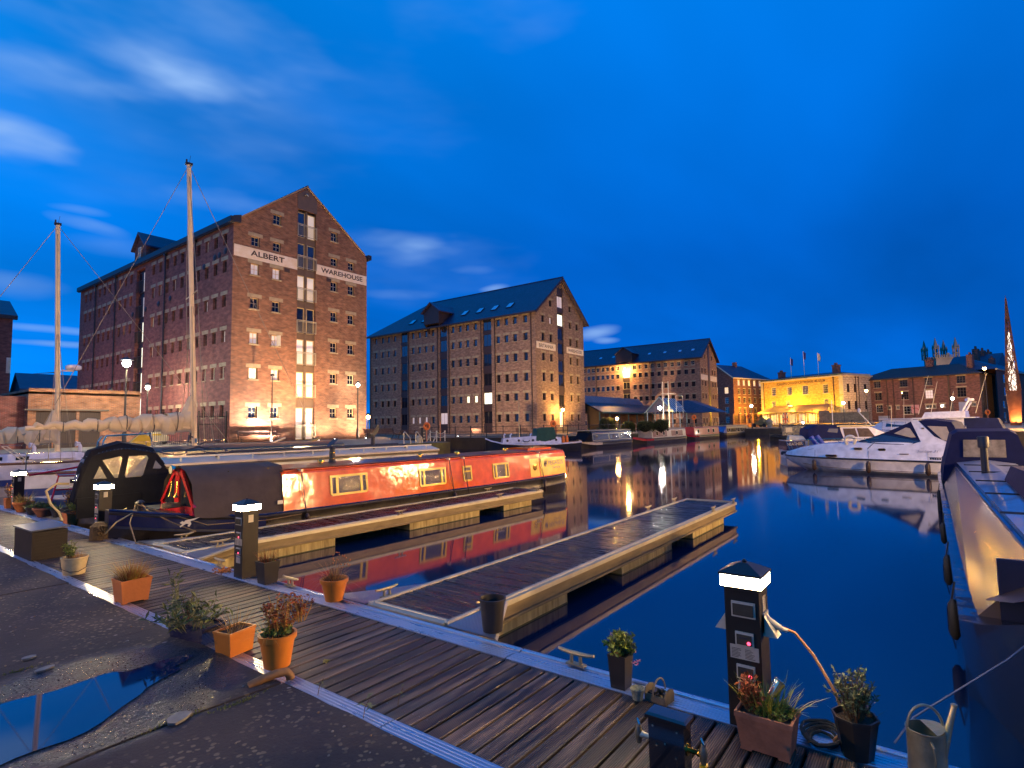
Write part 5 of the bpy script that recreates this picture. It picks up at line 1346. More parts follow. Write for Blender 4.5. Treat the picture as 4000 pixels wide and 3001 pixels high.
# ---- lifebuoy posts
ORANGE = M('lifebuoy_orange', (.85, .22, .03), .5, 0, .12, 5)
POSTB = M('peach_post', (.62, .26, .14), .6, 0, .1, 5)
def lifebuoy(p, label, s=1.0, rz=0.0, face=None):
    t = thing('lifebuoy_post', p, label, 'lifebuoy', rz, 'lifebuoy posts')
    b = MB(); b.bar((0, .03, 0), (0, .03, 1.0 * s), .05 * s, 8); b.build('post', POSTB, t)
    b = MB()
    prof = []
    for k in range(24):
        a = 2 * math.pi * k / 24; prof.append((.30 * s * math.cos(a), 0, 1.28 * s + .33 * s * math.sin(a)))
    b.prism(prof, (0, .09 * s, 0)); b.build('housing', ORANGE, t)
    b = MB(); pts = [(.215 * s * math.cos(2 * math.pi * k / 20), -.03 * s, 1.28 * s + .235 * s * math.sin(2 * math.pi * k / 20)) for k in range(20)]; b.tube(pts, .07 * s, 7, closed=True); b.build('buoy_ring', ORANGE, t, True)
    b = MB()
    for s_ in (-1, 1): b.prism([(s_ * .02 * s, -.02, 1.13 * s), (s_ * .10 * s, -.02, 1.2 * s), (s_ * .10 * s, -.02, 1.36 * s), (s_ * .02 * s, -.02, 1.43 * s)], (0, .012, 0))
    b.build('dark_slot', BROWNP, t)
lifebuoy(G(1667, 1726.5, ZP), 'orange lifebuoy on its post at the end of the stone pier', .80, R(-38))
lifebuoy(G(2145, 1709, ZB) + Vector((.5, -.2, 0)), 'orange lifebuoy on the quay railing before the second warehouse gable', 1.05, R(-38))
lifebuoy(AT(2713, 1672, 88), 'small orange lifebuoy beside the columns of the market shed', 1.3, R(-38))
lifebuoy(AT(2925, 1660, 104), 'distant orange lifebuoy before the yard wall', 1.2, R(-38))
lifebuoy(AT(3745, 1651, 92), 'red and orange lifebuoy before the pale blue doors', 1.25, R(-38))
lifebuoy(AT(3862, 1652, 88), 'orange lifebuoy beside the tall orange lamp', 1.3, R(-60))
# ---- pier furniture
t = thing('pier_ladder', G(1600, 1733, ZP), 'galvanised ladder handrails at the pier edge', 'ladder', R(-15))
GALV = M('galvanised_tube', (.62, .60, .55), .4, .5, .1, 8)
for x_ in (-.38, .42):
    b = MB(); b.tube([(x_, 0, 0), (x_, 0, .62), (x_ + .06, .02, .7), (x_ + .12, .05, .68), (x_ + .46, .1, .32), (x_ + .5, .1, 0)], .03, 7); b.build('handrail', GALV, t)
t = thing('pier_bollard', G(1637, 1731, ZP), 'short whitewashed mooring bollard beside the ladder', 'bollard')
b = MB(); b.lathe([(.14, 0), (.13, .25), (.16, .32), (.15, .4), (.08, .46)], n=12); b.build('body', M('whitewash', (.6, .57, .5), .8, 0, .2, 8), t, True)
t = thing('service_pedestal', G(1652, 1726.5, ZP), 'grey service pedestal with small plates beside the lifebuoy post', 'service pedestal', R(-38))
b = MB(); b.box(-.16, .16, -.1, .1, 0, .92); b.build('body', BLACKP, t); b = MB(); b.box(-.2, .2, -.13, .13, .92, 1.0); b.build('cap', PALESTONE, t)
for i in range(4):
    b = MB(); b.box(.02, .14, -.112, -.101, .15 + i * .2, .27 + i * .2); b.build('plate', PALESTONE, t)
t = thing('rope_barrier', G(1690, 1722, ZP), 'white posts with drooping ropes at the end of the pier', 'barrier')
q0 = G(1690, 1722, ZP)
ends = [G(1681, 1724, ZP) - q0, G(1706, 1726, ZP) - q0, G(1738, 1724, ZP) - q0, G(1668, 1725, ZP) - q0, G(1692, 1727, ZP) - q0]
for p in ends[:3]:
    b = MB(); b.bar(p, p + Vector((0, 0, .66)), .03, 7); b.lathe([(.05, -.02), (.05, .05)], tuple(p + Vector((0, 0, .66))), 7); b.build('post', WHITEP, t)
b = MB()
def droop(a, c, s, r=.018): return b.tube([a.lerp(c, k / 8) - Vector((0, 0, s * 4 * (k / 8) * (1 - k / 8))) for k in range(9)], r, 5)
up = Vector((0, 0, .64)); md = Vector((0, 0, .36))
droop(ends[0] + up, ends[1] + up, .06); droop(ends[1] + up, ends[2] + up, .12); droop(ends[0] + md, ends[1] + md, .06); droop(ends[1] + md, ends[2] + md, .1)
for p_, q_ in ((0, 3), (1, 4)):
    b.bar(ends[p_] + up, ends[q_], .018, 5); b.bar(ends[p_] + md, ends[q_], .018, 5)
b.build('rope', M('white_rope', (.6, .57, .5), .8), t)
t = thing('marker_pole', G(1720, 1723, ZP), 'thin red marker pole among the rope barrier posts', 'pole')
b = MB(); b.bar((0, 0, 0), (0, 0, 1.35), .035, 6); b.build('pole', POSTB, t)
# weed growing out of the wall opposite
# ---- market shed with a glazed ridge
S0 = AT(2348, 1608, 97)
Ms = Bld('market_shed', (S0.x, S0.y), 0, 'low open market shed with a slate roof and long glazed ridge between the warehouses', 'shed')
zt = S0.z
b = MB(); Ln = 31
b.add([(0, -.2, zt - .1), (Ln, -.2, zt - .1), (Ln, 3.6, zt + 1.8), (.3, 3.6, zt + 1.8)], [(0, 1, 2, 3)]); b.add([(1.5, 7.4, zt - .1), (Ln, 7.4, zt - .1), (Ln, 5.0, zt + 1.8), (1, 5.0, zt + 1.8)], [(0, 3, 2, 1)])
Ms.part(b, 'roof', SLATE('shed_slate', (.03, .028, .035)))
GLZ = M('ridge_glazing', (.16, .21, .27), .12, 0, .15, 1, spec=1)
b = MB(); b.quad((.3, 3.6, zt + 1.8), (Ln - 5, 3.6, zt + 1.8), (Ln - 6, 4.3, zt + 3.0), (.7, 4.3, zt + 3.0)); b.quad((.3, 5.0, zt + 1.8), (Ln - 5, 5.0, zt + 1.8), (Ln - 6, 4.3, zt + 3.0), (.7, 4.3, zt + 3.0)); Ms.part(b, 'glazed_ridge', GLZ)
gm = MB().bar((0, 0, 0), (-.7, .7, 1.2), .05, 4).mesh('glazing_bar', M('glazing_bar', (.16, .17, .18), .5, .3))
for i in range(34): OB('glazing_bar', gm, Ms.root, (.9 + i * .74, 3.57, zt + 1.82))
b = MB()
for i in range(9): b.bar((i * 3.8, .3, ZB), (i * 3.8, .3, zt), .12, 8)
b.box(0, Ln, -.3, -.2, zt - .32, zt - .05); Ms.part(b, 'column', M('shed_green', (.05, .12, .09), .5))
b = MB(); b.box(1, Ln - 2, 2.6, 2.9, ZB, zt + .6); Ms.part(b, 'wall', BR_R)
b = MB(); b.box(.5, 2.2, .6, .8, ZB, zt - .1); b.prism([(.5, .8, zt), (.5, 3.0, zt + 1.2), (.5, 3.0, ZB), (.5, .8, ZB)], (.3, 0, 0)); Ms.part(b, 'end_wall', M('shed_timber', (.10, .07, .035), .8))
# entrance gable: small white framed pediment, lit
e0 = AT(2577, 1610, 103)
b = MB(); eo = Vector((e0.x - S0.x, e0.y - S0.y, 0))
x_, y_ = eo.x, eo.y
b.prism([(x_, y_ - 2.6, zt - .1), (x_, y_ + 2.6, zt - .1), (x_, y_, zt + 2.5)], (8, 0, 0)); Ms.part(b, 'entrance_roof', GLZ)
b = MB()
for s in (-1, 1):
    b.bar((x_ - .1, y_ + s * 2.9, zt - .25), (x_ - .1, y_, zt + 2.6), .12, 4)
    for k in range(7): b.bar((x_ + k * 1.2, y_ + s * 2.7, zt - .15), (x_ + k * 1.2, y_, zt + 2.55), .05, 4)
    for k in range(3): b.bar((x_ + k * 3.6, y_ + s * 2.4, ZB), (x_ + k * 3.6, y_ + s * 2.4, zt - .1), .11, 8)
Ms.part(b, 'entrance_frame', M('pale_green_frame', (.42, .60, .55), .5, .1))
b = MB(); b.prism([(x_ + 6, y_ - 9, zt - .3), (x_ + 6, y_ + 4, zt - .3), (x_ + 9, y_ + 3, zt + 2.2), (x_ + 9, y_ - 2, zt + 2.2)], (5, 0, 0)); Ms.part(b, 'hipped_roof', SL_N)
# ---- signal masts
for px_, h_, lab in ((2594, 6.8, 'plain white signal mast left of the rigged one'), (2616, 6.9, 'white signal mast with crosstrees and a gantry')):
    p = AT(px_, 1673, 76); p.z = ZB
    t = thing('signal_mast', p, lab, 'mast')
    b = MB(); b.bar((0, 0, 0), (0, 0, h_), .09, 8, .06); b.build('pole', WHITEP, t)
    if px_ > 2600:
        b = MB()
        for z_, w2 in ((5.2, 1.0), (3.0, .5)): b.bar((-w2 * .6, w2 * .8, z_), (w2 * .6, -w2 * .8, z_), .045, 5)
        for dx in (1.0, 1.9): b.bar((dx * .6, -dx * .8, -0 + 1.0 * 0 + 2.0), (dx * .6, -dx * .8, 4.9), .03, 5)
        for z_ in (2.0, 3.4, 4.9): b.bar((.6, -.8, z_), (1.14, -1.52, z_), .03, 5)
        b.build('crosstree', WHITEP, t)
# ---- clipped bushes
LEAFD = M('dark_bush_leaf', (.035, .06, .018), .6, 0, .4, 9)
def bush(p, rx, ry, h, label, n=1500):
    t = thing('clipped_bush', p, label, 'bush', group='clipped bushes on the quay')
    b = MB(); rnd = random.Random(int(p[0] * 10))
    for i in range(n):
        a = rnd.uniform(0, 2 * math.pi); c = rnd.uniform(-.15, 1); s = math.sqrt(max(0, 1 - c * c)) ** .6
        k = rnd.uniform(.82, 1.04)
        q = Vector((rx * s * math.cos(a) * k, ry * s * math.sin(a) * k, h * (.45 + .55 * c) * k if c > 0 else h * (.45 + c * 2)))
        d = Vector((math.cos(a) * s, math.sin(a) * s, c)) + Vector((rnd.uniform(-.8, .8), rnd.uniform(-.8, .8), rnd.uniform(-.8, .8)))
        b.leaf(q, d, rnd.uniform(.10, .2), .10, up=(rnd.random(), rnd.random(), rnd.random()))
    b.build('foliage', LEAFD, t)
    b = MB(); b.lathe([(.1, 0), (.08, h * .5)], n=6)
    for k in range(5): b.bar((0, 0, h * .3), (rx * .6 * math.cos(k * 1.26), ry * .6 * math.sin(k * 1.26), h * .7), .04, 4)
    b.lathe([(rx * .3, .15), (rx * .85, h * .3), (rx * .85, h * .55), (rx * .5, h * .85), (.1, h * .93)], n=10, sy=ry / rx); b.build('trunk_and_shade_core', M('bush_shade', (.012, .015, .008), .9), t)  # dark inner body stands in for the shade among the leaves
for px_, w_, h_, lab in ((2373, .95, 2.0, 'largest clipped bush, left of the low orange lamp'), (2455, .78, 1.45, 'clipped bush right of the low orange lamp'), (2522, .98, 1.5, 'third clipped bush from the second warehouse'), (2583, .85, 1.6, 'clipped bush nearest the market shed gable')):
    p = AT(px_, 1685, 71); p.z = ZB
    bush(p, w_, w_, h_, lab)
# ---- the candle sculpture
cs = thing('spire_sculpture', (116.1, -9.85, ZB), 'tall pointed rusted steel spire, pierced and lit from inside, on the right', 'sculpture')
RUST = M('rusted_steel', (.26, .10, .045), .75, .2, .3, 1.5, .2, 20)
b = MB(); b.lathe([(.66, 0), (.74, 1.6), (.84, 3.2), (.93, 4.6), (.92, 5.3)], n=22); b.build('base_shell', RUST, cs, True)
b = MB(); rnd = random.Random(3)
def cr(z): return max(.03, .92 - (z - 5.2) * .0575)
for k in range(46):
    a = k * 2 * math.pi / 46; pts = []
    z = 5.2; a_ = a; sgn = 1 if k % 2 else -1
    while z < 20.0:
        pts.append((cr(z) * math.cos(a_), cr(z) * math.sin(a_), z)); z += .34; a_ += sgn * rnd.uniform(-.12, .42) * (1 if z < 15 else .4)
    b.tube(pts, [.052 * (1 - .55 * i / len(pts)) for i in range(len(pts))], 4)
for z in [6 + .8 * q for q in range(14)]: b.tube([(cr(z) * math.cos(q * .4), cr(z) * math.sin(q * .4), z + .4 * math.sin(q * .8 + z)) for q in range(16)], .04, 4, closed=True)
b.build('lattice', RUST, cs)
b = MB(); b.bar((0, 0, 16.5), (0, 0, 20.35), .26, 8, .012); b.build('spire_tip', RUST, cs)
b = MB(); b.lathe([(.42, 5.4), (.44, 8.0), (.30, 11.0), (.10, 14.5)], n=12); b.build('light_core', EM('spire_core', (1.0, .80, .62), 2.2), cs, True)
for x_, y_ in ((-1.0, -.5), (-.35, -1.2), (-1.1, .6)):
    spot('base_light', (x_ * 1.2, y_ * 1.2, .1), (0, 0, 3.5), (1.0, .50, .20), 420, 90, .6, .1, cs)
# ---- iron railing between garage and warehouse, with a parked white car behind
t = thing('iron_fence', (16.7, 44.95, ZP), 'tall black iron fence between the brick garage and the tall warehouse', 'fence')
bar_ = MB().bar((0, 0, 0), (0, 0, 2.25), .016, 5).bar((0, 0, 2.25), (0, 0, 2.42), .022, 4, .002).mesh('fence_bar', IRON)
for i in range(38): OB('fence_bar', bar_, t, (.06 + i * .142, 0, 0))
b = MB()
for z_ in (.2, 1.45, 2.05): b.box(0, 5.45, -.02, .02, z_, z_ + .05)
b.build('rail', IRON, t)
b = MB()
for x_ in (0, 3.3, 5.4): b.box(x_, x_ + .09, -.05, .05, 0, 2.5)
b.build('post', IRON, t)
t = thing('parked_car', (18.1, 47.3, ZP), 'white estate car parked behind the iron fence, tail towards us', 'car')
CARW = M('white_car_paint', (.62, .58, .5), .25, 0, .05, 2, coat=.6)
b = MB(); b.loft([[(x_ * w2, y_, z_) for x_, z_ in ((-.86, .25), (-.9, .7), (-.86, .95), (-.70, 1.4), (-.5, 1.48), (.5, 1.48), (.70, 1.4), (.86, .95), (.9, .7), (.86, .25))] for y_, w2 in ((0, .94), (.1, 1), (2.4, 1), (2.6, .98))]); b.build('body', CARW, t, True)
b = MB(); b.prism([(-.62, -.012, .98), (.62, -.012, .98), (.54, .0, 1.36), (-.54, .0, 1.36)], (0, .03, 0)); b.build('rear_window', DGLASS, t)
b = MB(); b.box(-.3, .3, -.03, -.002, .68, .8); b.build('number_plate', M('yellow_plate', (.7, .5, .05), .5), t)
for s in (-1, 1):
    b = MB(); b.box(s * .78 - .07, s * .78 + .07, -.03, .02, .65, 1.1); b.build('tail_light', FL_R, t)
    b = MB(); b.lathe([(.3, -.1), (.32, 0), (.3, .1)], n=12); o = b.build('wheel', RUBBER, t, loc=(s * .76, .55, .31)); o.rotation_euler = (0, R(90), 0)
# armoured museum vehicle on its plinth, round planter
p = AT(2978, 1652, 122); p.z = ZB
t = thing('armoured_car', p, 'small old armoured car shown on a plinth left of the yellow building', 'armoured car', R(60))
OLV = M('khaki_paint', (.22, .17, .07), .7, 0, .2, 3)
b = MB(); b.frustum((-2.1, 2.1, -.9, .9, .5), (-1.7, 1.5, -.75, .75, 1.25)); b.frustum((-.9, .7, -.7, .7, 1.25), (-.6, .45, -.5, .5, 1.75)); b.build('hull', OLV, t)
b = MB(); b.lathe([(.5, 1.75), (.42, 2.2)], n=8); b.bar((.3, 0, 2.0), (1.5, 0, 2.05), .05, 5); b.build('turret', OLV, t)
for x_ in (-1.3, 1.3):
    for s in (-1, 1):
        b = MB(); b.lathe([(.42, -.12), (.45, 0), (.42, .12)], n=12); o = b.build('wheel', RUBBER, t, loc=(x_, s * .9, .45)); o.rotation_euler = (R(90), 0, 0)
b = MB(); b.box(-2.6, 2.6, -1.4, 1.4, -.0, .12); b.build('plinth', CONC, t)
p = AT(3006, 1650, 118); p.z = ZB
t = thing('round_planter', p, 'grey ball shaped stone ornament left of the veranda', 'ornament')
b = MB(); b.lathe([(.5, 0), (.5, .5), (.25, .6), (.55, .95), (.65, 1.3), (.5, 1.7), (.1, 1.95)], n=14); b.build('body', M('grey_stone', (.3, .29, .28), .8), t, True)
# cafe tables under the veranda
for i in range(5):
    p = Mu.root.matrix_basis @ Vector((-3.2, 3.2 + i * 3.3, ZB))
    t = thing('cafe_table', p, ['rightmost', 'second from right', 'middle', 'second from left', 'leftmost'][i] + ' of the five small cafe tables under the lit veranda', 'cafe table', group='cafe tables in the veranda')
    b = MB(); b.lathe([(.3, 0), (.04, .04), (.04, .72)], n=8); b.build('leg', IRON, t); b = MB(); b.lathe([(.4, .72), (.4, .75)], n=10); b.build('table_top', BENCHW, t)
# low red wall on the museum quay
t = thing('low_quay_wall', (119.0, 24.5, ZB), 'low dark red brick wall along the quay in front of the yellow building', 'wall', R(-63))
b = MB()
b.box(0, 25, -.2, .2, 0, .75); b.build('wall', BR_R, t)
b = MB(); b.box(-.1, 25.1, -.27, .27, .75, .85); b.build('coping', CONC, t)
# street lamps on the arms to the right and on the quay to the left, out of the picture: their light falls on boats, pots and floats
BULBS['warm'] = (BULBS['white'][0], (1.0, .57, .21))
for p, pw, lab in (((18, -12, 3.9), 14000, 'street lamp on the marina arm to the right of the view'), ((30, -14.5, 4.7), 11000, 'second street lamp on the marina arm to the right of the view'), ((45, -12.6, 5.4), 12000, 'third street lamp on the marina arm to the right of the view'), ((74, -10.5, 6.2), 14000, 'fourth and furthest street lamp on the marina arm to the right of the view')):
    street_lamp(Vector(p), -3, lab, 'warm', pw, .2)
street_lamp(Vector((-9, 17, 7)), -.07, 'street lamp on the near quay left of the viewpoint', 'warm', 5200, .2)
spot('tower_fill_light', (392, -14, 26), (414, -6, 42), (1.0, .72, .62), 4500, 70, .6, .5)  # added spot without a fixture, stands in for city glow
# ================================================================== BOATS
def gloss(name, col, rough=.14, wav=.02, sc=2.2):
    m, n, l, b = _mat(name)
    b.inputs['Base Color'].default_value = tuple(col) + (1,); b.inputs['Roughness'].default_value = rough
    b.inputs['Coat Weight'].default_value = .6; b.inputs['Coat Roughness'].default_value = .05
    c = n.new('ShaderNodeTexCoord'); t = n.new('ShaderNodeTexNoise'); t.inputs['Scale'].default_value = sc; t.inputs['Detail'].default_value = 2; l.new(c.outputs['Object'], t.inputs[0])
    bp = n.new('ShaderNodeBump'); bp.inputs['Strength'].default_value = .6; bp.inputs['Distance'].default_value = wav; l.new(t.outputs['Fac'], bp.inputs['Height']); l.new(bp.outputs[0], b.inputs['Normal']); l.new(bp.outputs[0], b.inputs['Coat Normal'])
    t2 = n.new('ShaderNodeTexNoise'); t2.inputs['Scale'].default_value = 3.5; t2.inputs['Detail'].default_value = 6; l.new(c.outputs['Object'], t2.inputs[0])
    mr = n.new('ShaderNodeMapRange'); mr.inputs['From Min'].default_value = .3; mr.inputs['From Max'].default_value = .7; l.new(t2.outputs['Fac'], mr.inputs['Value'])
    mx = n.new('ShaderNodeMixRGB'); l.new(mr.outputs[0], mx.inputs[0]); mx.inputs[1].default_value = tuple(v * .8 for v in col) + (1,); mx.inputs[2].default_value = tuple(min(1, v * 1.12) for v in col) + (1,); l.new(mx.outputs[0], b.inputs['Base Color'])
    MATS[name] = m
    return m
OR_P = gloss('orange_boat_paint', (.78, .12, .003), .13, .02)
YEL = gloss('yellow_boat_paint', (.78, .50, .02), .25, .008)
HULLB = M('black_hull_bitumen', (.022, .019, .016), .38, 0, .4, 4, .35, 14, rvar=.15)
NAVY = gloss('navy_boat_paint', (.012, .016, .06), .2, .01)
REDP = gloss('red_boat_paint', (.36, .012, .015), .25, .01)
CANVAS = M('grey_canvas', (.075, .062, .070), .85, 0, .18, 2.5, .5, 5, spec=.2)
BLKCAN = M('black_canvas', (.007, .007, .010), .8, 0, .25, 2.5, .4, 6, spec=.12)
BLUECAN = M('blue_canvas', (.008, .012, .055), .8, 0, .2, 2.5, .4, 6, spec=.2)
WHITEG = gloss('white_gelcoat', (.70, .69, .70), .22, .004)
BRASS = M('brass', (.6, .38, .1), .25, 1, .1, 8)
CHROME = M('chrome', (.7, .7, .7), .12, 1, .05, 8)
ROPE = M('old_rope', (.20, .15, .09), .9, 0, .3, 30, .5, 60)
DROPE = M('dark_rope', (.03, .027, .025), .9, 0, .3, 30)
FEND = M('dark_fender', (.035, .02, .02), .45, 0, .2, 5)
def sparkle_glass(name, base, metal=0.0, sc=38):
    m, n, l, b = _mat(name)
    b.inputs['Base Color'].default_value = base + (1,); b.inputs['Roughness'].default_value = .1; b.inputs['Metallic'].default_value = metal; b.inputs['Specular IOR Level'].default_value = .9
    c = n.new('ShaderNodeTexCoord'); t = n.new('ShaderNodeTexNoise'); t.inputs['Scale'].default_value = sc; t.inputs['Detail'].default_value = 3; l.new(c.outputs['Object'], t.inputs[0])
    bp = n.new('ShaderNodeBump'); bp.inputs['Strength'].default_value = .8; bp.inputs['Distance'].default_value = .02; l.new(t.outputs['Fac'], bp.inputs['Height']); l.new(bp.outputs[0], b.inputs['Normal'])
    MATS[name] = m
    return m
OBSC = sparkle_glass('obscured_glass', (.16, .13, .10), .5, 30)
CLEARPL = sparkle_glass('creased_clear_plastic', (.30, .25, .16), .55, 16)
def nb_hull(L, beam=2.08, bow=2.4, g0=.2, rise=.34, stern=1.3, zb=-.85, rn=16):
    st = []
    xs = [.0, .12, .35, .7, 1.1, 1.6, 2.1, bow + .2] + [bow + .2 + (L - stern - bow - .2) * k / 6 for k in range(1, 7)] + [L - .9, L - .5, L - .2, L]
    for x in xs:
        f = min(1, max(.03, (x / bow))) ** .62 if x < bow else 1.0
        if x > L - stern: f = math.sqrt(max(.12, 1 - ((x - (L - stern)) / stern) ** 2.6 * .62))
        hw = beam / 2 * f
        g = g0 + rise * max(0, 1 - x / (bow + .4)) ** 1.5 + (.06 * max(0, (x - L + 1.6) / 1.6))
        st.append((x, hw, g))
    rings = []
    c = beam / 2
    for x, hw, g in st:
        k = .82 if x < bow else .97
        rings.append([(x, c - hw, g), (x, c - hw - .02, g - .05), (x, c - hw, g - .1), (x, c - hw * .99, g - .3), (x, c - hw * .99 - .018, g - .33), (x, c - hw * .98, g - .37), (x, c - hw * k, zb), (x, c + hw * k, zb), (x, c + hw * .98, g - .37), (x, c + hw, g - .1), (x, c + hw, g)])
    return rings, st
def nb_cabin(x0, x1, z0, z1, beam=2.08, inset=.1, lean=.09, camber=.10, z0b=None):
    rings = []
    for x in (x0, x1):
        a = inset; rings.append([(x, a, z0), (x, a + lean, z1 - .05), (x, a + lean + .04, z1), (x, beam * .3, z1 + camber * .8), (x, beam / 2, z1 + camber), (x, beam * .7, z1 + camber * .8), (x, beam - a - lean - .04, z1), (x, beam - a - lean, z1 - .05), (x, beam - a, z0)])
    return rings
def on_side(t, name, b, mats, x, z, inset=.1, lean=.09, z0=.2, z1=1.05, proud=.004, smooth=False):
    """place a part built flat in x,z (facing -y) on the leaning cabin side"""
    sl = lean / (z1 - .05 - z0)
    o = b.build(name, mats, t, smooth, (x, inset + sl * (z - z0) - proud, z)); o.rotation_euler = (-math.atan(sl), 0, 0)
    return o
def frame_win(t, x, z, w, h, frame_m, pane_m, side=.0, name='window', fw=.055, top=None, **k):
    b = MB(); c = .05
    b.box(c, w - c, -.018, 0, 0, fw); b.box(0, w, -.018, 0, h - fw, h); b.box(0, fw, -.018, 0, c, h - fw); b.box(w - fw, w, -.018, 0, c, h - fw)
    b.prism([(0, -.018, c), (c, -.018, 0), (c + .02, -.018, fw), (fw, -.018, c + .03)], (0, .018, 0)); b.prism([(w, -.018, c), (w - c, -.018, 0), (w - c - .02, -.018, fw), (w - fw, -.018, c + .03)], (0, .018, 0))
    if side:
        for xx in (side, w - side): b.box(xx - fw * .6, xx + fw * .6, -.02, 0, fw, h - fw)
    if top: b.box(fw, w - fw, -.02, 0, top - fw * .4, top + fw * .4)
    o = on_side(t, name, b, frame_m, x, z, **k)
    g = MB(); g.box(fw * .7, w - fw * .7, -.006, -.001, fw * .7, h - fw * .7); OB('pane', g.mesh('pane', pane_m), o)
    return o
def hang_fender(t, x, y, ztop, zrope0, r=.06, h=.3, rope=DROPE):
    b = MB(); b.bar((x, y, zrope0), (x, y, ztop), .008, 5); b.build('fender_rope', rope, t)
    b = MB(); b.lathe([(.02, 0), (r, -.05), (r, -h + .05), (.02, -h)], (x, y, ztop), 10); b.build('fender', FEND, t, True)
# ------------------------------------------------------------------ orange narrowboat
N = thing('narrowboat', (4.0, 11.72, 0), 'long orange narrowboat named PEGASUS with yellow framed windows and a grey canvas bow cover', 'narrowboat', R(-3))
rings, st = nb_hull(14.42)
b = MB(); b.loft(rings); b.build('hull', HULLB, N, True)
b = MB()
up = [[(x, 1.04 - hw - .006, g - .02), (x, 1.04 - hw - .008, g - .28)] for x, hw, g in st[:8]]
for i in range(7):
    b.quad(up[i][0], up[i + 1][0], up[i + 1][1], up[i][1])
b.build('bow_band', NAVY, N)
for s in (-1,):
    b = MB(); b.tube([(x, 1.04 + s * (hw + .012), g) for x, hw, g in st], .022, 6); b.build('gunwale', NAVY, N)
b = MB(); b.loft(nb_cabin(3.06, 14.1, .2, 1.05)); b.build('cabin', OR_P, N)
b = MB(); b.loft([[(x, .30, 1.125), (x, .70, 1.158), (x, 1.04, 1.172), (x, 1.38, 1.158), (x, 1.78, 1.125), (x, 1.78, 1.11), (x, .30, 1.11)] for x in (3.08, 14.08)]); b.build('roof_paint', gloss('maroon_roof_paint', (.10, .012, .02), .3, .01), N)
b = MB(); b.bar((3.1, .23, 1.075), (14.05, .23, 1.075), .02, 6); b.bar((3.1, 1.85, 1.075), (14.05, 1.85, 1.075), .02, 6); b.build('handrail', OR_P, N)
frame_win(N, 4.23, .41, 1.07, .49, YEL, OBSC, .19)
frame_win(N, 7.0, .37, 1.0, .49, YEL, OBSC, .17)
frame_win(N, 8.7, .37, .38, .47, YEL, GREYPANEL, top=.30)
frame_win(N, 10.03, .33, .80, .50, YEL, OBSC, .16)
for x0, x1 in ((11.96, 12.46), (12.52, 14.06)):
    b = MB(); b.box(0, x1 - x0, -.006, 0, 0, .62); on_side(N, 'yellow_panel', b, YEL, x0, .25)
b = MB(); b.lathe([(.085, 0), (.10, .01), (.10, .03), (.075, .035)], n=18, sx=1, sy=1.0); o = on_side(N, 'porthole', b, BRASS, 12.2, .56); o.rotation_euler = (R(90), 0, 0)
g = MB(); g.lathe([(.076, .032), (.076, .034)], n=16); OB('pane', g.mesh('pane', DGLASS), o)
def side_text(txt, x, z, w, h, mat, **kw):
    o = text(txt, w, h, (0, -.011, 0), (1, 0, 0), (0, 0, 1), mat, N, **kw)
    sl = .09 / .80; o.location = (x, .1 + sl * (z - .2) - .002, z); o.rotation_euler = (-math.atan(sl), 0, 0)
side_text('PEGASUS', 13.02, .60, .90, .145, M('dark_blue_lettering', (.02, .02, .05), .5), bold=.004)
side_text('G&T.D.A', 13.27, .46, .45, .07, M('dark_blue_lettering', (.02, .02, .05), .5))
side_text('47349', 3.12, .86, .24, .075, M('cream_lettering', (.75, .7, .5), .5), bold=.02)
b = MB()  # round emblem left of the name
b.poly([(.11 + .09 * math.cos(k * .4), -.008, .14 + .12 * math.sin(k * .4)) for k in range(16)]); on_side(N, 'emblem', b, M('olive_emblem', (.30, .22, .03), .5), 12.72, .52, proud=.008)
b = MB(); b.poly([(x_, -.0, z_) for x_, z_ in ((0, .1), (.05, .2), (.04, .13), (.12, .16), (.16, .22), (.2, .2), (.17, .16), (.19, .05), (.14, .1), (.08, .08), (.05, .0))]); on_side(N, 'emblem_figure', b, LETT, 12.74, .55, proud=.018)
# chimney, mushroom vents, hatch
b = MB(); b.lathe([(.10, 0), (.10, .03), (.075, .05), (.07, .36), (.08, .37), (.08, .40), (.062, .41)], (4.73, .85, 1.15), 14); b.build('chimney', BLACKP, N, True)
b = MB()
for z_ in (.1, .25): b.lathe([(.076, 0), (.078, .012), (.076, .024)], (4.73, .85, 1.15 + z_), 14)
b.build('brass_ring', BRASS, N)
b = MB(); o_ = [(4.73 + .13 * math.cos(k * .5) , .85 + .0 + .13 * math.sin(k * .5), 1.66 + .09 * math.cos(k * .5)) for k in range(13)]; b.prism(o_, (.01, 0, .015)); b.bar((4.73, .85, 1.54), (4.70, .85, 1.64), .008, 4); b.build('chimney_hat', BLACKP, N)
for x_ in (4.35, 7.55, 9.05, 11.35, 12.9):
    b = MB(); b.lathe([(.045, 0), (.045, .06), (.09, .065), (.085, .10), (.03, .125)], (x_, .75, 1.14), 12); b.build('mushroom_vent', BRASS, N, True)
b = MB(); b.loft([[(x, .5, 1.12), (x, .5, 1.21), (x, 1.04, 1.25), (x, 1.58, 1.21), (x, 1.58, 1.12)] for x in (12.3, 13.7)]); b.build('sliding_hatch', OR_P, N)
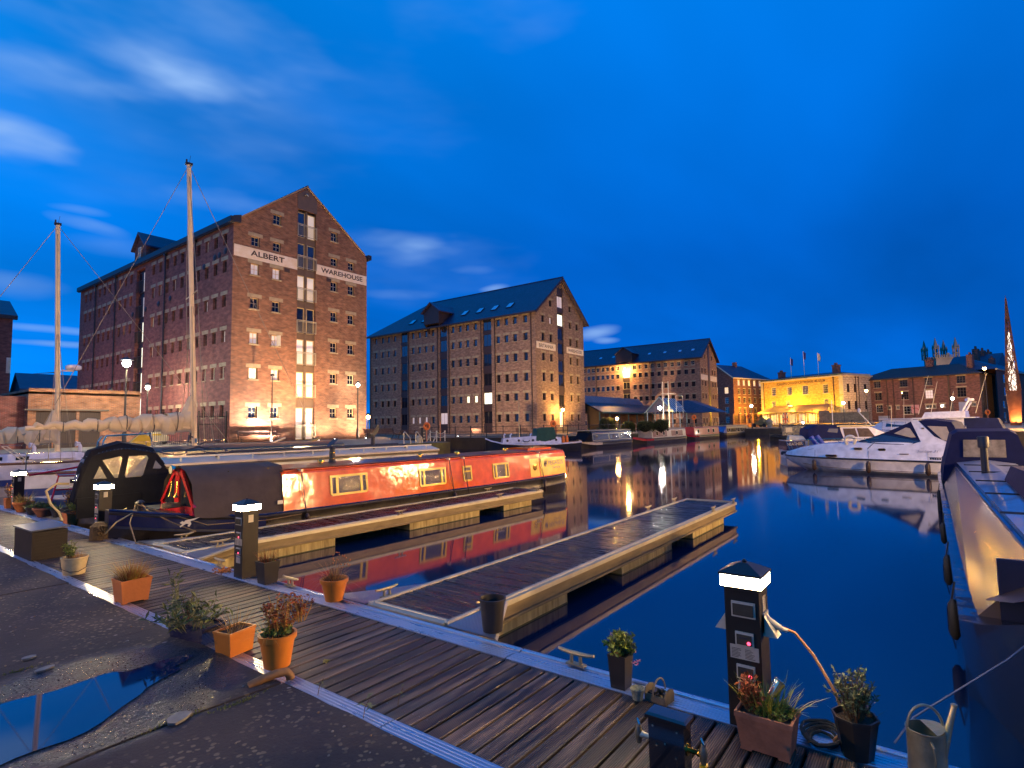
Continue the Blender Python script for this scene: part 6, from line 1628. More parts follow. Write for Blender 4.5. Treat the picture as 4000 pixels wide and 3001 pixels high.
# cratch: red board, lamp, horns, canvas
b = MB()
pts = [(.12, .36), (1.04 - .16, 1.24), (1.04 + .16, 1.24), (1.96, .36)]
fr = lambda y, z: (1.20 + (z - .36) * .02, y, z)
b.prism([fr(.14, .34), fr(1.94, .34), fr(1.86, .50), fr(.22, .50)], (.05, 0, 0))
b.prism([fr(.14, .5), fr(.26, .5), fr(.96, 1.2), fr(.86, 1.24)], (.05, 0, 0)); b.prism([fr(1.94, .5), fr(1.82, .5), fr(1.12, 1.2), fr(1.22, 1.24)], (.05, 0, 0)); b.prism([fr(.93, .5), fr(1.15, .5), fr(1.15, 1.24), fr(.93, 1.24)], (.05, 0, 0))
b.build('cratch_board', REDP, N)
b = MB(); b.prism([(1.235, .25, .5), (1.235, .93, .5), (1.245, .93, 1.16)], (.012, 0, 0)); b.prism([(1.235, 1.83, .5), (1.235, 1.15, .5), (1.245, 1.15, 1.16)], (.012, 0, 0)); b.build('cratch_window', DGLASS, N)
b = MB(); b.lathe([(.02, -.10), (.075, -.06), (.10, .0), (.098, .02)], n=16); o = b.build('headlamp', CHROME, N, True, (1.10, 1.04, 1.22)); o.rotation_euler = (0, R(-90), 0)
g = MB(); g.lathe([(.09, .018), (.05, .035), (.01, .04)], n=16); OB('lamp_lens', g.mesh('lamp_lens', M('lamp_lens', (.4, .42, .35), .1)), o)
for y_ in (.88, 1.2):
    b = MB(); b.bar((1.16, y_, .98), (1.15, y_, .74), .01, 6); b.bar((1.15, y_, .76), (1.14, y_, .66), .012, 8, .045); b.build('horn', BRASS, N)
def cov(x, k):
    w_ = 1.04 - .12
    return [(x, 1.04 - w_ * (1 - .0 * k), .30 - .14 * k), (x, .30 - .10 * k, .95 + .02 * k), (x, .62 - .2 * k, 1.19 + .02 * k), (x, 1.04, 1.30 - .02 * k), (x, 1.46 + .2 * k, 1.19 + .02 * k), (x, 1.78 + .1 * k, .95 + .02 * k), (x, 1.96, .30 - .14 * k)]
b = MB(); rr = []
rnd = random.Random(5)
for i in range(13):
    k = i / 12; q_ = cov(1.22 + 1.92 * k, k); dn = .028 * math.sin(i * 2.4) * (1 if 0 < i < 12 else 0)
    q_ = [(x, y + (dn if y < 1 else -dn), z - abs(dn) * .6) for x, y, z in q_]
    rr.append(q_)
b.loft(rr, caps=False, closed=False); b.build('canvas_cover', CANVAS, N, True)
b = MB(); b.box(2.9, 3.02, .075, .085, .38, .46); b.build('white_tag', WHITEP, N)
b = MB()
for x_, z_ in ((1.9, 1.16), (2.75, 1.17), (1.4, .5), (3.0, .32)): b.lathe([(.012, -.01), (.012, .01)], (x_, .24, z_), 6)
b.build('stud', BRASS, N)
# winged horse on the bow band: a small white silhouette
b = MB()
sil = [(0, .10), (.05, .13), (.08, .11), (.10, .14), (.26, .17), (.38, .19), (.28, .14), (.20, .12), (.22, .06), (.18, .0), (.15, .02), (.17, .06), (.12, .07), (.06, .03), (.02, .0), (.0, .02), (.05, .07), (.02, .08)]
b.poly([(x_ * .9, 0, z_ * .9) for x_, z_ in sil]); o = b.build('white_emblem', WHITEP, N, loc=(.95, .115, .16)); o.rotation_euler = (R(-4), 0, R(-29))
# ropes, fenders, bow button
b = MB()
for k in range(5): b.tube([(-.12 + .02 * math.cos(a * .5), 1.04 + (.13 - .012 * k) * math.sin(a * .5) * 1.3, .22 - .09 * k + .02 * math.cos(a * .5)) for a in range(13)], .055, 6, closed=True)
b.lathe([(.12, -.42), (.17, -.3), (.16, .05), (.08, .12)], (-.10, 1.04, .2), 10); b.build('bow_fender', M('coir_fender', (.085, .06, .03), .95, 0, .4, 20, .8, 40), N)
b = MB(); b.tube([(-.1, .92, .05), (.1, .8, .32), (.4, .72, .50)], .014, 5); b.tube([(-.1, 1.16, .05), (.12, 1.25, .32), (.4, 1.3, .5)], .014, 5); b.build('chain', M('old_chain', (.45, .40, .28), .5, .5), N)
b = MB(); b.lathe([(.05, .45), (.06, .6), (.09, .62), (.04, .66)], (.55, 1.04, 0), 8); b.build('bow_stud', BLACKP, N)
def coil(b, c, r, n, rr=.014, sq=.8):
    for k in range(n): b.tube([(c[0] + (r - .006 * k) * math.cos(a * .42), c[1] + (r - .006 * k) * sq * math.sin(a * .42), c[2] + .022 * k + .008 * math.sin(a * 1.3 + k)) for a in range(15)], rr, 5, closed=True)
b = MB(); coil(b, (1.0, .75, .50), .17, 4); b.build('rope_coil', ROPE, N)
b = MB(); b.tube([(.55, 1.0, .6), (.6, .7, .47), (.9, .35, .24), (1.2, .0, .06), (1.0, -.25, .10)], .012, 6); b.tube([(.5, 1.0, .58), (1.4, -.02, .16), (2.6, -.1, .10), (3.4, -.05, .12)], .010, 6); b.tube([(.5, 1.1, .6), (.2, .4, .32), (.1, -.3, .05), (.32, -.9, .02)], .012, 6); b.build('mooring_rope', ROPE, N)
for x_, zt_, zb_, h_ in ((3.48, 1.12, .10, .14), (8.12, 1.09, .1, .28), (8.72, 1.12, .02, .15), (12.46, 1.08, .12, .42)):
    b = MB(); b.box(x_ - .02, x_ + .02, .1, .28, 1.05, 1.10); b.build('rope_hook', GALV, N)
    b = MB(); b.tube([(x_, .12, 1.08), (x_ + .02, .06, .7), (x_ + .04, -.06, zb_)], .009, 5); b.tube([(x_, .12, 1.08), (x_ - .01, .08, .6), (x_ + .04, -.06, zb_)], .006, 4); b.build('fender_rope', DROPE, N)
    b = MB(); b.lathe([(.02, 0), (.055, -.05), (.055, -h_ + .05), (.02, -h_)], (x_ + .04, -.075, zb_ + .02), 10); b.build('fender', FEND, N, True)
b = MB(); b.tube([(14.2, .5, .3), (14.5, .6, .45), (14.55, .7, .75), (14.35, .9, .9)], .02, 6); b.build('tiller', BLACKP, N)
# ------------------------------------------------------------------ pale blue narrowboat with black canopy
V = thing('narrowboat', (4.3, 14.3, 0), 'pale blue narrowboat with white roof edge and black canvas canopy behind the orange one', 'narrowboat', R(-2))
PALEB = gloss('pale_blue_boat_paint', (.24, .28, .34), .3, .01); BLUEP = gloss('bright_blue_boat_paint', (.02, .09, .36), .3, .01)
rings, st = nb_hull(11.2, bow=.9, rise=.15, g0=.22)
b = MB(); b.loft(rings); b.build('hull', HULLB, V, True)
b = MB(); b.box(.9, 10.1, -.02, .01, .08, .24); b.build('gunwale_band', BLUEP, V)
b = MB(); b.tube([(.3, -.03, .10), (10.4, -.03, .08)], .03, 5); b.build('rubbing_strake', M('pale_strake', (.42, .38, .32), .6), V)
b = MB(); b.loft(nb_cabin(.95, 10.12, .24, 1.22, camber=.13)); b.build('cabin', PALEB, V)
b = MB(); b.loft([[(x, .17, 1.19), (x, .16, 1.25), (x, .6, 1.355), (x, 1.04, 1.375), (x, 1.48, 1.355), (x, 1.92, 1.25), (x, 1.91, 1.19)] for x in (.96, 10.18)]); b.build('roof_paint', M('white_roof_paint', (.62, .58, .58), .5, 0, .12, 2), V)
b = MB(); b.box(1.2, 10.15, .155, .19, 1.13, 1.20); b.build('dark_line', BROWNP, V)
b = MB(); b.bar((1.5, .34, 1.40), (9.95, .34, 1.40), .022, 6)
for i in range(10): b.bar((1.8 + i * .88, .34, 1.28), (1.8 + i * .88, .34, 1.4), .022, 5)
b.build('handrail', WHITEP, V)
for x_, w2 in ((6.9, .4), (8.48, .75)): frame_win(V, x_, .58, w2, .48, YEL, OBSC, .15 if w2 > .5 else 0, inset=.1, lean=.09, z0=.24, z1=1.22)
b = MB(); b.tube([(2.0, .55, 1.44), (5.0, .5, 1.46), (9.0, .6, 1.44)], .022, 6); b.tube([(3.2, .8, 1.46), (8.8, .75, 1.47)], .03, 6); b.box(3.8, 5.9, .55, .85, 1.40, 1.46); b.build('pole', BLACKP, V)
b = MB()
for x_, y_, r_ in ((2.7, .5, .05), (3.9, .7, .06), (6.8, .6, .06), (7.6, .5, .05), (8.9, .5, .055), (5.2, .8, .05)): b.lathe([(r_ * .6, 0), (r_ * .6, .06), (r_, .07), (r_ * .6, .12)], (x_, y_, 1.34), 8)
b.build('mushroom_vent', BLACKP, V)
b = MB(); b.lathe([(.07, 0), (.06, .34), (.08, .35), (.08, .38)], (7.75, .75, 1.36), 10); b.add([(7.75, .70, 1.74), (7.85, .70, 1.80), (7.98, .70, 1.98), (7.93, .70, 2.16), (7.80, .70, 1.98), (7.70, .70, 1.84)], [(0, 1, 2, 3, 4, 5)]); b.build('chimney', BLACKP, V)
b = MB(); b.box(6.4, 6.8, .9, 1.1, 1.36, 1.46); b.build('orange_box', M('orange_plastic', (.5, .11, .02), .5), V)
# bicycle laid on the roof
b = MB()
for cx_ in (2.0, 3.0):
    b.tube([(cx_ + .3 * math.cos(k * .42), 1.3 + .22 * math.sin(k * .42), 1.5 + .07 * math.sin(k * .42)) for k in range(15)], .018, 5, closed=True)
b.tube([(2.0, 1.3, 1.5), (2.4, 1.25, 1.56), (2.6, 1.3, 1.6), (3.0, 1.3, 1.5)], .018, 5); b.tube([(2.3, 1.2, 1.75), (2.35, 1.3, 1.9), (2.45, 1.3, 1.85)], .02, 5); b.tube([(2.4, 1.25, 1.56), (2.75, 1.3, 1.72)], .018, 5); b.build('bicycle_frame', BLACKP, V)
# canopy with clear plastic windows
cxs = [(-.34, .62, .60, .18), (-.22, 1.30, .50, .20), (-.05, 1.64, .44, .24), (.54, 1.78, .42, .55), (1.21, 1.64, .42, .92), (1.57, 1.15, .42, 1.0)]
b = MB(); rr = []
for x, z, zb_, k in cxs:
    rr.append([(x, -.02, zb_), (x, .02 * k, min(z - .05, 1.05)), (x, .18 * k, z - .12), (x, .42 * k, z), (x, 1.04 * k, z + .08 * k), (x, 1.66 * k, z), (x, 1.90 * k, z - .12), (x, 2.06 * k, min(z - .05, 1.05)), (x, 2.10 * k, zb_)])
b.loft(rr); b.build('canopy', BLKCAN, V, False)
b = MB(); b.prism([(.0, -.03, .66), (.86, -.03, .68), (.86, -.03, .40), (-.25, -.03, .42)], (0, .02, 0)); b.box(-.3, .87, -.035, .0, .24, .66); b.build('side_skirt', BLKCAN, V)
def cwin(pts, name='clear_window'):
    b = MB()
    def P(x, z):
        for a, c in zip(cxs, cxs[1:]):
            if a[0] <= x <= c[0]:
                f = (x - a[0]) / (c[0] - a[0]); k = a[3] + f * (c[3] - a[3]); zt = a[1] + f * (c[1] - a[1]); zm = min(zt - .05, 1.05)
                return (x, (.02 * k if z < zm else .02 * k + .16 * k * (z - zm) / max(.05, zt - .12 - zm)) - .012, z)
        return (x, -.02, z)
    b.poly([P(x, z) for x, z in pts]); return b.build(name, CLEARPL, V)
cwin([(.14, 1.42), (.48, 1.49), (.51, 1.44), (.42, 1.03), (.36, 1.03)]); cwin([(.64, 1.48), (1.0, 1.48), (1.03, 1.42), (.90, 1.05), (.86, 1.02), (.57, 1.02), (.55, 1.08)]); cwin([(.09, 1.30), (.22, 1.03), (-.02, 1.04)]); cwin([(1.18, 1.36), (1.30, 1.2), (1.27, 1.17), (1.11, 1.18)])
b = MB(); b.quad((-.29, .06, 1.0), (-.29, .34, 1.0), (-.16, .36, 1.46), (-.16, .10, 1.46)); b.build('clear_window', CLEARPL, V)
b = MB()
for k in range(26):
    x = -.2 + k * .07; z = 1.52 + .16 * math.sin(min(1, max(0, (x + .2) / 1.5)) * math.pi) - .03
    b.cbox((x, .10, z - .0), (.016, .05, .016))
b.build('stud', CHROME, V)
# potted shrub, table and kettle on the well deck shelf
b = MB(); b.tube([(-.35, .4, .95), (-.6, .2, .98), (-.78, .1, .85), (-.72, .0, .6), (-.6, -.1, .42), (-.55, -.15, .25)], .024, 7); b.build('tiller', M('cream_tiller', (.34, .27, .17), .5), V, True)
# green cabined narrowboat further back with red rails
U = thing('narrowboat', (4.5, 18.6, 0), 'dark green narrowboat with red rails and a red step, left of the black canopy', 'narrowboat', R(-2))
rings, st = nb_hull(9.5, bow=.9, rise=.1)
b = MB(); b.loft(rings); b.build('hull', gloss('dark_blue_hull', (.02, .05, .16), .3), U, True)
GRNP = gloss('dark_green_boat_paint', (.012, .035, .025), .3, .01)
b = MB(); b.loft(nb_cabin(1.3, 9.2, .2, 1.45)); b.build('cabin', GRNP, U)
b = MB()
for y_ in (.35, .75, 1.15): b.box(1.28, 1.299, y_, y_ + .28, .5, 1.3)
b.build('window', M('lit_green_pane', (.30, .28, .13), .15, 0, .4, 6), U)
b = MB(); b.tube([(1.5, .8, 1.55), (1.5, .82, 1.68), (1.9, .85, 1.68), (1.9, .85, 1.55)], .018, 5); b.build('roof_rack', CHROME, U)
b = MB()
b.tube([(-.3, .1, .95), (.9, .05, 1.12), (1.3, .05, 1.15)], .03, 6); b.tube([(.1, -.2, .2), (.25, -.2, .9), (1.1, -.2, .86)], .025, 6); b.tube([(.65, -.2, .15), (.8, -.2, .86)], .025, 6); b.tube([(.2, -.2, .55), (1.1, -.2, .52)], .025, 6); b.tube([(.25, -.2, .9), (.3, .3, .92), (1.1, .3, .9)], .025, 6); b.build('red_rail', REDP, U)
b = MB(); b.prism([(.25, -.18, .885), (.75, -.18, .865), (.78, .28, .885), (.3, .28, .905)], (0, 0, .02)); b.prism([(.2, -.18, .54), (.9, -.18, .53), (.95, .28, .55), (.3, .28, .56)], (0, 0, .02)); b.build('step', M('grey_step', (.25, .22, .22), .6), U)
b = MB(); b.lathe([(.05, .2), (.1, .25), (.05, .33)], (1.0, -.2, 0), 8); b.box(.9, 1.1, -.22, -.18, .34, .37); b.build('red_dolly', REDP, U)
# ------------------------------------------------------------------ sailing yachts
SAILC = M('cream_sail_cover', (.72, .60, .44), .85, 0, .15, 2, .6, 6)
MASTM = M('pale_mast', (.80, .68, .52), .4, .1, .1, 3)
WIRE = M('rigging_wire', (.30, .26, .24), .5, .3)
def yacht(p, rz, L, beam, label, masthead, boom_len, boom_z, sheer, stripe, mast_x):
    t = thing('sailing_yacht', (p.x, p.y, 0), label, 'sailing yacht', rz, 'sailing yachts with lowered sails')
    # hull along local x, stern at -mast_x side, origin at the mast foot
    xs = [-mast_x, -mast_x * .8, -mast_x * .4, 0, (L - mast_x) * .4, (L - mast_x) * .75, (L - mast_x) * .93, L - mast_x]
    hb = [.62, .82, .98, 1.0, .86, .5, .2, .02]; rings = []
    for x, h in zip(xs, hb):
        w2 = beam / 2 * h; s = sheer + .18 * max(0, x / (L - mast_x)) + .05 * max(0, -x / mast_x)
        rings.append([(x, -w2, s), (x, -w2 * 1.01, s * .45), (x, -w2 * .9, -.1), (x, -w2 * .6, -.7), (x, w2 * .6, -.7), (x, w2 * .9, -.1), (x, w2 * 1.01, s * .45), (x, w2, s)])
    b = MB(); b.loft(rings); b.build('hull', WHITEG, t, True)
    b = MB()
    for i in range(len(xs) - 1):
        q = [(rings[j][1][0], rings[j][1][1] - .012, z) for j, z in ((i, .02), (i + 1, .02), (i + 1, .26), (i, .26))]
        b.quad(*q)
    b.build('blue_band', stripe, t)
    b = MB(); b.tube([(r_[0][0], r_[0][1] - .02, r_[0][2] - .02) for r_ in rings], .05, 5); b.build('rubbing_rail', M('teak_rail', (.16, .085, .045), .6), t)
    b = MB()
    for i in range(4):
        x = -mast_x * .75 + i * mast_x * .55
        b.box(x, x + .32, -beam / 2 - .035, -beam / 2 + .1, sheer * .55, sheer * .55 + .13)
    b.build('porthole', DGLASS, t)
    b = MB(); b.loft([[(x, -w2, sheer), (x, -w2 * .9, sheer + h), (x, w2 * .9, sheer + h), (x, w2, sheer)] for x, w2, h in ((-mast_x * .5, .8, .34), (.6, .75, .34), (1.6, .5, .22), (2.2, .35, .06))]); b.build('coachroof', WHITEG, t)
    b = MB()
    for i in range(3): b.box(-mast_x * .4 + i * .9, -mast_x * .4 + .5 + i * .9, -.80, -.74, sheer + .1, sheer + .24)
    b.build('window', DGLASS, t)
    b = MB()
    n = int(L / 1.7)
    for i in range(n + 1):
        x = -mast_x + .2 + i * (L - .8) / n
        k = beam / 2 * (.75 if i in (0,) else (.9 if x < 1.5 else max(.2, .9 * (1 - (x - 1.5) / (L - mast_x - 1)))))
        b.bar((x, -k, sheer + .02), (x, -k, sheer + .72), .016, 5)
        if i: b.bar((px_, -pk, sheer + .70), (x, -k, sheer + .70), .008, 4); b.bar((px_, -pk, sheer + .38), (x, -k, sheer + .38), .007, 4)
        px_, pk = x, k
    b.build('guard_rail', CHROME, t)
    mh = Vector(masthead) - Vector((p.x, p.y, 0)); mh.rotate(Matrix.Rotation(-rz, 3, 'Z'))
    foot = Vector((0, 0, sheer + .3))
    b = MB(); b.bar(foot, mh, .10, 10, .085); b.build('mast', MASTM, t, True)
    d = (mh - foot)
    b = MB(); s1 = foot + d * .55
    sp = MB(); sp.bar(s1 + Vector((0, -.95, .06)), s1 + Vector((0, .95, .06)), .022, 5); sp.build('spreader', MASTM, t)
    for s in (-1, 1):
        b.tube([mh - Vector((0, 0, .1)), s1 + Vector((0, s * .95, .06)), Vector((.1, s * beam * .46, sheer))], .013, 4)
        b.bar(s1, (-.3, s * beam * .46, sheer), .012, 4); b.bar(s1, (.5, s * beam * .46, sheer), .008, 4)
    b.bar(mh, (L - mast_x - .1, 0, sheer + .25), .014, 4); b.bar(mh, (-mast_x + .1, 0, sheer + .3), .014, 4)
    b.build('rigging', WIRE, t)
    b = MB(); b.cbox(mh + Vector((0, 0, .05)), (.25, .16, .08)); b.bar(mh, mh + Vector((.06, .04, .42)), .008, 4); b.bar(mh + Vector((-.08, 0, 0)), mh + Vector((-.08, 0, .22)), .03, 6); b.build('masthead_fitting', BLACKP, t)
    bz = boom_z; bp = foot + d * ((bz - foot.z) / d.z)
    b = MB(); b.bar(bp, bp + Vector((-boom_len, 0, -.02)), .075, 8); b.build('boom', MASTM, t)
    rr_ = []; rad = []
    n = 44
    for i in range(n + 1):
        k = i / n; rr_.append(bp + Vector((-boom_len * .93 * k - .1, .03 * math.sin(i * 2.1), .14 - .10 * k + .05 * math.sin(i * 1.3 + 1))))
        rad.append((.34 * (1 - k) ** 1.1 + .09) * (1 + .13 * math.sin(i * 1.9) + .12 * math.sin(i * .83 + 2)))
    b = MB(); b.tube(rr_, rad, 10); b.tube([bp + Vector((-.30, 0, -.1)), bp + Vector((-.22, 0, .35)), bp + Vector((-.14, 0, .75)), bp + Vector((-.1, 0, 1.15))], [.34, .30, .22, .12], 9)
    b.build('sail_cover', SAILC, t, True)
    b = MB()
    for i in (5, 12, 20, 28, 37): b.tube([rr_[i] + Vector((0, (rad[i] + .012) * math.cos(q * .52), (rad[i] + .012) * math.sin(q * .52))) for q in range(12)], .014, 4, closed=True)
    b.build('sail_tie', DROPE, t)
    return t, mh, foot, d
pA = AT(225, 1760, 24.0); pA.z = 0
yacht(pA, R(-14), 12.5, 3.3, 'sailing yacht with the shorter mast at the left edge, white hull with blue band', AT(226, 880, 24.0) , 4.6, 1.85, .88, gloss('navy_band', (.02, .04, .16), .3), 5.5)
pB = AT(762, 1750, 22.0); pB.z = 0
tB, mhB, ftB, dB = yacht(pB, R(-12), 10.5, 2.8, 'sailing yacht with the tallest pale mast, its boom pointing left', AT(738, 646, 22.0), 5.0, 2.22, .72, gloss('navy_band', (.02, .04, .16), .3), 5.2)
# radar drum and arm on the left mast, blown bag, wheel cowl vents, ladders as yacht gear
tA = bpy.data.objects['sailing_yacht']
def gear(t, b, name, m, smooth=False): return b.build(name, m, t, smooth)
mhA = tA.matrix_basis.inverted() @ AT(226, 880, 24.0)
rz_ = 4.75
b = MB(); b.lathe([(.22, 0), (.29, .06), (.29, .18), (.2, .24)], (.42, 0, rz_), 16); b.box(.0, .45, -.06, .06, rz_ - .06, rz_); gear(tA, b, 'radar_dome', WHITEG, True)
b = MB(); b.bar((-.0, 0, rz_ - .1), (-.9, -.1, rz_ - .22), .025, 5, .01); gear(tA, b, 'side_arm', BLACKP)
for x_ in (-.75, .75):
    b = MB(); b.tube([(x_, -.5, 1.2), (x_, -.5, 1.45), (x_ - .06, -.52, 1.56), (x_ - .16, -.55, 1.56)], [.07, .07, .09, .12], 10); gear(tA, b, 'cowl_vent', WHITEG, True)
YCOV = M('yellow_cover', (.62, .42, .02), .7, 0, .15, 3, .5, 5)
b = MB(); b.loft([[(1.9, -.3, 1.0), (1.9, .3, 1.0), (2.0, .2, 1.5), (2.0, -.2, 1.5)], [(2.5, -.35, 1.1), (2.5, .35, 1.1), (2.5, .25, 1.55), (2.5, -.25, 1.5)], [(3.1, -.3, 1.2), (3.1, .3, 1.2), (3.0, .1, 2.0), (3.0, -.1, 2.0)], [(3.4, -.12, 1.45), (3.4, .1, 1.45), (3.3, .05, 1.8), (3.3, -.05, 1.8)]]); gear(tA, b, 'wrapped_sail', YCOV)
b = MB(); b.tube([(-2.55 + .28 * math.cos(a * .25 - 1.2), -1.55, 1.32 + .42 * math.sin(a * .25 - 1.2)) for a in range(14)], .11, 8); gear(tA, b, 'horseshoe_buoy', YCOV, True)
b = MB(); b.bar((-1.7, -1.5, 1.55), (-1.0, -1.55, .9), .02, 5); b.bar((-1.55, -1.5, 1.55), (-.85, -1.55, .9), .02, 5)
for k in range(6): b.bar((-1.7 + .117 * k, -1.5, 1.55 - .108 * k), (-1.55 + .117 * k, -1.5, 1.55 - .108 * k), .016, 4)
gear(tA, b, 'boarding_ladder', GALV)
b = MB(); b.loft([[(-.9, -1.0, 1.0), (-.9, -.3, 1.0), (-.85, -.35, 1.28), (-.85, -.95, 1.28)], [(.6, -1.05, 1.0), (.6, -.3, 1.0), (.55, -.35, 1.25), (.55, -1.0, 1.25)]]); gear(tA, b, 'upturned_dinghy', WHITEG, True)
# cockpit hoop and black deck box on the second yacht
b = MB(); b.tube([(-3.1, -.8, .9), (-3.0, -.8, 1.7), (-2.9, -.7, 1.9), (-2.9, .7, 1.9), (-3.0, .8, 1.7), (-3.1, .8, .9)], .03, 6); b.tube([(-2.9, -.7, 1.9), (-1.6, -.75, 1.95), (-1.5, -.8, 1.0)], .03, 6); b.build('cockpit_hoop', CHROME, tB)
b = MB(); b.bar((.0, -.16, 1.55), (.0, -.16, 1.75), .05, 8); b.build('deck_light', CHROME, tB)
# upswept timber spars and skiff lying on the pier side berth
t = thing('rowing_skiff', AT(1010, 1745, 27), 'two weathered timber spars raised over a covered skiff beside the pier', 'boat', R(-8)); t.location.z = 0
b = MB(); rings = []
for x, h in ((-2.2, .1), (-1.6, .5), (0, .62), (1.5, .5), (2.3, .06)):
    s = .45 + .12 * x * x / 5; rings.append([(x, -h, s), (x, -h * .8, .0), (x, 0, -.15), (x, h * .8, .0), (x, h, s)])
b.loft(rings); b.build('hull', M('dark_cover', (.03, .035, .035), .6), t, True)
b = MB(); b.bar((-1.2, -.2, .75), (1.2, -.2, 1.62), .05, 7); b.build('spar', MASTM, t)
b = MB(); b.loft([[(0, -.3, .62), (0, .3, .62), (0, .3, .72), (0, -.3, .72)], [(1.6, -.25, 1.0), (1.6, .2, 1.0), (1.6, .2, 1.14), (1.6, -.25, 1.14)], [(3.1, -.1, 1.52), (3.1, .1, 1.52), (3.1, .1, 1.6), (3.1, -.1, 1.6)]]); b.build('timber_board', M('yellow_timber', (.45, .29, .10), .6, 0, .2, 3), t)
# ------------------------------------------------------------------ white motor cruiser
C0 = Vector((30.37, 5.09, 0)); cang = R(-99.57)
Cr = thing('motor_cruiser', C0, 'white motor cruiser lettered Sunline 31 with a raked arch and dark blue canopy', 'motor cruiser', cang)
xs = [-1.56, -1.25, -.5, .6, 2.0, 3.2, 4.5, 5.8, 7.4]
hbs = [.06, .42, .95, 1.32, 1.50, 1.55, 1.58, 1.6, 1.55]
zs = [.28, .27, .265, .25, .24, .23, .22, .21, .2]
zd = [.42, .50, .73, .93, 1.0, 1.03, 1.05, .86, .80]
sh = [.02, .06, .16, .26, .28, .28, .24, .16, .14]
hw = [.02, .08, .38, .88, 1.16, 1.3, 1.4, 1.45, 1.42]
zb = [.12, -.08, -.40, -.62, -.7, -.7, -.7, -.7, -.7]
cyc = 1.6
rings = []
for x, h, z1, d, s_, w2, b0 in zip(xs, hbs, zs, zd, sh, hw, zb):
    ch = b0 + (z1 - b0) * .45
    near = [(x, cyc - w2 * .6, b0), (x, cyc - (w2 + (h - w2) * .55), ch), (x, cyc - h + .02, z1 - .03), (x, cyc - h, z1), (x, cyc - h + .02, z1 + .04), (x, cyc - h + s_ * .5, z1 + (d - z1) * .6), (x, cyc - h + s_, d - .02), (x, cyc - h * .5, d + .02)]
    rings.append(near + [(x, 2 * cyc - y, z) for x, y, z in reversed(near)])
b = MB(); b.loft(rings); b.build('hull', WHITEG, Cr, True)
b = MB(); b.tube([(x, cyc - h - .004, z) for x, h, z in zip(xs, hbs, zs)], .04, 6); b.build('rubbing_stripe', BLACKP, Cr)
b = MB(); b.tube([(x, cyc - (w2 + (h - w2) * .6) - .006, b0 + (z1 - b0) * .50) for x, h, z1, w2, b0 in list(zip(xs, hbs, zs, hw, zb))[2:]], .012, 5); b.build('hull_crease', GREYPANEL, Cr)
# arch and cabin shoulder
for s in (0, 1):
    Y = lambda y: y if s == 0 else 2 * cyc - y
    b = MB(); q = [(4.54, Y(.26), 1.06), (4.18, Y(.52), 1.95), (4.46, Y(.52), 1.95), (5.02, Y(.34), 1.27), (5.86, Y(.2), .84), (5.86, Y(.2), .72), (4.5, Y(.2), .9)]
    b.prism(q, (0, .07 if s == 0 else -.07, 0)); b.build('arch_side', WHITEG, Cr)
b = MB(); b.prism([(4.18, .5, 1.95), (4.46, .5, 1.95), (4.48, .5, 2.0), (4.22, .5, 2.0)], (0, 2.2, 0)); b.build('arch_top', WHITEG, Cr)
b = MB(); b.cbox((4.62, .40, 1.62), (.09, .03, .06)); b.build('speaker_box', GREYPANEL, Cr)
# windscreen and canopy
WSG = M('tinted_screen', (.02, .04, .09), .05, 0, .2, 2, spec=1)
b = MB(); b.loft([[(2.14, .55, 1.03), (2.14, 2.65, 1.03)], [(3.1, .5, 1.36), (3.1, 2.7, 1.36)]], closed=False, caps=False); b.build('windscreen', WSG, Cr)
b = MB(); b.poly([(2.14, .42, 1.02), (4.54, .25, 1.07), (4.17, .25, .92), (2.9, .3, .95)]); b.poly([(2.14, .55, 1.03), (3.1, .5, 1.36), (4.5, .33, 1.10), (4.5, .3, 1.07)]); b.build('side_screen', WSG, Cr)
b = MB(); b.tube([(2.14, .42, 1.03), (3.1, .48, 1.37), (4.52, .3, 1.09)], .02, 5); b.tube([(2.14, .42, 1.03), (3.0, .3, .95), (4.17, .25, .91), (4.52, .27, 1.08)], .02, 5); b.tube([(3.1, .48, 1.37), (3.1, 2.7, 1.37)], .02, 5); b.build('screen_frame', NAVY, Cr)
b = MB(); b.loft([[(3.0, .5, 1.36), (3.0, 1.6, 1.40), (3.0, 2.7, 1.36)], [(3.85, .55, 1.72), (3.85, 1.6, 1.78), (3.85, 2.65, 1.72)], [(4.2, .55, 1.93), (4.2, 1.6, 1.98), (4.2, 2.65, 1.93)]], closed=False, caps=False)
b.poly([(3.0, .5, 1.36), (3.85, .54, 1.72), (4.2, .52, 1.93), (4.54, .32, 1.08)]); b.build('front_canopy', BLUECAN, Cr)
b = MB(); b.poly([(3.1, .8, 1.42), (3.85, .8, 1.765), (3.85, 2.4, 1.765), (3.1, 2.4, 1.42)]); b.poly([(3.55, .44, 1.40), (4.0, .46, 1.66), (4.15, .44, 1.62), (4.36, .36, 1.24), (4.2, .36, 1.22)]); b.build('clear_window', M('clear_canopy_plastic', (.42, .38, .36), .12, 0, .2, 4), Cr)
b = MB(); b.loft([[(4.46, .52, 1.95), (4.46, 1.6, 2.0), (4.46, 2.68, 1.95)], [(4.95, .45, 1.98), (4.95, 1.6, 2.04), (4.95, 2.75, 1.98)], [(5.62, .42, 1.87), (5.62, 1.6, 1.93), (5.62, 2.78, 1.87)], [(6.1, .25, .82), (6.1, 1.6, .84), (6.1, 2.95, .82)]], closed=False, caps=False)
b.poly([(4.46, .50, 1.95), (4.95, .44, 1.98), (5.62, .41, 1.87), (6.1, .22, .82), (5.86, .2, .84), (5.02, .33, 1.27)]); b.build('aft_canopy', BLUECAN, Cr)
b = MB(); b.poly([(4.78, .40, 1.72), (5.45, .36, 1.68), (5.62, .26, 1.12), (5.52, .24, 1.08), (5.30, .28, 1.13)]); b.build('clear_window', M('clear_canopy_plastic', (.42, .38, .36), .12), Cr)
b = MB()
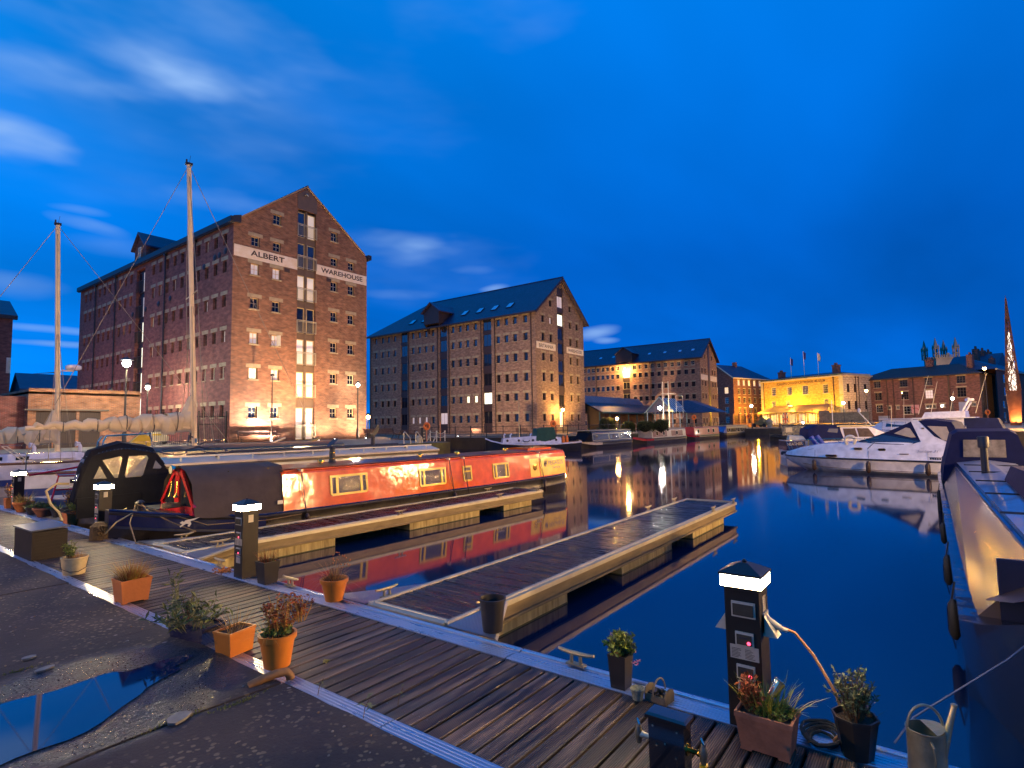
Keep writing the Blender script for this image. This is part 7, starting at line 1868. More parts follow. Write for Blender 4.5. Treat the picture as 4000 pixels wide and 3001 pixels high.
for x0, z0, w2, h2 in ((.78, .31, .50, .115), (2.0, .66, .34, .11), (2.96, .63, .30, .12)):
    yb = .16 if z0 < .5 else .2
    q = []
    for k in range(16):
        a = 2 * math.pi * k / 16; q.append((x0 + w2 / 2 + (w2 / 2 - h2 / 2) * (1 if math.cos(a) > 0 else -1) + h2 / 2 * math.cos(a), 0, z0 + h2 / 2 + h2 / 2 * math.sin(a)))
    yh = cyc - (1.40 if x0 < 1 else 1.5) + (.04 if z0 < .5 else .13)
    m1 = MB(); m1.prism([(x, yh - .07, z) for x, y, z in q], (0, .09, 0)); o = m1.build('porthole', CHROME, Cr)
    m2 = MB(); m2.prism([(x0 + w2 / 2 + (x - x0 - w2 / 2) * .86, yh - .076, z0 + h2 / 2 + (z - z0 - h2 / 2) * .7) for x, y, z in q], (0, .003, 0)); OB('pane', m2.mesh('pane', DGLASS), o)
m1 = MB()
for dz in (.0, .11): m1.bar((4.84, .05, .29 + dz), (5.28, .05, .29 + dz), .012, 5)
for k in range(5): m1.box(4.86 + k * .08, 4.92 + k * .08, .03, .05, .31, .38)
m1.build('air_vent', BLACKP, Cr)
o = text('Sunline 31', .74, .115, (0, 0, 0), (1, 0, 0), (0, 0, 1), M('grey_blue_lettering', (.22, .22, .30), .5), Cr, shear=.35); o.location = (4.42, .075, .60); o.rotation_euler = (R(-14), 0, 0)
b = MB(); b.box(3.78, 4.12, .05, .07, .5, .535); b.build('name_plate', GREYPANEL, Cr)
# horseshoe buoy, bow rail, anchors, fenders
b = MB(); b.tube([(1.82 + .21 * math.cos(a), .38, 1.12 + .19 * math.sin(a)) for a in [R(-60) + R(300) * k / 16 for k in range(17)]][0:0] or [(1.82 + .2 * math.cos(a) * 1.0, .4, 1.10 + .17 * math.sin(a)) for a in [R(-35) + R(250) * k / 14 for k in range(15)]] , .075, 8); b.bar((1.98, .4, 1.0), (1.99, .4, .90), .075, 8); b.bar((1.655, .4, 1.0), (1.65, .4, .90), .075, 8); b.build('horseshoe_buoy', M('white_vinyl', (.74, .71, .70), .6, 0, .08, 6, .4, 20), Cr, True)
b = MB(); rail = [(-1.62, 1.6, 1.02), (-1.3, 1.15, 1.06), (-.5, .72, 1.08), (.8, .42, 1.15), (2.2, .3, 1.18), (3.0, .3, 1.2)]; b.tube(rail, .013, 6)
for x_, y_, z_, zt_ in ((-1.45, 1.45, .44, 1.03), (-1.25, 1.25, .5, 1.06), (-.9, .95, .6, 1.07), (-.5, .78, .72, 1.08), (.25, .58, .86, 1.12), (1.2, .4, .95, 1.16), (2.4, .34, 1.0, 1.18)): b.bar((x_ + .22, y_, z_), (x_, y_ - .02, zt_), .011, 5)
b.build('bow_rail', CHROME, Cr)
b = MB(); b.cbox((-1.58, 1.6, .40), (.26, .2, .12)); b.lathe([(.06, -.08), (.07, 0), (.05, .08)], (-1.72, 1.55, .36), 8); b.build('anchor_roller', BLACKP, Cr)
for x_, y_ in ((.27, .28), (2.6, .03), (4.8, -.05)):
    b = MB(); b.bar((x_, y_ + .02, .16), (x_, y_ + .12, .62), .007, 4); b.build('fender_rope', DROPE, Cr)
    b = MB(); b.lathe([(.02, .04), (.05, .02), (.095, -.06), (.095, -.40), (.05, -.47), (.02, -.5)], (x_, y_ - .10, .14), 12); b.build('fender', FEND, Cr, True)
b = MB(); b.tube([(-.25, .9, .62), (-.15, .65, .60), (.2, .42, .68)], .008, 4); b.tube([(2.8, .35, 1.0), (2.55, .2, .72)], .012, 4); b.build('stay_line', DROPE, Cr)
# ------------------------------------------------------------------ HEATHER and the other cruisers behind
D1 = AT(3077, 1790, 37); D2 = AT(3490, 1790, 35.5)
ang = math.atan2((D2 - D1).y, (D2 - D1).x)
He = thing('cabin_cruiser', (D1.x, D1.y, 0), 'blue cabin cruiser lettered HEATHER on its stern, blue canvas over the cockpit', 'cabin cruiser', ang)
b = MB(); b.loft([[(x, c - w2, z), (x, c - w2 * .9, -.1), (x, c - w2 * .6, -.7), (x, c + w2 * .6, -.7), (x, c + w2 * .9, -.1), (x, c + w2, z)] for x, w2, z, c in ((0, 1.2, .75, 1.3), (2.2, 1.3, .7, 1.3), (5, 1.2, .75, 1.3), (6.6, .7, .85, 1.3), (7.6, .06, .95, 1.3))]); b.build('hull', WHITEG, He, True)
b = MB(); b.prism([(-.02, -.02, .1), (1.1, -.03, .1), (1.1, -.03, .72), (-.02, -.02, .72)], (0, .03, 0)); b.prism([(-.03, .0, .1), (-.03, 2.5, .1), (-.03, 2.4, .72), (-.03, .1, .72)], (.02, 0, 0)); b.build('stern_board', NAVY, He)
me_t = text('HEATHER', .92, .19, (.02, -.045, .42), (1, 0, .06), (0, 0, 1), M('gold_white_lettering', (.6, .5, .36), .5), He, bold=.03)
b = MB(); b.box(1.25, 1.32, -.03, .02, .1, .85); b.build('corner_post', CREAM, He)
b = MB(); b.loft([[(1.3, .0, .8), (1.35, .3, 1.5), (1.35, 2.3, 1.5), (1.3, 2.6, .8)], [(2.2, .0, .8), (2.0, .3, 1.78), (2.0, 2.3, 1.78), (2.2, 2.6, .8)], [(3.4, .05, .85), (3.2, .3, 1.72), (3.2, 2.3, 1.72), (3.4, 2.6, .85)]]); b.build('cockpit_canopy', BLUECAN, He)
b = MB(); b.poly([(2.3, .10, 1.0), (2.6, .2, 1.5), (3.15, .2, 1.5), (3.0, .1, .95)]); b.build('clear_window', CLEARPL, He)
b = MB(); b.loft([[(3.3, .15, .75), (3.3, .3, 1.6), (3.3, 2.3, 1.6), (3.3, 2.45, .75)], [(5.4, .2, .8), (5.0, .35, 1.62), (5.0, 2.25, 1.62), (5.4, 2.4, .8)], [(6.3, .5, .85), (5.9, .5, 1.2), (5.9, 2.1, 1.2), (6.3, 2.1, .85)]]); b.build('wheelhouse', WHITEG, He)
b = MB(); b.prism([(3.5, .17, .95), (3.45, .27, 1.5), (4.15, .29, 1.5), (4.25, .18, .95)], (0, .02, 0)); b.prism([(4.33, .18, .95), (4.25, .29, 1.5), (4.92, .32, 1.5), (5.25, .2, .95)], (0, .02, 0)); b.build('window', M('warm_reflecting_glass', (.10, .075, .04), .08, 0, .4, 5), He)
b = MB(); b.loft([[(3.1, .2, 1.62), (3.1, 2.4, 1.62), (3.1, 2.4, 1.7), (3.1, .2, 1.7)], [(5.3, .25, 1.64), (5.3, 2.3, 1.64), (5.3, 2.3, 1.7), (5.3, .25, 1.7)]]); b.build('wheelhouse_roof', CREAM, He)
b = MB(); b.loft([[(.2, .2, .8), (.25, .4, 1.05), (.25, .9, 1.1), (.2, 1.1, .8)], [(1.2, .2, .8), (1.1, .4, 1.0), (1.1, .9, 1.05), (1.2, 1.1, .8)]]); b.build('white_bundle', M('white_bags', (.55, .53, .5), .8, 0, .2, 5, .6, 8), He, True)
b = MB(); b.bar((1.4, -.2, 1.0), (1.75, -.25, .45), .16, 8); b.bar((1.75, -.15, 1.05), (2.1, -.2, .5), .15, 8); b.build('covered_outboard', gloss('blue_cover', (.02, .05, .35), .5), He, True)
b = MB(); b.lathe([(.04, 0), (.09, .05), (.1, .2), (.05, .28)], (4.55, .6, 2.5), 8); b.bar((5.2, .6, 1.7), (4.55, .6, 2.5), .025, 5); b.bar((2.9, .4, 1.7), (2.9, .4, 3.35), .02, 5); b.build('aerial', WHITEG, He)
def flycruiser(p, rz, L, label, whips, fly=True, canopy=None):
    t = thing('motor_cruiser', p, label, 'motor cruiser', rz, 'white cruisers moored behind the lettered cruiser')
    c = 1.5
    b = MB(); b.loft([[(x, c - w2, z), (x, c - w2 * .92, 0), (x, c - w2 * .6, -.7), (x, c + w2 * .6, -.7), (x, c + w2 * .92, 0), (x, c + w2, z)] for x, w2, z in ((0, .06, 1.25), (1.2, .9, 1.15), (3, 1.4, 1.05), (L, 1.45, .95))]); b.build('hull', WHITEG, t, True)
    b = MB(); b.loft([[(1.8, .9, 1.1), (1.8, .95, 1.15), (1.8, 2.05, 1.15), (1.8, 2.1, 1.1)], [(3.2, .35, 1.1), (3.4, .5, 2.0), (3.4, 2.5, 2.0), (3.2, 2.65, 1.1)], [(L - 2.2, .3, 1.0), (L - 2.2, .45, 2.05), (L - 2.2, 2.55, 2.05), (L - 2.2, 2.7, 1.0)]]); b.build('cabin', WHITEG, t)
    b = MB(); b.prism([(3.5, .36, 1.35), (3.6, .48, 1.85), (L - 2.5, .43, 1.85), (L - 2.5, .34, 1.35)], (0, .02, 0)); b.build('window', WSG, t)
    b = MB(); b.box(3.0, L - 1.6, .25, 2.75, 2.05, 2.13); b.build('cabin_roof', WHITEG, t)
    if fly:
        b = MB(); b.loft([[(3.6, .6, 2.13), (3.8, .7, 2.55), (3.8, 2.3, 2.55), (3.6, 2.4, 2.13)], [(L - 2.2, .45, 2.13), (L - 2.2, .5, 2.6), (L - 2.2, 2.5, 2.6), (L - 2.2, 2.55, 2.13)]]); b.build('flybridge', WHITEG, t)
        b = MB(); b.tube([(L - 2.4, .5, 2.5), (L - 2.0, .6, 3.3), (L - 2.0, 2.4, 3.3), (L - 2.4, 2.5, 2.5)], .07, 6); b.lathe([(.26, 0), (.3, .08), (.26, .2)], (L - 2.0, 1.5, 3.33), 12); b.lathe([(.04, 0), (.1, .1), (.08, .25)], (L - 2.0, .8, 3.33), 8); b.build('radar_arch', WHITEG, t)
    if canopy:
        b = MB(); b.loft([[(L - 2.3, .3, 1.0), (L - 2.3, .45, 2.1), (L - 2.3, 2.55, 2.1), (L - 2.3, 2.7, 1.0)], [(L, .25, .95), (L - .4, .5, 2.0), (L - .4, 2.5, 2.0), (L, 2.75, .95)]]); b.build('aft_canopy', canopy, t)
    b = MB()
    for x, y, z, dx, dz in whips: b.bar((x, y, z), (x + dx, y, z + dz), .022, 5, .012)
    b.build('whip_aerial', WHITEP, t)
    b = MB(); b.tube([(.1, 1.45, 1.9), (.9, .75, 1.85), (2.6, .2, 1.75)], .014, 5)
    for x, y in ((.1, 1.45), (.9, .75), (1.8, .45), (2.6, .2)): b.bar((x, y, 1.1), (x, y, 1.85), .012, 5)
    b.build('bow_rail', CHROME, t)
    return t
p = AT(3395, 1770, 46); p.z = 0
flycruiser(p, R(-98), 8.5, 'white flybridge cruiser with a radar arch and crossed aerials behind the blue canopied cruiser', [(3.4, .6, 2.4, .8, 3.0), (4.2, .5, 2.4, .55, 2.5), (5.4, .5, 2.5, .3, 1.6), (6.9, .5, 2.4, .8, 2.9), (1.5, .8, 1.2, .1, 1.9)], True, BLUECAN)
p = AT(3300, 1745, 56); p.z = 0
flycruiser(p, R(-100), 8, 'white cruiser furthest back, showing only its rails and short aerials', [(2.0, .6, 1.2, -.4, 1.3), (5, .5, 2.1, .1, 2.0)], False, BLUECAN)
# ------------------------------------------------------------------ right: long dark boat with blue canopy
Bg = thing('narrowboat', (4.4, -2.18, 0), 'long dark boat down the right edge with a blue canopy, chimney and pale roof', 'narrowboat', R(.4))
rings, st = nb_hull(20.6, beam=2.1, bow=2.0, g0=.18, rise=.85)
b = MB(); b.loft(rings); b.build('hull', gloss('black_gloss_hull', (.012, .011, .013), .22, .02), Bg, True)
b = MB(); b.loft([[(x, 2.0, .15), (x, 1.72 - k, .70), (x, 1.62 - k, .77), (x, 1.05, .86), (x, .48, .77), (x, .38, .70), (x, .1, .15)] for x, k in ((2.4, .2), (15.6, 0))]); b.build('cabin', M('mauve_white_cabin', (.085, .07, .09), .25, 0, .15, 2), Bg)
b = MB(); b.loft([[(x, 1.68 - k, .80), (x, 1.05, .89), (x, .46, .80)] for x, k in ((2.5, .2), (15.5, 0))], closed=False, caps=False); b.build('roof_paint', gloss('pale_blue_roof', (.30, .33, .42), .35, .01), Bg)
b = MB(); b.tube([(x_, 1.72 - .18 * (1 - (x_ - 3.6) / 12), .74) for x_ in (2.4, 7, 11, 15.6)], .03, 6); b.build('handrail', NAVY, Bg)
for i in range(5):
    b = MB(); b.box(i * 2.2 + 4.6, i * 2.2 + 4.63, .5, 1.6, .86, .885); b.build('roof_seam', BLACKP, Bg)
b = MB(); b.lathe([(.07, 0), (.065, .55), (.10, .56), (.10, .78), (.085, .8)], (11.3, 1.32, .82), 14); b.build('chimney', BLACKP, Bg, True)
b = MB(); b.loft([[(5.4, .45, .9), (5.4, .5, 1.25), (5.4, 1.15, 1.25), (5.4, 1.25, .9)], [(9.0, .4, .9), (9.0, .5, 1.15), (9.0, 1.1, 1.15), (9.0, 1.2, .9)]]); b.build('roof_cover', BLUECAN, Bg)
# canopy at the stern
b = MB(); b.loft([[(x, 2.02, .28), (x, 1.95, .75), (x, 1.74, z), (x, 1.6, z + .1), (x, .5, z + .1), (x, .36, z), (x, .15, .75), (x, .08, .28)] for x, z in ((15.6, 1.55), (16.2, 1.62), (18.6, 1.55), (19.4, 1.0))]); b.build('canopy', BLUECAN, Bg)
b = MB(); b.poly([(15.585, .62, .95), (15.585, 1.52, .95), (15.585, 1.50, 1.42), (15.585, .62, 1.42)]); b.build('clear_window', M('lit_canopy_plastic', (.30, .27, .25), .1, 0, .4, 5), Bg)
b = MB(); b.box(2.36, 2.4, .3, 1.8, .2, .74); b.build('cabin_front', M('dark_blue_doors', (.012, .014, .04), .3, 0, .2, 3), Bg)
b = MB(); b.loft([[(1.3, 1.0, .86), (1.3, 1.05, .9), (1.3, 1.1, .86)], [(1.8, 1.75, .5), (1.8, 1.05, .84), (1.8, .35, .5)], [(2.4, 1.9, .35), (2.4, 1.05, .86), (2.4, .2, .35)]], closed=False, caps=False); b.build('foredeck_cover', M('reflection_brown_cover', (.07, .035, .028), .5, 0, .2, 3), Bg)  # brown-orange reflections put into the cover colour
for x_, h_ in ((3.2, .34), (5.6, .34), (8.6, .3), (14.5, .55)):
    b = MB(); b.bar((x_, 2.14, .08), (x_, 2.1, .3), .012, 4); b.build('fender_rope', DROPE, Bg)
    b = MB(); b.lathe([(.02, .02), (.05, -.04), (.05, -h_), (.02, -h_ - .05)], (x_, 2.125, .10), 10); b.build('fender', RUBBER, Bg, True)
b = MB(); b.tube([(1.2, 1.4, .75), (.5, 1.9, .45), (.1, 2.4, .12), (-.1, 2.5, .02)], .006, 5); b.build('mooring_rope', M('pale_rope', (.10, .11, .16), .8), Bg)
# ------------------------------------------------------------------ narrowboats along the far quay
def far_nb(x0, x1, y, label, hullm, cabm, panels, wins, roofm, c0=1.2, c1=.6, zt=1.25, front=None, bowm=None):
    L = x1 - x0
    t = thing('narrowboat', (x0, y, 0), label, 'narrowboat', 0, 'narrowboats moored along the far quay')
    rings, st = nb_hull(L, bow=1.8, g0=.25, rise=.3); b = MB(); b.loft(rings); b.build('hull', hullm, t, True)
    if bowm:
        b = MB(); up = [[(x, 1.04 - hw - .012, g - .02), (x, 1.04 - hw - .012, g - .34)] for x, hw, g in st[:9]]
        for i in range(8): b.quad(up[i][0], up[i + 1][0], up[i + 1][1], up[i][1])
        b.build('bow_band', bowm, t)
    b = MB(); b.loft(nb_cabin(c0, L - c1, .25, zt)); b.build('cabin', cabm, t)
    b = MB(); b.box(c0 - .1, L - c1 + .1, .2, 1.88, zt + .06, zt + .13); b.build('roof_paint', roofm, t)
    for x, w2, m_ in panels:
        b = MB(); b.box(0, w2, -.01, 0, 0, .74); o = on_side(t, 'side_panel', b, m_[0], x, .36, z0=.25, z1=zt)
        if len(m_) > 1:
            f = MB(); f.box(0, w2, -.014, -.011, 0, .05); f.box(0, w2, -.014, -.011, .69, .74); f.box(0, .05, -.014, -.011, .05, .69); f.box(w2 - .05, w2, -.014, -.011, .05, .69); OB('panel_line', f.mesh('panel_line', m_[1]), o)
    for x, w2, h2, fm in wins:
        if w2 < .35:
            b = MB(); b.lathe([(w2 / 2, 0), (w2 / 2 + .03, .012), (w2 / 2 - .02, .02)], n=12); o = on_side(t, 'porthole', b, fm, x, .75, z0=.25, z1=zt, proud=.012); o.rotation_euler = (R(90), 0, 0); g = MB(); g.lathe([(w2 / 2 - .03, .021), (w2 / 2 - .03, .024)], n=10); OB('pane', g.mesh('pane', DGLASS), o)
        else: frame_win(t, x, .5, w2, h2, fm, DGLASS, z0=.25, z1=zt, proud=.014)
    if front:
        b = MB(); b.loft([[(c0 - 1.2, .3, .3), (c0 - 1.15, .5, .5), (c0 - 1.15, 1.58, .5), (c0 - 1.2, 1.78, .3)], [(c0 + .1, .12, .25), (c0 + .1, .22, zt), (c0 + .1, 1.86, zt), (c0 + .1, 1.96, .25)]]); b.build('bow_cover', front, t)
    b = MB()
    for k in range(4): b.lathe([(.05, 0), (.05, .1), (.1, .11), (.05, .17)], (c0 + .8 + k * (L - 3) / 4, 1.0, zt + .13), 8)
    b.bar((c0, .3, zt + .2), (L - c1, .3, zt + .2), .02, 4); b.build('roof_fittings', BRASS, t)
    return t
PALELINE = M('cream_line', (.55, .48, .36), .5); MAROON = gloss('maroon_panel', (.16, .03, .03), .3); CREAMB = gloss('cream_boat_paint', (.55, .47, .36), .3); DGR = gloss('black_green_paint', (.02, .028, .022), .25)
t1 = far_nb(50.0, 61.4, 28.2, 'black and dark green narrowboat with pale lined panels, nearest of the far row', HULLB, DGR, [(1.5, 3.6, (DGR, PALELINE)), (5.2, 2.4, (DGR, PALELINE)), (7.7, 2.9, (DGR, PALELINE))], [(2.4, .3, .3, BRASS), (6.2, .28, .3, BRASS), (8.8, .28, .3, BRASS), (9.9, .28, .3, BRASS)], M('pale_roof', (.42, .40, .36), .5), 1.4, .7, 1.32, BLKCAN, CREAMB)
far_nb(63.0, 79.5, 28.3, 'cream and maroon narrowboat behind the dark one on the far quay', HULLB, CREAMB, [(4.2, 4.6, (MAROON,)), (10.4, 4.2, (MAROON,))], [(5.2, .7, .55, CREAMB), (7.4, .7, .55, CREAMB), (12, .8, .55, CREAMB)], M('pale_roof', (.42, .40, .36), .5), 3.9, .7, 1.3, None, REDP)
far_nb(80.6, 95.0, 28.4, 'bright red narrowboat on the far quay', HULLB, gloss('pinkish_red_paint', (.42, .03, .045), .35), [], [(3.4, .8, .6, CREAMB), (8.2, .8, .6, CREAMB), (10.6, .8, .6, CREAMB)], gloss('red_roof', (.38, .04, .05), .4), 2.2, .5, 1.35, None, REDP)
far_nb(96.0, 112.5, 28.3, 'grey narrowboat with many windows at the end of the far row', HULLB, M('mid_grey_paint', (.22, .21, .22), .4), [(2.6, 12.5, (DGR, PALELINE))], [(3.4, 1.2, .6, CREAMB), (6, .3, .3, BRASS), (8, .9, .6, CREAMB), (10.2, .9, .6, CREAMB), (12.4, .9, .6, CREAMB)], M('pale_roof', (.42, .40, .36), .5), 2.4, .6, 1.45, gloss('blue_bow_cover', (.03, .1, .3), .4), None)
p = AT(3010, 1702, 72)
t = far_nb(0, 13, 0, 'dark green narrowboat with bright square front windows beyond the cruisers', HULLB, DGR, [(3.6, 8.0, (gloss('olive_panel', (.08, .08, .02), .3),))], [(5.2, .3, .3, BRASS), (7.6, .3, .3, BRASS), (9.6, .6, .5, CREAMB)], DGR, 1.4, .5, 1.5)
t.location = (p.x, p.y, 0); t.rotation_euler = (0, 0, R(-72))
b = MB()
for x_ in (1.8, 3.6): b.box(x_, x_ + .75, .05, .12, .65, 1.25)
b.build('bright_window', M('pale_window', (.5, .45, .38), .2), t)
# white launch with green canopy
La0 = Vector((39.6, 32.6, 0)); La1 = Vector((46.0, 26.4, 0)); ang = math.atan2(La1.y - La0.y, La1.x - La0.x)
t = thing('launch', La0, 'white round portholed launch with a dark green canvas canopy and gas bottles on deck', 'launch', ang)
b = MB(); rings = []
for x, w2, z, in ((0, .05, .95), (.5, .55, .72), (1.5, 1.0, .48), (3.5, 1.25, .35), (6.5, 1.25, .36), (8.2, 1.1, .45), (9.0, .7, .5)):
    rings.append([(x, 1.3 - w2, z), (x, 1.3 - w2 * .98, z - .25), (x, 1.3 - w2 * .7, -.7), (x, 1.3 + w2 * .7, -.7), (x, 1.3 + w2 * .98, z - .25), (x, 1.3 + w2, z)])
b.loft(rings); b.build('hull', gloss('black_launch_hull', (.015, .015, .018), .3), t, True)
b = MB(); b.tube([(r_[0][0], r_[0][1] - .02, r_[0][2] - .06) for r_ in rings], .07, 6); b.build('white_strake', WHITEG, t, True)
b = MB(); b.loft([[(1.5, .6, .45), (1.6, .68, .9), (1.6, 1.9, .9), (1.5, 2.0, .45)], [(4.9, .25, .35), (4.9, .38, 1.1), (4.9, 2.2, 1.1), (4.9, 2.35, .35)], [(7.0, .3, .35), (7.0, .45, .9), (7.0, 2.15, .9), (7.0, 2.3, .35)]]); b.build('cabin', WHITEG, t)
for x_ in (1.95, 3.0, 4.3, 5.9, 6.5):
    b = MB(); b.lathe([(.12, 0), (.12, .012), (.08, .016)], n=12); o = b.build('porthole', BLACKP, t, loc=(x_, .57 - (x_ - 1.8) * .085 if x_ < 5 else .36, .68)); o.rotation_euler = (R(90), 0, 0)
GRC = M('green_canvas', (.012, .07, .05), .8, 0, .2, 3, .4, 6)
b = MB(); b.loft([[(4.6, .3, .62), (4.7, .35, 1.75), (4.7, 2.25, 1.75), (4.6, 2.3, .62)], [(5.5, .3, .55), (5.5, .35, 1.85), (5.5, 2.25, 1.85), (5.5, 2.3, .55)], [(6.5, .4, .75), (6.4, .45, 1.85), (6.4, 2.15, 1.85), (6.5, 2.2, .75)]]); b.build('canopy', GRC, t)
b = MB(); b.bar((3.2, 1.3, .95), (3.2, 1.3, 4.3), .04, 6); b.build('mast', CREAM, t)
b = MB()
for x_ in (1.7, 2.3, 4.2): b.tube([(x_, 1.0, .95), (x_, 1.0, 1.2), (x_ + .12, .95, 1.3)], .07, 6)
b.build('cowl_vent', WHITEG, t)
for x_ in (7.3, 7.65):
    b = MB(); b.lathe([(.13, .4), (.15, .45), (.15, .85), (.08, .95), (.08, 1.05)], (x_, .8, 0), 10); b.build('gas_bottle', ORANGE, t, True)
b = MB(); b.tube([(3.35, .38, .72), (3.45, .3, .58), (3.8, .27, .55), (4.0, .32, .68)], .04, 6); b.build('dark_handle', BLACKP, t)
# dark tender between launch and narrowboat
p = G(2290, 1752, ZW)
t = thing('tender', (p.x - 2.5, p.y + 1.0, 0), 'small dark covered tender between the launch and the black narrowboat', 'boat', R(-20))
b = MB(); b.loft([[(x, -w2, .35), (x, -w2 * .7, -.6), (x, w2 * .7, -.6), (x, w2, .35)] for x, w2 in ((0, .1), (.8, .7), (2.6, .8), (3.4, .6))]); b.build('hull', REDP, t); b = MB(); b.loft([[(x, -w2, .36), (x, 0, z), (x, w2, .36)] for x, w2, z in ((.4, .4, .45), (1.6, .75, .95), (3.2, .65, .6))]); b.build('cover', BLKCAN, t)
# ================================================================== FOREGROUND THINGS ON THE WALKWAY
PEDM = M('black_pedestal_steel', (.018, .016, .015), .38, .1, .3, 6)
LENS = EM('pedestal_lens', (1.0, .70, .32), PED_L)
PLATEM = M('printed_plate', (.50, .50, .50), .4, .3, .1, 8)
REDLED = EM('red_indicator', (1.0, .02, .05), 4.0)
CLRBOX = M('smoked_cover', (.07, .065, .06), .12, 0, .2, 6)
PALEPL = M('pale_plastic', (.46, .47, .48), .4, 0, .1, 6)
STICK = M('sticker_blue', (.12, .16, .30), .5)
def pedestal(x, y, label, plates=True):
    """-X side faces the quay and carries meters and sockets"""
    t = thing('service_pedestal', (x, y, 0.006), label, 'service pedestal', 0, 'lit service pedestals on the walkway')
    b = MB(); b.bbox(0, .22, 0, .22, 0, .90, .004); b.build('body', PEDM, t)
    b = MB(); b.box(-.018, .238, -.018, .238, .905, .975); b.build('lamp_lens', LENS, t)
    b = MB(); b.box(-.02, .24, -.02, .24, .893, .903); b.box(-.028, .248, -.028, .248, .977, .992); b.frustum((-.028, .248, -.028, .248, .992), (.08, .14, .08, .14, 1.045)); b.lathe([(.014, 0), (.016, .012), (.006, .022)], (.11, .11, 1.044), 8); b.build('cap', PEDM, t)
    for z_, w2, h in ((.76, .15, .10), (.57, .115, .09), (.36, .115, .09)):
        b = MB(); b.box(-.012, 0, .10 - w2 / 2, .10 + w2 / 2, z_ - h / 2, z_ + h / 2); o = b.build('socket_cover', PALEPL, t)
        g = MB(); g.box(-.020, -.0125, .10 - w2 / 2 + .010, .10 + w2 / 2 - .010, z_ - h / 2 + .012, z_ + h / 2 - .014); OB('clear_lid', g.mesh('clear_lid', CLRBOX), o)
        if h < .1:
            g = MB(); g.lathe([(.012, 0), (.010, .004)], (0, 0, 0), 10); q = OB('red_light', g.mesh('red_light', REDLED), o, (-.0205, .10 - w2 / 2 + .028, z_ - .018)); q.rotation_euler = (0, R(-90), 0)
            g = MB(); g.box(-.0225, -.0205, .08, .13, z_ + .006, z_ + .018); OB('meter_slot', g.mesh('meter_slot', BLACKP), o)
    b = MB(); b.box(-.005, -.0005, .015, .195, .438, .525)
    o = b.build('instruction_plate', PLATEM, t)
    g = MB()
    rnd = random.Random(1)
    for i in range(7):
        for s in (0, 1):
            y1 = .185 - s * .085; g.box(-.0068, -.0052, y1 - rnd.uniform(.04, .065), y1, .448 + i * .009, .4505 + i * .009)
    OB('small_print', g.mesh('small_print', BLACKP), o)
    b = MB(); b.box(-.004, -.0005, .05, .155, .20, .30); o = b.build('notice', PLATEM, t)
    g = MB()
    g.box(-.0055, -.0042, .06, .145, .275, .292)
    for i in range(6): g.box(-.0055, -.0042, .065, .14 - .01 * (i % 3), .212 + i * .009, .2145 + i * .009)
    OB('small_print', g.mesh('small_print', STICK), o)
    b = MB(); b.box(.075, .145, -.004, -.0005, .74, .84); b.box(.08, .14, -.0055, -.0042, .75, .80); b.build('sticker', [PLATEM], t)
    for z_, y0, s in ((.66, .22, 1),):
        b = MB(); b.prism([(.03, .222, .60), (.03, .222, .72), (.03, .30, .60)], (.12, 0, 0)); b.build('socket_hood', PALEPL, t)
    return t
P3 = pedestal(3.965, .99, 'nearest black pedestal with a glowing lamp band, meters and a plugged in orange cable')
P2 = pedestal(4.0, 7.60, 'black lamp pedestal at the root of the narrowboat finger')
P1 = pedestal(4.03, 13.12, 'black lamp pedestal before the black boat canopy, third along the walkway')
P0 = pedestal(4.15, 19.8, 'furthest lamp pedestal, by the white yacht at the left edge')
pedestal(4.0, -5.1, 'lamp pedestal out of sight to the right along the walkway')
# the plugged in cable and the coil it ends in
t = tag(MB().tube([(4.10, .93, .66), (4.14, .82, .62), (4.15, .72, .50), (4.13, .60, .30), (4.10, .55, .12), (4.08, .62, .03)], .009, 8).build('power_cable', M('orange_cable', (.55, .26, .10), .5), None, True), 'orange cable hanging from the plug on the nearest pedestal', 'cable')
b = MB(); b.bar((4.08, .985, .70), (4.10, .90, .645), .026, 10, .020); b.bar((4.10, .90, .645), (4.115, .86, .63), .016, 8, .012)
tag(b.build('power_plug', PALEPL, None, True), 'grey and blue plug pushed into the side of the nearest pedestal', 'plug')
b = MB(); b.prism([(4.02, .988, .62), (4.14, .988, .62), (4.14, .988, .74), (4.02, .988, .74)], (0, -.012, 0)); b.prism([(4.02, .988, .60), (4.02, .988, .74), (4.02, .90, .60)], (.10, 0, 0)); b.build('socket_hood', PALEPL, P3, loc=(-3.965, -.99, -.006))
b = MB(); rnd = random.Random(2)
for k in range(5): b.tube([(4.08 + (.10 + .02 * k) * math.cos(a * .45) * .9 + rnd.uniform(-.01, .01), .68 + (.07 + .012 * k) * math.sin(a * .45), .015 + .013 * k + .008 * math.sin(a + k)) for a in range(14)], .010, 6, closed=True)
tag(b.build('cable_coil', DROPE, None, True), 'coiled black cable between the terracotta trough and the dark octagonal pot', 'cable')
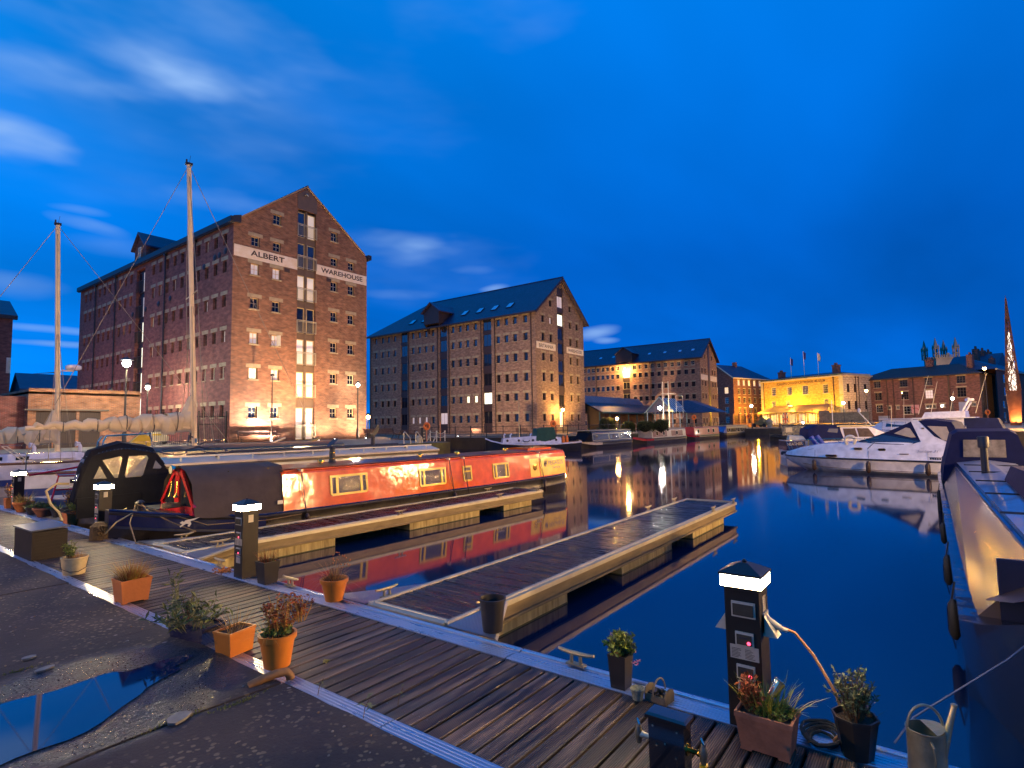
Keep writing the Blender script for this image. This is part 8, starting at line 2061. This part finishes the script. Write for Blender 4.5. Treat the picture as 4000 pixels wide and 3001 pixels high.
# ---- water tap pillar
t = thing('tap_pillar', (3.11, 1.19, 0.002), 'low black water pillar with two brass taps in the foreground', 'water tap')
BLKGL = gloss('black_gloss_box', (.012, .012, .014), .15, .001)
b = MB(); b.box(0.006, .112, .012, .218, 0, .335); b.build('body', BLKGL, t)
b = MB(); b.bbox(-.004, .122, -.004, .234, .337, .366, .012); b.build('lid', BLKGL, t)
b = MB()
for y_, z_ in ((.05, .30), (.19, .30), (.17, .20), (.06, .16), (.12, .22)): b.lathe([(.007, 0), (.005, .004)], (0, 0, 0), 8) if False else b.cbox((.004, y_, z_), (.006, .010, .010))
b.build('bolt', CHROME, t)
YPL = M('yellow_hose_fitting', (.75, .45, .02), .4, 0, .08, 8)
def tap(y, s, with_yellow):
    q = thing('tap', (0, 0, 0), None, None) if False else None
    b = MB(); b.lathe([(.032, 0), (.032, .006)], (0, 0, 0), 16); b.lathe([(.014, .006), (.014, .05), (.018, .055), (.018, .075)], (0, 0, 0), 12)
    o = b.build('tap', BRASS if with_yellow else GALV, t, True, (.06, y, .20)); o.rotation_euler = (R(90) if s < 0 else R(-90), 0, 0)
    b = MB(); b.lathe([(.014, -.05), (.02, -.02), (.024, .01), (.018, .03), (.012, .055)], (.06, y + s * .085, .20), 12); b.build('tap_body', M('old_tap_metal', (.25, .23, .2), .4, .8, .2, 20), t, True)
    b = MB(); b.bar((.06 - .03, y + s * .085 - .02, .262), (.06 + .03, y + s * .085 + .02, .262), .007, 8); b.bar((.06, y + s * .085, .25), (.06, y + s * .085, .266), .008, 8); b.build('tap_handle', CHROME, t)
    if with_yellow:
        b = MB(); b.lathe([(.024, 0), (.024, -.028), (.015, -.032), (.014, -.05), (.017, -.053), (.010, -.075)], (.06, y + s * .085, .148), 12); b.build('hose_fitting', YPL, t)
tap(.012, -1, True); tap(.218, 1, False)
# ---- plants in pots
TERRA = M('terracotta_pot', (.48, .17, .05), .75, 0, .14, 5, .2, 30)
TERRA2 = M('weathered_terracotta', (.26, .115, .075), .85, 0, .3, 6, .3, 30)
ORPL = M('orange_plastic_pot', (.58, .20, .025), .5, 0, .08, 5)
BLKPOT = M('black_plastic_pot', (.022, .020, .022), .45, 0, .2, 6)
NAVPOT = gloss('navy_glazed_pot', (.012, .018, .06), .2, .003)
SOIL = M('potting_soil', (.035, .024, .016), .95, 0, .4, 40, .8, 60)
DRYG = M('dry_straw', (.42, .24, .055), .8, 0, .3, 8); DRYB = M('dry_brown_leaf', (.30, .11, .025), .8, 0, .35, 8); GRN = M('leaf_green', (.10, .16, .025), .6, 0, .35, 10); LIME = M('lime_leaf', (.22, .28, .035), .6, 0, .3, 10); DGRN = M('dull_green_leaf', (.06, .09, .03), .65, 0, .35, 10)
OLIVE = M('grey_green_leaf', (.16, .18, .075), .7, 0, .3, 8); YLW = M('yellow_green_blade', (.42, .34, .05), .65, 0, .3, 8); RUSTL = M('rust_leaf', (.34, .085, .02), .75, 0, .4, 10); STEM = M('brown_stem', (.12, .07, .03), .85, 0, .3, 10); PINK = M('pink_petal', (.62, .22, .28), .7, 0, .3, 20); WHP = M('pale_petal', (.7, .6, .6), .7)
def rv(r): return Vector((r.uniform(-1, 1), r.uniform(-1, 1), r.uniform(-.3, 1)))
def round_pot(t, r0, r1, h, mat, rim=.02, n=20, name='pot'):
    b = MB(); b.lathe([(r0, 0), (r1, h - rim * 1.6), (r1 + rim * .5, h - rim * 1.5), (r1 + rim * .6, h), (r1 - .004, h), (r1 - .012, h - .03), (.01, h - .032)], n=n); b.build(name, mat, t, True)
    b = MB(); b.lathe([(.01, h - .028), (r1 - .014, h - .03), (.01, h - .015)], n=n); b.build('soil', SOIL, t)
def box_pot(t, lx, ly, h, mat, tap=.82, rim=.018, name='pot', foot=False):
    b = MB(); x, y = lx / 2, ly / 2; k = tap
    b.frustum((-x * k, x * k, -y * k, y * k, .0 if not foot else .012), (-x * .97, x * .97, -y * .97, y * .97, h - rim), top=False)
    for a0, a1, c0, c1 in ((-x, x, -y, -y + .015), (-x, x, y - .015, y), (-x, -x + .015, -y + .0151, y - .0151), (x - .015, x, -y + .0151, y - .0151)): b.box(a0, a1, c0, c1, h - rim, h)
    if foot:
        for sx in (-1, 1):
            for sy in (-1, 1): b.cbox((sx * x * k * .82, sy * y * k * .8, .006), (x * .3, y * .4, .0118))
    b.build(name, mat, t)
    b = MB(); b.box(-x + .014, x - .014, -y + .014, y - .014, h - .05, h - .022); b.build('soil', SOIL, t)
def tuft(t, cx, cy, z, rx, ry, h, n, mat, droop=.5, w=.008, seed=1, spread=.6, name='foliage', seg=3):
    r = random.Random(seed); b = MB(); mats = mat if isinstance(mat, list) else [mat]
    for i in range(n):
        a = r.uniform(0, 6.283); k = r.random() ** .5
        p = (cx + rx * k * math.cos(a), cy + ry * k * math.sin(a), z)
        d = Vector((math.cos(a) * spread * k + r.uniform(-.25, .25), math.sin(a) * spread * k + r.uniform(-.25, .25), 1))
        b.blade(p, d, h * r.uniform(.55, 1.15), w * r.uniform(.7, 1.4), droop * r.uniform(.2, 1.5), r.randrange(len(mats)), seg)
    return b.build(name, mats, t)
def bushy(t, cx, cy, z, rx, ry, h, stems, per, L, mat, seed=1, stemm=None, name='foliage', droop=0, wid=.5):
    r = random.Random(seed); b = MB(); mats = (mat if isinstance(mat, list) else [mat]) + [stemm or STEM]; sm = len(mats) - 1
    for i in range(stems):
        a = r.uniform(0, 6.283); k = r.random() ** .6
        p0 = Vector((cx + rx * .35 * k * math.cos(a), cy + ry * .35 * k * math.sin(a), z)); top = Vector((cx + rx * k * math.cos(a), cy + ry * k * math.sin(a), z + h * r.uniform(.55, 1.1) * (1 - .3 * k)))
        mid = p0.lerp(top, .5) + Vector((r.uniform(-.02, .02), r.uniform(-.02, .02), .02))
        b.tube([p0, mid, top], [.004, .0035, .002], 4, sm)
        for j in range(per):
            s = r.uniform(.25, 1.05); q = (p0.lerp(mid, s * 2) if s < .5 else mid.lerp(top, s * 2 - 1))
            d = rv(r) + Vector((0, 0, .1 - droop)); b.leaf(q, d, L * r.uniform(.6, 1.2), L * wid * r.uniform(.7, 1.2), r.randrange(sm), .5, up=rv(r))
    return b.build(name, mats, t)
def pot_thing(x, y, label, rz=0, z=.006, group='potted plants along the walkway'): return thing('potted_plant', (x, y, z), label, 'potted plant', rz, group)
# nearest terracotta trough with iris blades, rust leaves and a tin cup
t = pot_thing(3.81, .935, 'weathered square terracotta planter with iris blades and rusty leaves beside the nearest pedestal')
box_pot(t, .24, .33, .225, TERRA2, .82, .03, foot=True)
tuft(t, .01, -.02, .19, .09, .12, .26, 120, [YLW, LIME, GRN], .55, .011, 4, .5)
bushy(t, -.02, .10, .19, .09, .07, .24, 26, 9, .045, [RUSTL, RUSTL, DRYB], 5)
bushy(t, .0, -.02, .19, .12, .15, .07, 60, 6, .028, [LIME, GRN], 6)
b = MB(); b.lathe([(.028, 0), (.036, .10), (.038, .102), (.035, .10), (.027, .01)], (0, 0, 0), 14); o = b.build('tin_cup', CHROME, t, True, (.05, -.02, .30)); o.rotation_euler = (R(28), R(18), 0)
# dark octagonal pot
t = pot_thing(4.03, .49, 'dark octagonal pot with a woody grey green shrub, right of the cable coil')
round_pot(t, .085, .12, .235, BLKPOT, .012, 8)
bushy(t, 0, .0, .21, .14, .15, .30, 34, 22, .032, [OLIVE, DGRN, OLIVE], 8, name='foliage')
tuft(t, 0, 0, .2, .07, .07, .2, 26, [STEM, DRYB], .1, .006, 9, .9)
# tapered black pot with green leaves and pink flowers
t = pot_thing(4.05, 2.04, 'tall black tapered pot with lobed green leaves and pink white flowers on the walkway edge')
box_pot(t, .15, .15, .245, BLKPOT, .78, .01)
bushy(t, 0, 0, .22, .13, .13, .17, 46, 16, .042, [GRN, LIME, DGRN], 11, wid=.75)
b = MB(); r = random.Random(4)
for i in range(7):
    c = Vector((-.02 + r.uniform(-.03, .05), -.12 + r.uniform(-.03, .03), .20 + r.uniform(-.02, .09)))
    for k in range(5): b.leaf(c, Vector((math.cos(k * 1.257) * .6 - .5, math.sin(k * 1.257) * .6 - .4, .3)), .026, .022, k % 2, .2)
b.build('flower', [PINK, WHP], t)
tuft(t, 0, 0, .3, .09, .09, .1, 14, [DRYB], .1, .004, 12, .3, name='seed_stalk')
# brown square pot with dry grass (middle left)
t = pot_thing(2.76, 7.79, 'rectangular orange planter with a big tuft of dry straw grass', R(0))
box_pot(t, .33, .30, .27, TERRA, .82, .028, foot=True)
tuft(t, 0, 0, .24, .13, .12, .30, 420, [DRYG, DRYG, YLW, DRYB], .65, .006, 14, .7)
tuft(t, -.02, .06, .24, .13, .12, .36, 60, [DRYB], .35, .004, 15, .6, name='seed_stalk')
# white bucket
t = pot_thing(2.80, 9.98, 'dirty white bucket with green stems beside the black storage box')
b = MB(); b.lathe([(.13, 0), (.158, .215), (.165, .22), (.166, .24), (.155, .24), (.15, .20), (.01, .198)], n=22); b.build('bucket', M('dirty_white_plastic', (.50, .42, .28), .6, 0, .28, 7), t, True)
b = MB(); b.tube([(-.16, .05, .19), (-.17, -.06, .10), (-.10, -.15, .06), (.0, -.168, .05), (.10, -.14, .09), (.16, -.02, .19)], .005, 5); b.build('handle', IRON, t)
b = MB(); b.lathe([(.01, .2), (.15, .202), (.01, .215)], n=16); b.build('soil', SOIL, t)
bushy(t, -.05, .0, .20, .10, .08, .27, 16, 26, .045, [GRN, LIME], 17, wid=.25); tuft(t, .02, 0, .2, .1, .1, .14, 60, [DRYG, DRYB], .5, .005, 18)
# dark square pot by the second pedestal
t = pot_thing(4.10, 7.14, 'dark square pot with dry heather beside the second pedestal')
box_pot(t, .23, .23, .285, BLKPOT, .75, .014)
tuft(t, 0, 0, .25, .09, .09, .2, 170, [DRYB, STEM, DGRN, RUSTL], .15, .006, 20, .45)
# round orange pot on the far edge
t = pot_thing(4.14, 5.76, 'round orange pot with straggling dry stems at the root of the empty finger')
round_pot(t, .10, .145, .25, ORPL, .03)
tuft(t, 0, 0, .22, .09, .09, .30, 150, [DRYG, DRYB, STEM], .7, .005, 21, .75)
tuft(t, -.03, .05, .22, .09, .09, .24, 70, [STEM, DRYB], 1.6, .007, 22, 1.1)
b = MB(); r = random.Random(8)
for i in range(26):
    a = r.uniform(0, 6.28); q = Vector((.1 + .1 * math.cos(a), .1 * math.sin(a), .42 + r.uniform(-.1, .1))); b.cbox(q, (.012, .012, .012))
b.build('seed_head', DRYB, t)
# big round orange pot in front, with rusty leaves
t = pot_thing(2.74, 4.60, 'largest round orange pot with rust coloured leaves in the foreground')
round_pot(t, .105, .14, .27, ORPL, .03)
bushy(t, .02, .0, .24, .17, .15, .38, 34, 11, .042, [RUSTL, DRYB, RUSTL, DRYG], 24, stemm=DRYG)
bushy(t, .16, -.10, .34, .12, .08, .24, 12, 10, .038, [RUSTL, DRYB], 25, stemm=DRYG)
bushy(t, 0, 0, .24, .14, .14, .07, 40, 5, .042, [LIME, GRN], 26, wid=.7); tuft(t, -.06, .04, .24, .07, .07, .22, 60, [DRYG], 1.1, .005, 27, .9)
# orange trough and blue black trough
t = pot_thing(2.68, 5.20, 'rectangular orange trough with twiggy stems between the round pot and the navy trough', R(12))
box_pot(t, .28, .22, .21, ORPL, .84, .02)
tuft(t, .0, 0, .18, .09, .07, .24, 70, [DRYB, STEM, DRYG], .3, .004, 30, .8); tuft(t, -.10, -.06, .19, .03, .04, .34, 14, [DRYG], 1.5, .005, 31, 1.2)
t = pot_thing(2.62, 5.82, 'navy blue glazed trough overflowing with grey green buddleia shoots', R(10))
box_pot(t, .25, .56, .175, NAVPOT, .8, .014)
bushy(t, -.12, -.12, .15, .36, .40, .26, 26, 10, .085, [OLIVE, DGRN, OLIVE, GRN], 33, stemm=OLIVE, wid=.3, droop=.15); bushy(t, .02, .12, .15, .1, .2, .26, 14, 16, .05, [DGRN, GRN], 34, wid=.22); bushy(t, .0, .3, .15, .12, .1, .60, 5, 8, .08, [OLIVE, DGRN], 35, stemm=OLIVE, wid=.3)
# the group of pots at the left end
spec = [(4.20, 20.35, 'square', .27, TERRA, 'terracotta box pot with dark flower heads at the far left edge', 'dry'), (4.20, 19.05, 'bowl', .25, TERRA, 'wide terracotta bowl with pale dry grass by the furthest pedestal', 'pale'),
        (4.22, 18.2, 'round', .18, BLKPOT, 'dark pot with bright green shoots between two terracotta bowls', 'green'), (4.25, 17.45, 'bowl', .22, TERRA2, 'terracotta bowl with low dark heather', 'heather'), (4.42, 17.0, 'round', .20, BLKPOT, 'small dark pot right of the heather bowl', 'green'),
        (4.36, 15.55, 'box', .24, TERRA, 'rectangular terracotta trough with leafy plants before the black canopy', 'leafy'), (4.72, 15.85, 'round', .31, TERRA, 'tall round terracotta pot with broad variegated leaves before the black canopy', 'hosta'), (4.50, 16.6, 'round', .24, BLKPOT, 'dark pot half hidden behind the rectangular terracotta trough', 'dry')]
for i, (x, y, shape, h, m_, lab, pl) in enumerate(spec):
    t = pot_thing(x, y, lab)
    if shape == 'square': box_pot(t, .24, .24, h, m_)
    elif shape == 'box': box_pot(t, .46, .36, h, m_, .85)
    elif shape == 'bowl': round_pot(t, .13, .22, h, m_, .03)
    else: round_pot(t, .12 if h < .3 else .15, .16 if h < .3 else .21, h, m_, .025)
    s = 50 + i
    if pl == 'dry': bushy(t, 0, 0, h - .03, .16, .16, .50, 22, 12, .05, [STEM, DRYB, DRYG], s)
    elif pl == 'pale': tuft(t, 0, 0, h - .03, .15, .15, .35, 170, [DRYG, YLW, OLIVE], .6, .009, s)
    elif pl == 'green': tuft(t, 0, 0, h - .03, .12, .12, .22, 90, [LIME, GRN], .6, .02, s, 1.0)
    elif pl == 'heather': bushy(t, 0, 0, h - .03, .26, .26, .16, 60, 14, .035, [DGRN, GRN], s)
    elif pl == 'leafy': bushy(t, 0, 0, h - .03, .30, .26, .34, 30, 14, .07, [OLIVE, GRN, LIME], s)
    elif pl == 'hosta':
        tuft(t, 0, 0, h - .03, .12, .12, .34, 50, [LIME, GRN, OLIVE], 1.3, .11, s, 1.5); tuft(t, 0, 0, h, .05, .05, .75, 5, [DRYG], .1, .014, s + 20, .15, name='seed_stalk')
# ---- storage box
t = thing('storage_box', (2.66, 11.50, .008), 'black storage box with a slightly open lid on the walkway edge', 'storage box', R(1))
b = MB(); b.box(0, .46, 0, .93, 0, .44); b.build('body', M('black_box_plastic', (.022, .018, .015), .55, 0, .2, 4, spec=.25), t)
b = MB(); b.prism([(-.02, -.03, .455), (.48, -.03, .475), (.48, -.03, .495), (-.02, -.03, .475)], (0, 1.0, 0)); b.build('lid', M('blue_grey_lid', (.06, .07, .09), .35, 0, .2, 3), t)
b = MB(); b.box(.08, .42, -.012, 0, .36, .385)
for i in range(6): b.box(.03, .43, -.004, -.0005, .04 + i * .05, .08 + i * .05)
b.build('drawer_front', M('black_box_plastic', (.035, .030, .026), .55), t)
# ---- empty black bucket on the checker plate
t = thing('bucket', (4.42, 3.60, .004), 'empty black bucket standing on the checker plate at the finger root', 'bucket')
b = MB(); b.lathe([(.095, 0), (.125, .29), (.138, .295), (.138, .315), (.124, .315), (.10, .03), (.01, .028)], n=22); b.build('pail', BLKPOT, t, True)
# ---- trug of gardening things and a wicker pot
t = thing('garden_trug', (4.0, 1.72, .006), 'small wooden trug with a hooped handle holding garden oddments', 'trug', R(-8))
WOODG = M('weathered_trug_wood', (.15, .12, .09), .8, 0, .25, 10)
b = MB()
for y_ in (-.085, .075): b.prism([(-.05, y_, 0), (.07, y_, 0), (.075, y_, .05), (.06, y_, .085), (.01, y_, .10), (-.04, y_, .085), (-.055, y_, .05)], (0, .008, 0))
b.box(-.05, .07, -.076, .074, 0, .008); b.box(.066, .074, -.076, .074, .008, .05); b.box(-.056, -.048, -.076, .074, .008, .05); b.build('tray', WOODG, t)
b = MB(); b.tube([(.01 + .085 * math.cos(a), -.0, .05 + .10 * math.sin(a)) for a in [R(180) * k / 14 for k in range(15)]], .006, 6); b.build('handle', WOODG, t)
b = MB(); r = random.Random(3)
for i in range(12): b.cbox((r.uniform(-.03, .05), r.uniform(-.06, .06), r.uniform(.02, .06)), (.03, .02, .025))
b.build('oddments', BLKPOT, t)
t = thing('wicker_pot', (3.93, 1.85, .006), 'small wicker pot leaning beside the wooden trug', 'basket')
b = MB(); b.lathe([(.035, 0), (.052, .075), (.056, .08), (.05, .08), (.034, .01)], n=14); b.build('basket', M('grey_wicker', (.28, .30, .26), .85, 0, .3, 40, .8, 60), t, True)
# ---- watering can
t = thing('watering_can', (4.09, .15, .006), 'old galvanised watering can with a hooped handle at the lower right', 'watering can', R(-62))
ZINC = M('old_zinc', (.30, .29, .24), .5, .55, .3, 6, .2, 30, rvar=.12)
b = MB(); b.lathe([(.098, 0), (.098, .012), (.094, .016), (.094, .222), (.098, .226), (.098, .234), (.092, .234), (.09, .03), (.01, .028)], n=28); b.build('body', ZINC, t, True)
b = MB(); b.poly([(.092 * math.cos(R(k)), .092 * math.sin(R(k)), .232 + .022 * math.cos(R(k))) for k in range(-80, 81, 10)]); b.build('half_cover', ZINC, t)
b = MB(); b.tube([(-.095, .0, .19)] + [(.095 * -math.cos(a) * .98, 0, .23 + .13 * math.sin(a)) for a in [R(180) * k / 16 for k in range(1, 16)]] + [(.095, 0, .21)], .0075, 7); b.build('top_handle', ZINC, t, True)
b = MB(); b.tube([(-.02, -.094, .20), (-.03, -.14, .19), (-.03, -.15, .13), (-.02, -.12, .06), (-.01, -.094, .03)], .007, 7); b.build('back_handle', ZINC, t, True)
b = MB(); b.bar((.085, .03, .05), (.20, .08, .33), .028, 12, .013); b.lathe([(.017, 0), (.017, .012)], (.20, .08, .325), 10); b.build('spout', ZINC, t, True)
# ---- drain elbow, leaf litter, dirt heap
b = MB(); b.tube([(2.36, 4.36, .035), (2.46, 4.33, .06), (2.55, 4.30, .075), (2.63, 4.28, .07), (2.66, 4.27, .03), (2.66, 4.27, -.02)], [.032, .032, .033, .034, .034, .034], 10)
tag(b.build('drain_elbow', M('rusty_pipe', (.22, .12, .05), .6, .2, .3, 12), None, True), 'rusty pipe elbow bent over the walkway edge', 'pipe')
b = MB(); r = random.Random(9)
for i in range(90):
    q = Vector((4.06 + r.gauss(0, .06), 8.22 + r.gauss(0, .10), .012)); b.leaf(q, rv(r), .05, .03, 0, .4, up=rv(r))
tag(b.build('leaf_heap', DRYB), 'small heap of rotten leaves on the walkway edge left of the second pedestal', 'leaf heap')
b = MB(); b.leaf((2.98, 4.30, .012), (1, .2, .2), .09, .05, 0, .8); b.leaf((3.0, 4.29, .012), (.4, 1, .3), .06, .04, 0, .8); b.leaf((3.02, 4.31, .01), (-.5, -.8, .3), .05, .04, 0, .8)
tag(b.build('fallen_leaf', YLW), 'curled yellow leaf lying on the boards right of the large orange pot', 'leaf')
def seedling(x, y, lab, n, L):
    b = MB(); r = random.Random(int(x * 100)); b.tube([(x, y, 0), (x + .03, y + .02, .06), (x + .05, y + .0, .11)], .003, 4, 1)
    for i in range(n): b.leaf((x + .02 + r.uniform(0, .03), y + .01, .04 + .025 * i), Vector((math.cos(i * 2.2), math.sin(i * 2.2), .25)), L, L * .3, 0, .6)
    tag(b.build('weed', [OLIVE, STEM]), lab, 'weed', 'weeds growing at the walkway edge')
seedling(2.60, 3.28, 'green leaved weed lying over the aluminium edge, lower one', 4, .10)
seedling(2.62, 3.84, 'small weed on the aluminium edge right of the drain elbow', 3, .06)
seedling(2.86, 3.22, 'upright weed shoot on the boards near the aluminium edge', 4, .055)
# ---- stones, pebbles, twigs and moss on the old tarmac
STONEG = M('grey_slate_chip', (.16, .16, .17), .5, 0, .25, 10, .4, 20)
for x, y, l_, w2, rz, lab in ((1.53, 6.08, .17, .05, .3, 'flat pale stone chip above the puddle'), (1.83, 4.28, .20, .07, .7, 'flat grey stone in the slab joint below the puddle'), (1.52, 6.50, .12, .05, .1, 'pale worn patch of stone left of the buddleia')):
    b = MB(); r = random.Random(int(x * 50)); b.prism([(l_ / 2 * math.cos(k * .9) * r.uniform(.75, 1.1), w2 * math.sin(k * .9) * r.uniform(.7, 1.1), 0) for k in range(7)], (.0, 0, .016))
    tag(b.build('loose_stone', STONEG, None, False, (x, y, .034), rz), lab, 'stone')
b = MB(); r = random.Random(12)
for i in range(220):
    x, y = r.uniform(.8, 2.5), r.uniform(1.8, 10.5); s = r.uniform(.004, .012) * (1.5 if r.random() < .08 else 1)
    b.lathe([(s * .6, -.002), (s, s * .3), (s * .5, s * .7)], (x, y, .030), 5, r.randrange(3))
tag(b.build('grit', [STONEG, M('pale_grit', (.20, .17, .13), .8), M('brown_grit', (.2, .12, .07), .8)]), kind='stuff')
b = MB()
for i in range(300):
    k = r.choice([0, 1, 2]); c = [(1.36, 6.24), (1.80, 4.28), (2.2, 4.17)][k]
    p = Vector((c[0] + r.gauss(0, .10), c[1] + r.gauss(0, .012), .026)); b.leaf(p, rv(r) + Vector((0, 0, .6)), r.uniform(.012, .03), .008, 0, .3, up=rv(r))
tag(b.build('joint_moss', M('moss_green', (.13, .15, .03), .9, 0, .3, 30)), kind='stuff')
